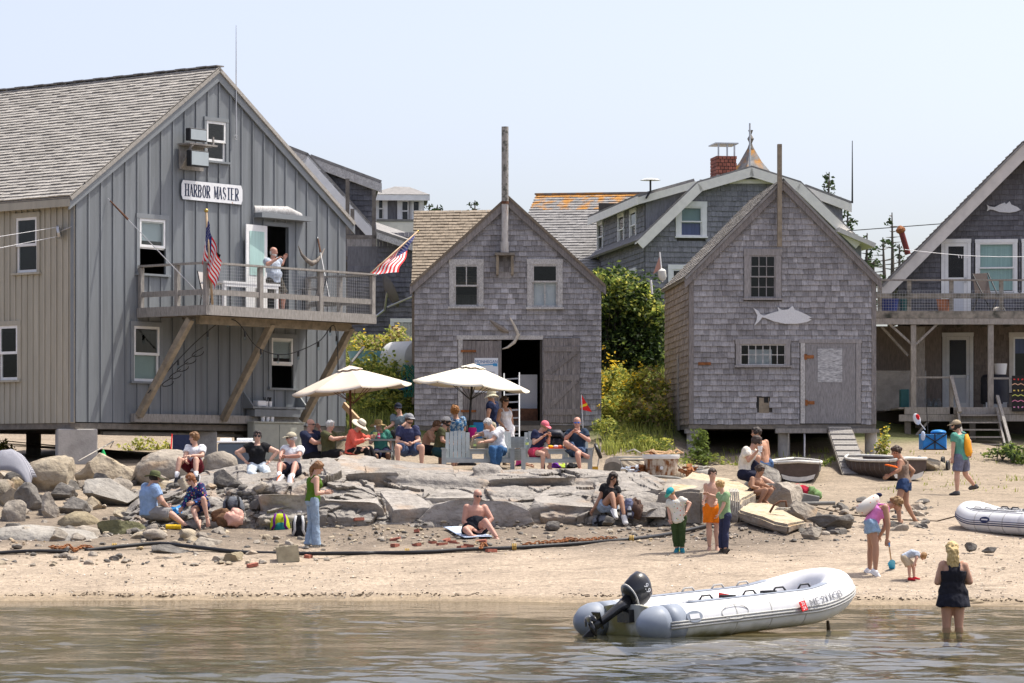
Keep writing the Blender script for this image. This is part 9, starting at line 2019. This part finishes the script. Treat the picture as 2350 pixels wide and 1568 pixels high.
mat('tote',(.66,.62,.56),.9,.05,6);dots('tote',[(.6,.18,.10),(.66,.62,.56)],14,.22);c=T_(.62)-fr_*.20;t_=thing('tote_backpack',c,'white drawstring bag with red pattern on the back of the woman in pink','bag')
axx=p32['ax'];MB().loft([(c-axx*.26-fr_*.06,lt_*.13,fr_*.05),(c-axx*.2-fr_*.05,lt_*.17,fr_*.12),(c-axx*.0,lt_*.17,fr_*.13),(c+axx*.16,lt_*.1,fr_*.08),(c+axx*.2,lt_*.05,fr_*.04)],n=18).build('sack','tote',t_,smooth='all');MB().ell(c+axx*.22,(.06,.05,.04),None,10,7).build('bow',fab((.01,.015,.05)),t_,smooth='all')
T_,fr_,lt_,axx=p31['T'],p31['fr'],p31['lat'],p31['ax'];c=T_(.5)-fr_*.16-lt_*.09;mat('orange_bag',(.72,.30,.01),.7,.1,10);t_=thing('orange_backpack',c,'orange slim backpack on the man in green','bag')
MB().loft([(c-axx*.27,lt_*.07,fr_*.04),(c-axx*.18,lt_*.13,fr_*.07),(c+axx*.08,lt_*.11,fr_*.06),(c+axx*.25,lt_*.04,fr_*.03)],n=16).build('sack','orange_bag',t_,smooth='all');MB().tube([c+axx*.25,T_(1.0)-lt_*.1+V((0,0,.03)),T_(.85)+lt_*.02+fr_*.14],.014,6).build('strap','navy_stripe',t_,smooth='all')
c=P(*W4(1295,690),79.0);c.z=ground(c.x,c.y);wg_=thing('folding_wagon',c,'blue folding beach wagon with black frame below the porch','wagon');mat('wagon_blue',(.03,.22,.58),.7,.08,10)
z0,z1=CH+(YH-W4(0,585)[1])*79/F,CH+(YH-W4(0,400)[1])*79/F;x0,x1=P(*W4(1150,0),79).x,P(*W4(1430,0),79).x
mb=MB();mb.box(x0,x1,78.8,79.6,z0,z1);mb.build('body','wagon_blue',wg_,bevel=.02)
for a,b in(((x0,z0),(x1,z1)),((x0,z1),(x1,z0)),((x0,z1),(x1,z1)),((x0,z0),(x1,z0)),(((x0+x1)/2,z0),((x0+x1)/2,z1))):MB().beam((a[0],78.78,a[1]),(b[0],78.78,b[1]),.025,.03,up=(0,1,0)).build('frame_bar','black_metal',wg_)
for x_ in(x0+.02,x1+.02):
 for y_ in(78.75,79.65):MB().lathe([(.001,-.03),(.12,-.03),(.13,0),(.12,.03),(.001,.03)],(x_,y_,ground(x_,y_)+.12),Matrix.Rotation(rad(90),3,'Y')@Matrix.Rotation(.4,3,'X'),16).build('wheel','black_metal',wg_)
MB().tube([(x0+.15,79,z1),(x0+.1,78.9,z1+.75)],.012,6).build('pull_handle','black_metal',wg_)
for i,(dx,m_,lab)in enumerate(((.1,'cooler_blue','blue towel heaped on top of the wagon'),(-.25,'towel','white towel hanging over the corner of the wagon'))):mb=MB();mb.ell(((x0+x1)/2+dx*1.2,79.05 if i==0 else 78.76,z1+(.04 if i==0 else-.05)),(.2 if i==0 else.06,.25 if i==0 else.03,.07 if i==0 else.12),None,12,8);mb.build('towel',m_,None,smooth='all',label=lab,cat='towel')
a,b=P(*W4(1190,350),79.3),P(*W4(1100,240),79.3);t_=thing('paddle',a,'red and white paddle leaning above the wagon','paddle');MB().tube([a,b],.015,6).build('shaft','galv',t_);MB().ell(b+V((-.02,0,.03)),(.09,.03,.15),Matrix.Rotation(rad(-20),3,'Y'),12,8).build('blade','flag_white',t_,smooth='all');MB().ell(b+V((.0,-.02,.08)),(.05,.02,.08),Matrix.Rotation(rad(-20),3,'Y'),10,6).build('blade_patch','flag_red',t_,smooth='all')
for i,(x,y)in enumerate(((1720,945),(1805,968))):c=gp_(*W5(x,y));MB().ell(c+V((0,0,.012)),(.13,.05,.012),Matrix.Rotation(.2,3,'Z'),12,5).build('flip_flop','tan_bag',None,smooth='all',label='brown flip flop on the sand, %s of the pair'%('left','right')[i],cat='flip flop')
# ====== around the grey house
mat('plaid',(.36,.36,.39),.95,.05,5);stripes('plaid',(.12,.12,.15),(14,0,0),.62,.7);stripes('plaid',(.7,.7,.72),(0,0,14),.75,.8)
mb=MB();n=16;vs=[]
for j in range(n+1):
 for i in range(n+1):u,v=i/n*2-1,j/n*2-1;c=P(18,1062,67.2);vs.append(c+V((u*.55,v*.45,.28*(1-abs(u)**2.2)*(1-v*v*.5)-.3*(abs(u)**3+max(0,-v)**3)+.03*noise.noise(V((u*4,v*4,0))))))
mb.add(vs,[(j*(n+1)+i,j*(n+1)+i+1,(j+1)*(n+1)+i+1,(j+1)*(n+1)+i)for j in range(n)for i in range(n)]);o=mb.build('blanket','plaid',None,smooth='all',label='grey plaid blanket draped over the rocks at the left edge',cat='blanket');o.modifiers.new('t','SOLIDIFY').thickness=.015
a=P(*Z8(1335,530),74.2);b=P(*Z8(1545,412),74.2);mat('bin_blue',(.10,.13,.17),.3,.1,3);bz=thing('storage_bin',a,'translucent blue grey storage bin under the grey house','bin');MB().box(a.x,b.x,74.1,74.9,ground(a.x,74.4),b.z).build('tub','bin_blue',bz,bevel=.03);MB().box(a.x-.02,b.x+.02,74.08,74.92,b.z+.005,b.z+.05).build('lid','white_plastic',bz,bevel=.01)
for i,(x_,m_)in enumerate(((1390,'white_plastic'),(1490,'fish_white'))):c=P(*Z8(x_,398),74.3);MB().tube([c+V((-.15,0,0)),c+V((.22 if i else.1,0,0))],.07,10).build('buoy_float',m_,None,smooth=True,label='%s white float on the storage bin'%('small','long')[i],cat='float')
c=P(*Z8(1120,470),74.6);ch_=thing('camp_chair',c,'dark folding camp chair behind the boy in white','chair');MB().slab([c+V((-.25,0,0)),c+V((.25,0,0)),c+V((.25,.12,.42)),c+V((-.25,.12,.42))],.03).build('back',NAVY,ch_);MB().slab([c+V((-.25,0,0)),c+V((.25,0,0)),c+V((.25,-.4,.0)),c+V((-.25,-.4,.0))],.03).build('seat',NAVY,ch_)
for x_ in(-.27,.27):
 MB().tube([c+V((x_,.12,.44)),c+V((x_,-.4,-.35))],.015,6).build('leg','flag_red',ch_);MB().tube([c+V((x_,-.42,.18)),c+V((x_,.1,-.35))],.015,6).build('leg','black_metal',ch_)
c=P(*Z8(632,490),71.5);MB().lathe([(.09,0),(.06,.08),(.02,.18),(.001,.2)],c+V((0,0,-.05)),None,10).build('toy_hat',fab((.03,.4,.12)),None,label='small bright green toy by the concrete pier',cat='toy')
MB().tube([HG((1.05,-.1,HZB-.6)),HG((1.1,-.16,2.95)),P(*Z8(480,520),72.8)],.015,6).build('hose','rope',None,smooth='all',label='pale hose hanging down the big concrete pier',cat='hose')
sl_=thing('string_lights',HG((4,-1.7,5.6)),'string of bulbs slung under the deck','string lights');lp=[HG((T0-.2,-.6,4.1)),HG((T0+.9,-1.2,5.4)),HG((T0+1.5,-1.75,DZ-.25)),HG((T0+2.4,-1.75,DZ-.9)),HG((T0+3.4,-1.75,DZ-1.05)),HG((T0+4.6,-1.75,DZ-.7)),HG((T0+5.2,-1.75,DZ-.3)),HG((T0+5.35,-1.75,DZ-1.6))]
sp_=spline(lp,8);MB().tube(sp_,.012,5).build('cable','string_light',sl_)
for i in range(5,len(sp_),5):bb=MB();bb.tube([sp_[i],sp_[i]+V((0,0,-.13))],.028,6).build('socket','string_light',sl_);MB().ell(sp_[i]+V((0,0,-.17)),(.035,.035,.05),None,8,6).build('bulb','bottle',sl_,smooth='all')
r=random.Random(6);mb=MB();ba,bb=HG((T0+1.0,-1.35,5.3)),HG((T0+.2,-.45,4.1))
for k in range(5):c0=ba.lerp(bb,.15+k*.15);mb.tube([c0+V((.14*math.cos(t),.1*math.sin(t),-.12*math.sin(t*.7)))for t in np.linspace(0,6,12)],.011,5)
mb.build('coiled_cable','string_light',sl_)
def pt(x,y,z):return HG((x,y,z))
tx0=HG.px(*Z2(1322,600),-1.5)[0];tw=thing('deck_table',pt(tx0,-1.4,DZ),'white table on the deck behind the rail','table')
MB(HG).box(tx0,tx0+2.0,-1.75,-1.0,DZ+.62,DZ+.67).build('top','white_plastic',tw);MB(HG).box(tx0+.05,tx0+1.95,-1.74,-1.7,DZ+.54,DZ+.62).build('apron','white_plastic',tw)
for x_ in(tx0+.04,tx0+1.88):
 for y_ in(-1.73,-1.1):MB(HG).box(x_,x_+.08,y_,y_+.08,DZ,DZ+.62).build('leg','white_plastic',tw)
def patio_chair(label,x,y,face):
 b=pt(x,y,DZ);fx=HG.ex*math.cos(face)+HG.ey*math.sin(face);lx=V((-fx.y,fx.x,0));t_=thing('patio_chair',b,label,'chair','patio chairs on the deck');mat_s='sling'
 def q(f,l,z):return b+fx*f+lx*l+V((0,0,z))
 MB().slab([q(-.22,-.25,.42),q(-.22,.25,.42),q(-.36,.25,.95),q(-.36,-.25,.95)],.02).build('back','sling',t_);MB().slab([q(-.22,-.25,.41),q(-.22,.25,.41),q(.25,.25,.44),q(.25,-.25,.44)],.02).build('seat','new_wood',t_)
 for s_ in(-.28,.28):MB().tube([q(-.36,s_,.97),q(-.24,s_,.45),q(-.3,s_,0)],.014,6).build('leg','black_metal',t_);MB().tube([q(-.3,s_,.66),q(.1,s_,.68),q(.27,s_,.62),q(.28,s_,0)],.014,6).build('leg','black_metal',t_)
mat('sling',(.40,.37,.35),.8)
patio_chair('grey patio chair behind the white deck table',tx0+.7,-.8,rad(-70));patio_chair('grey patio chair at the right end of the deck',T1-.95,-1.0,rad(150))
def flag(label,hoist0,hoist1,fly0,fly1,nm='flag',sag=.0,pole=None,wave=.05,stripes_=True,parent_label=None):
 """stars and stripes: hoist edge from hoist0 (top) to hoist1, fly edge from fly0 to fly1, hanging in folds"""
 t_=thing(nm,pole[0]if pole else hoist1,label,'flag')
 if pole:MB().tube([pole[0],pole[1]],pole[2],8).build('pole','new_wood',t_,smooth='all');MB().ell(pole[1],(pole[2]*1.8,)*3).build('finial','brass',t_,smooth='all')
 def pt_(u,v):p=hoist0.lerp(hoist1,v).lerp(fly0.lerp(fly1,v),u);return p+V((.35*wave*math.sin(u*13+v*3),-wave*math.sin(u*10+v*2.5)*(.3+u),-sag*math.sin(math.pi*u)+.3*wave*math.sin(7*u+4*v)))
 nu_=24
 for k in range(13):
  mb=MB();sub_=2;vs=[pt_(i/nu_,(k+j/sub_)/13)for j in range(sub_+1)for i in range(nu_+1)];fs=[(j*(nu_+1)+i,j*(nu_+1)+i+1,(j+1)*(nu_+1)+i+1,(j+1)*(nu_+1)+i)for j in range(sub_)for i in range(nu_)if not(k<7 and i<nu_*.4-.01)]
  mb.add(vs,fs);mb.build('stripe','flag_red' if k%2==0 else 'flag_white',t_,smooth='all')
 mb=MB();a_=int(nu_*.4)+1;vs=[pt_(i/nu_,j/26)for j in range(15)for i in range(a_+1)];mb.add(vs,[(j*(a_+1)+i,j*(a_+1)+i+1,(j+1)*(a_+1)+i+1,(j+1)*(a_+1)+i)for j in range(14)for i in range(a_)if i<nu_*.4]);mb.build('canton','flag_blue',t_,smooth='all')
 mb=MB();sz=(hoist1-hoist0).length*.018
 for row in range(9):
  for c in range(6 if row%2==0 else 5):
   p=pt_((c+(.5 if row%2==0 else 1))/6*.4,(row+.7)/9.5*7/13);e1=(pt_(.2,.2)-pt_(.15,.2)).normalized();e2=(pt_(.2,.15)-pt_(.2,.2)).normalized();n_=e1.cross(e2).normalized()
   for sgn_ in(-1,1):mb.add([p+n_*.006*sgn_+(e1*math.cos(t)+e2*math.sin(t))*sz*(1 if q%2==0 else.42)for q,t in enumerate(np.linspace(math.pi/2,math.pi/2+2*math.pi,11)[:10])],[tuple(range(10))])
 mb.build('stars','flag_white',t_)
fd=HG((T0+.15,-DP-.12,0)).y
pA,pB=P(*Z2(1300,690),fd),P(*Z2(1262,115),fd)
flag('drooping striped flag on a pole at the near corner of the deck',P(*Z2(1264,165),fd),P(*Z2(1238,420),fd-.02),P(*Z2(1352,425),fd-.1),P(*Z2(1312,595),fd-.15),pole=(pA,pB,.028),wave=.08)
a=P(*Z2(1300,340),fd+.3);mb=MB();n=10;vs=[P(*Z2(1290+60*u*(1-.5*v)-45*v,345+240*v+40*u),fd+.35)+V((0,.06*math.sin(9*u+3*v),0))for v in np.linspace(0,1,n+1)for u in np.linspace(0,1,n+1)]
mb.add(vs,[(j*(n+1)+i,j*(n+1)+i+1,(j+1)*(n+1)+i+1,(j+1)*(n+1)+i)for j in range(n)for i in range(n)]);mb.build('black_flag',BLACK,None,smooth='all',label='black flag hanging behind the striped flag on the deck',cat='flag')
dq_=LF((dl*.12,-.1,dz0+1.25));flag('small striped flag pinned to the open white door',dq_+V((.05,0,.25)),dq_+V((-.02,0,-.05)),dq_+V((-.1,0,.05)),dq_+V((-.05,0,-.3)),wave=.02)
d3=83.4;tip=P(*Z3(990,682),d3+1.5);ft_=P(*Z3(740,985),d3-2.5)
flag('large striped flag streaming from a slanted pole left of the middle shack',P(*Z3(972,705),d3+1.2),P(*Z3(850,812),d3),P(*Z3(870,935),d3-.3),P(*Z3(690,945),d3-.6),pole=(P(*Z3(700,940),d3-1.6),tip,.02),wave=.07)
mat('tub_blue',(.20,.42,.52),.5,.15,5);mat('tank_white',(.66,.66,.62),.5,.06,5);mat('barrel_blue',(.02,.12,.40),.45)
a=P(*Z3(690,1500),89);MB().loft([(a,V((.48,0,0)),V((0,.4,0))),(a+V((0,0,.34)),V((.58,0,0)),V((0,.48,0))),(a+V((0,0,.38)),V((.6,0,0)),V((0,.5,0))),(a+V((0,0,.35)),V((.54,0,0)),V((0,.45,0)))],n=24).build('tub','tub_blue',None,smooth=True,label='pale blue oval tub on the weedy bank',cat='tub')
a=P(*Z3(920,1465),88);MB().lathe([(.001,-.75),(.3,-.72),(.5,-.55),(.5,.55),(.3,.72),(.001,.75)],a,Matrix.Rotation(rad(90),3,'Y')@Matrix.Rotation(rad(50),3,'X'),22).build('tank','tank_white',None,smooth=True,label='rounded white tank behind the left side of the middle shack',cat='tank')
for i,(x,y)in enumerate(((870,190),(900,235))):a=P(*Z7(x,y),86.2-i*.8);MB().loft([(a,V((.34,0,0)),V((0,.3,0))),(a+V((0,0,.28)),V((.38,0,0)),V((0,.34,0)))],n=20).build('fish_tub','barrel_blue',None,smooth=True,label='%s blue fish tub in the bushes beside the middle shack'%('upper','lower')[i],cat='tub')
a,b=P(*Z3(580,1490),84),P(*Z3(655,1398),84.2);MB().beam(a,b,.05,.32,up=(1,0,1)).build('white_board','peeling',None,label='slanted white board sticking up behind the left umbrella',cat='board')
a,b=P(*W1(1030,245),80),P(*W1(1200,430),79.5);MB().beam(a,b,.06,.15).build('yellow_plank','fresh_wood',None,label='slanted fresh yellow plank behind the left umbrella pole',cat='plank')
mb=MB();r=random.Random(3);c=P(*Z7(945,160),83.8)
for k in range(16):mb.tube([c+V((r.uniform(-.2,.15),r.uniform(-.1,.1),.35)),c+V((r.uniform(-.25,.2),-.1,r.uniform(-.1,.2))),c+V((r.uniform(-.25,.2),0,-.5))],.012,4)
mat('net_green',(.03,.18,.13),.8);mb.build('fishing_net','net_green',None,label='green fishing net hanging at the corner of the middle shack',cat='net',kind='stuff')
d4=86.2;t_=thing('marker_buoy',P(*Z4(922,1040),d4),'white buoy with a small flag on the left eave of the right shack','buoy');MB().tube([P(*Z4(922,1042),d4),P(*Z4(904,858),d4)],.02,6).build('staff','white_plastic',t_)
c=P(*Z4(920,1000),d4);MB().lathe([(.02,-.15),(.07,-.13),(.11,-.05),(.11,.12),(.07,.16),(.02,.18)],c,Matrix.Rotation(rad(-6),3,'Y'),14).build('float','tank_white',t_,smooth=True);a=P(*Z4(904,880),d4);MB().add([a,a+V((-.18,0,-.5)),a+V((.05,0,-.35)),a+V((0,.02,0)),a+V((-.18,.02,-.5)),a+V((.05,.02,-.35))],[(0,1,2),(3,5,4),(0,2,5,3),(1,4,5,2),(0,3,4,1)]).build('pennant',fab((.5,.28,.22)),t_)
MB().tube([P(*Z4(858,1115),87),P(*Z4(850,1030),87)],.03,6).build('white_stake','white_plastic',None,label='short white stake behind the right shack eave',cat='stake')
c=P(*W2(1540,700),73.0);t_=thing('pushchair',c,'black pushchair with a folded hood behind the right pair','pushchair');MB().loft([(c+V((-.2,0,.1)),V((0,.16,0)),V((0,0,.12))),(c+V((-.12,0,.22)),V((0,.2,0)),V((0,0,.1))),(c+V((.12,0,.22)),V((0,.2,0)),V((0,0,.1))),(c+V((.22,0,.1)),V((0,.16,0)),V((0,0,.12)))],n=14).build('hood','cover_black',t_,smooth='all');MB().box(c.x-.18,c.x+.18,c.y-.15,c.y+.2,c.z-.2,c.z+.12).build('seat','cover_black',t_,bevel=.03)
gz=ground(c.x,c.y)
for x_ in(-.25,.25):MB().tube([c+V((x_,.2,.3)),V((c.x+x_,c.y-.2,gz+.12))],.015,6).build('frame_bar','black_metal',t_);MB().lathe([(.001,-.02),(.11,-.02),(.11,.02),(.001,.02)],(c.x+x_,c.y-.2,gz+.11),Matrix.Rotation(rad(90),3,'Y'),14).build('wheel','black_metal',t_)
c=P(*W2(2045,790),72.4);t_=thing('wheel_cart',V((c.x,c.y,ground(c.x,c.y))),'small folded cart with one dark wheel at the end of the right bench','cart');MB().lathe([(.05,-.03),(.17,-.04),(.19,0),(.17,.04),(.05,.03)],c,Matrix.Rotation(rad(68),3,'Y'),18).build('wheel','black_metal',t_,smooth=True)
for x_ in(-.1,.06):MB().tube([c+V((x_,-.03,.1)),c+V((x_-.1,-.05,-.55))],.014,6).build('frame_bar','galv',t_)
MB().box(c.x-.2,c.x-.0,c.y-.08,c.y-.05,c.z-.55,c.z-.35).build('basket',fab((.6,.35,.05)),t_)
cloth_heap('purple bag and green cloth under the right bench',W2,1480,925,1770,990,(fab((.13,.03,.25)),fab((.35,.45,.05)),BLACK),8,nm='bag_heap',cat='bags')
c=P(*W2(1080,890),73.2);t_=thing('grey_crates',c,'two stacked grey plastic crates between the benches','crates')
for k in range(2):
 zz=c.z-.02+k*.29;m2=MB()
 for i in range(5):m2.box(c.x-.2,c.x+.2,c.y-.16,c.y-.14,zz+i*.055,zz+i*.055+.03)
 for x_ in(-.2,-.07,.06,.18):m2.box(c.x+x_,c.x+x_+.03,c.y-.165,c.y-.135,zz,zz+.26)
 m2.box(c.x-.2,c.x+.2,c.y+.14,c.y+.16,zz,zz+.26);m2.box(c.x-.2,c.x-.18,c.y-.13,c.y+.13,zz,zz+.26);m2.box(c.x+.18,c.x+.2,c.y-.13,c.y+.13,zz,zz+.26);m2.build('crate','bench_grey',t_)
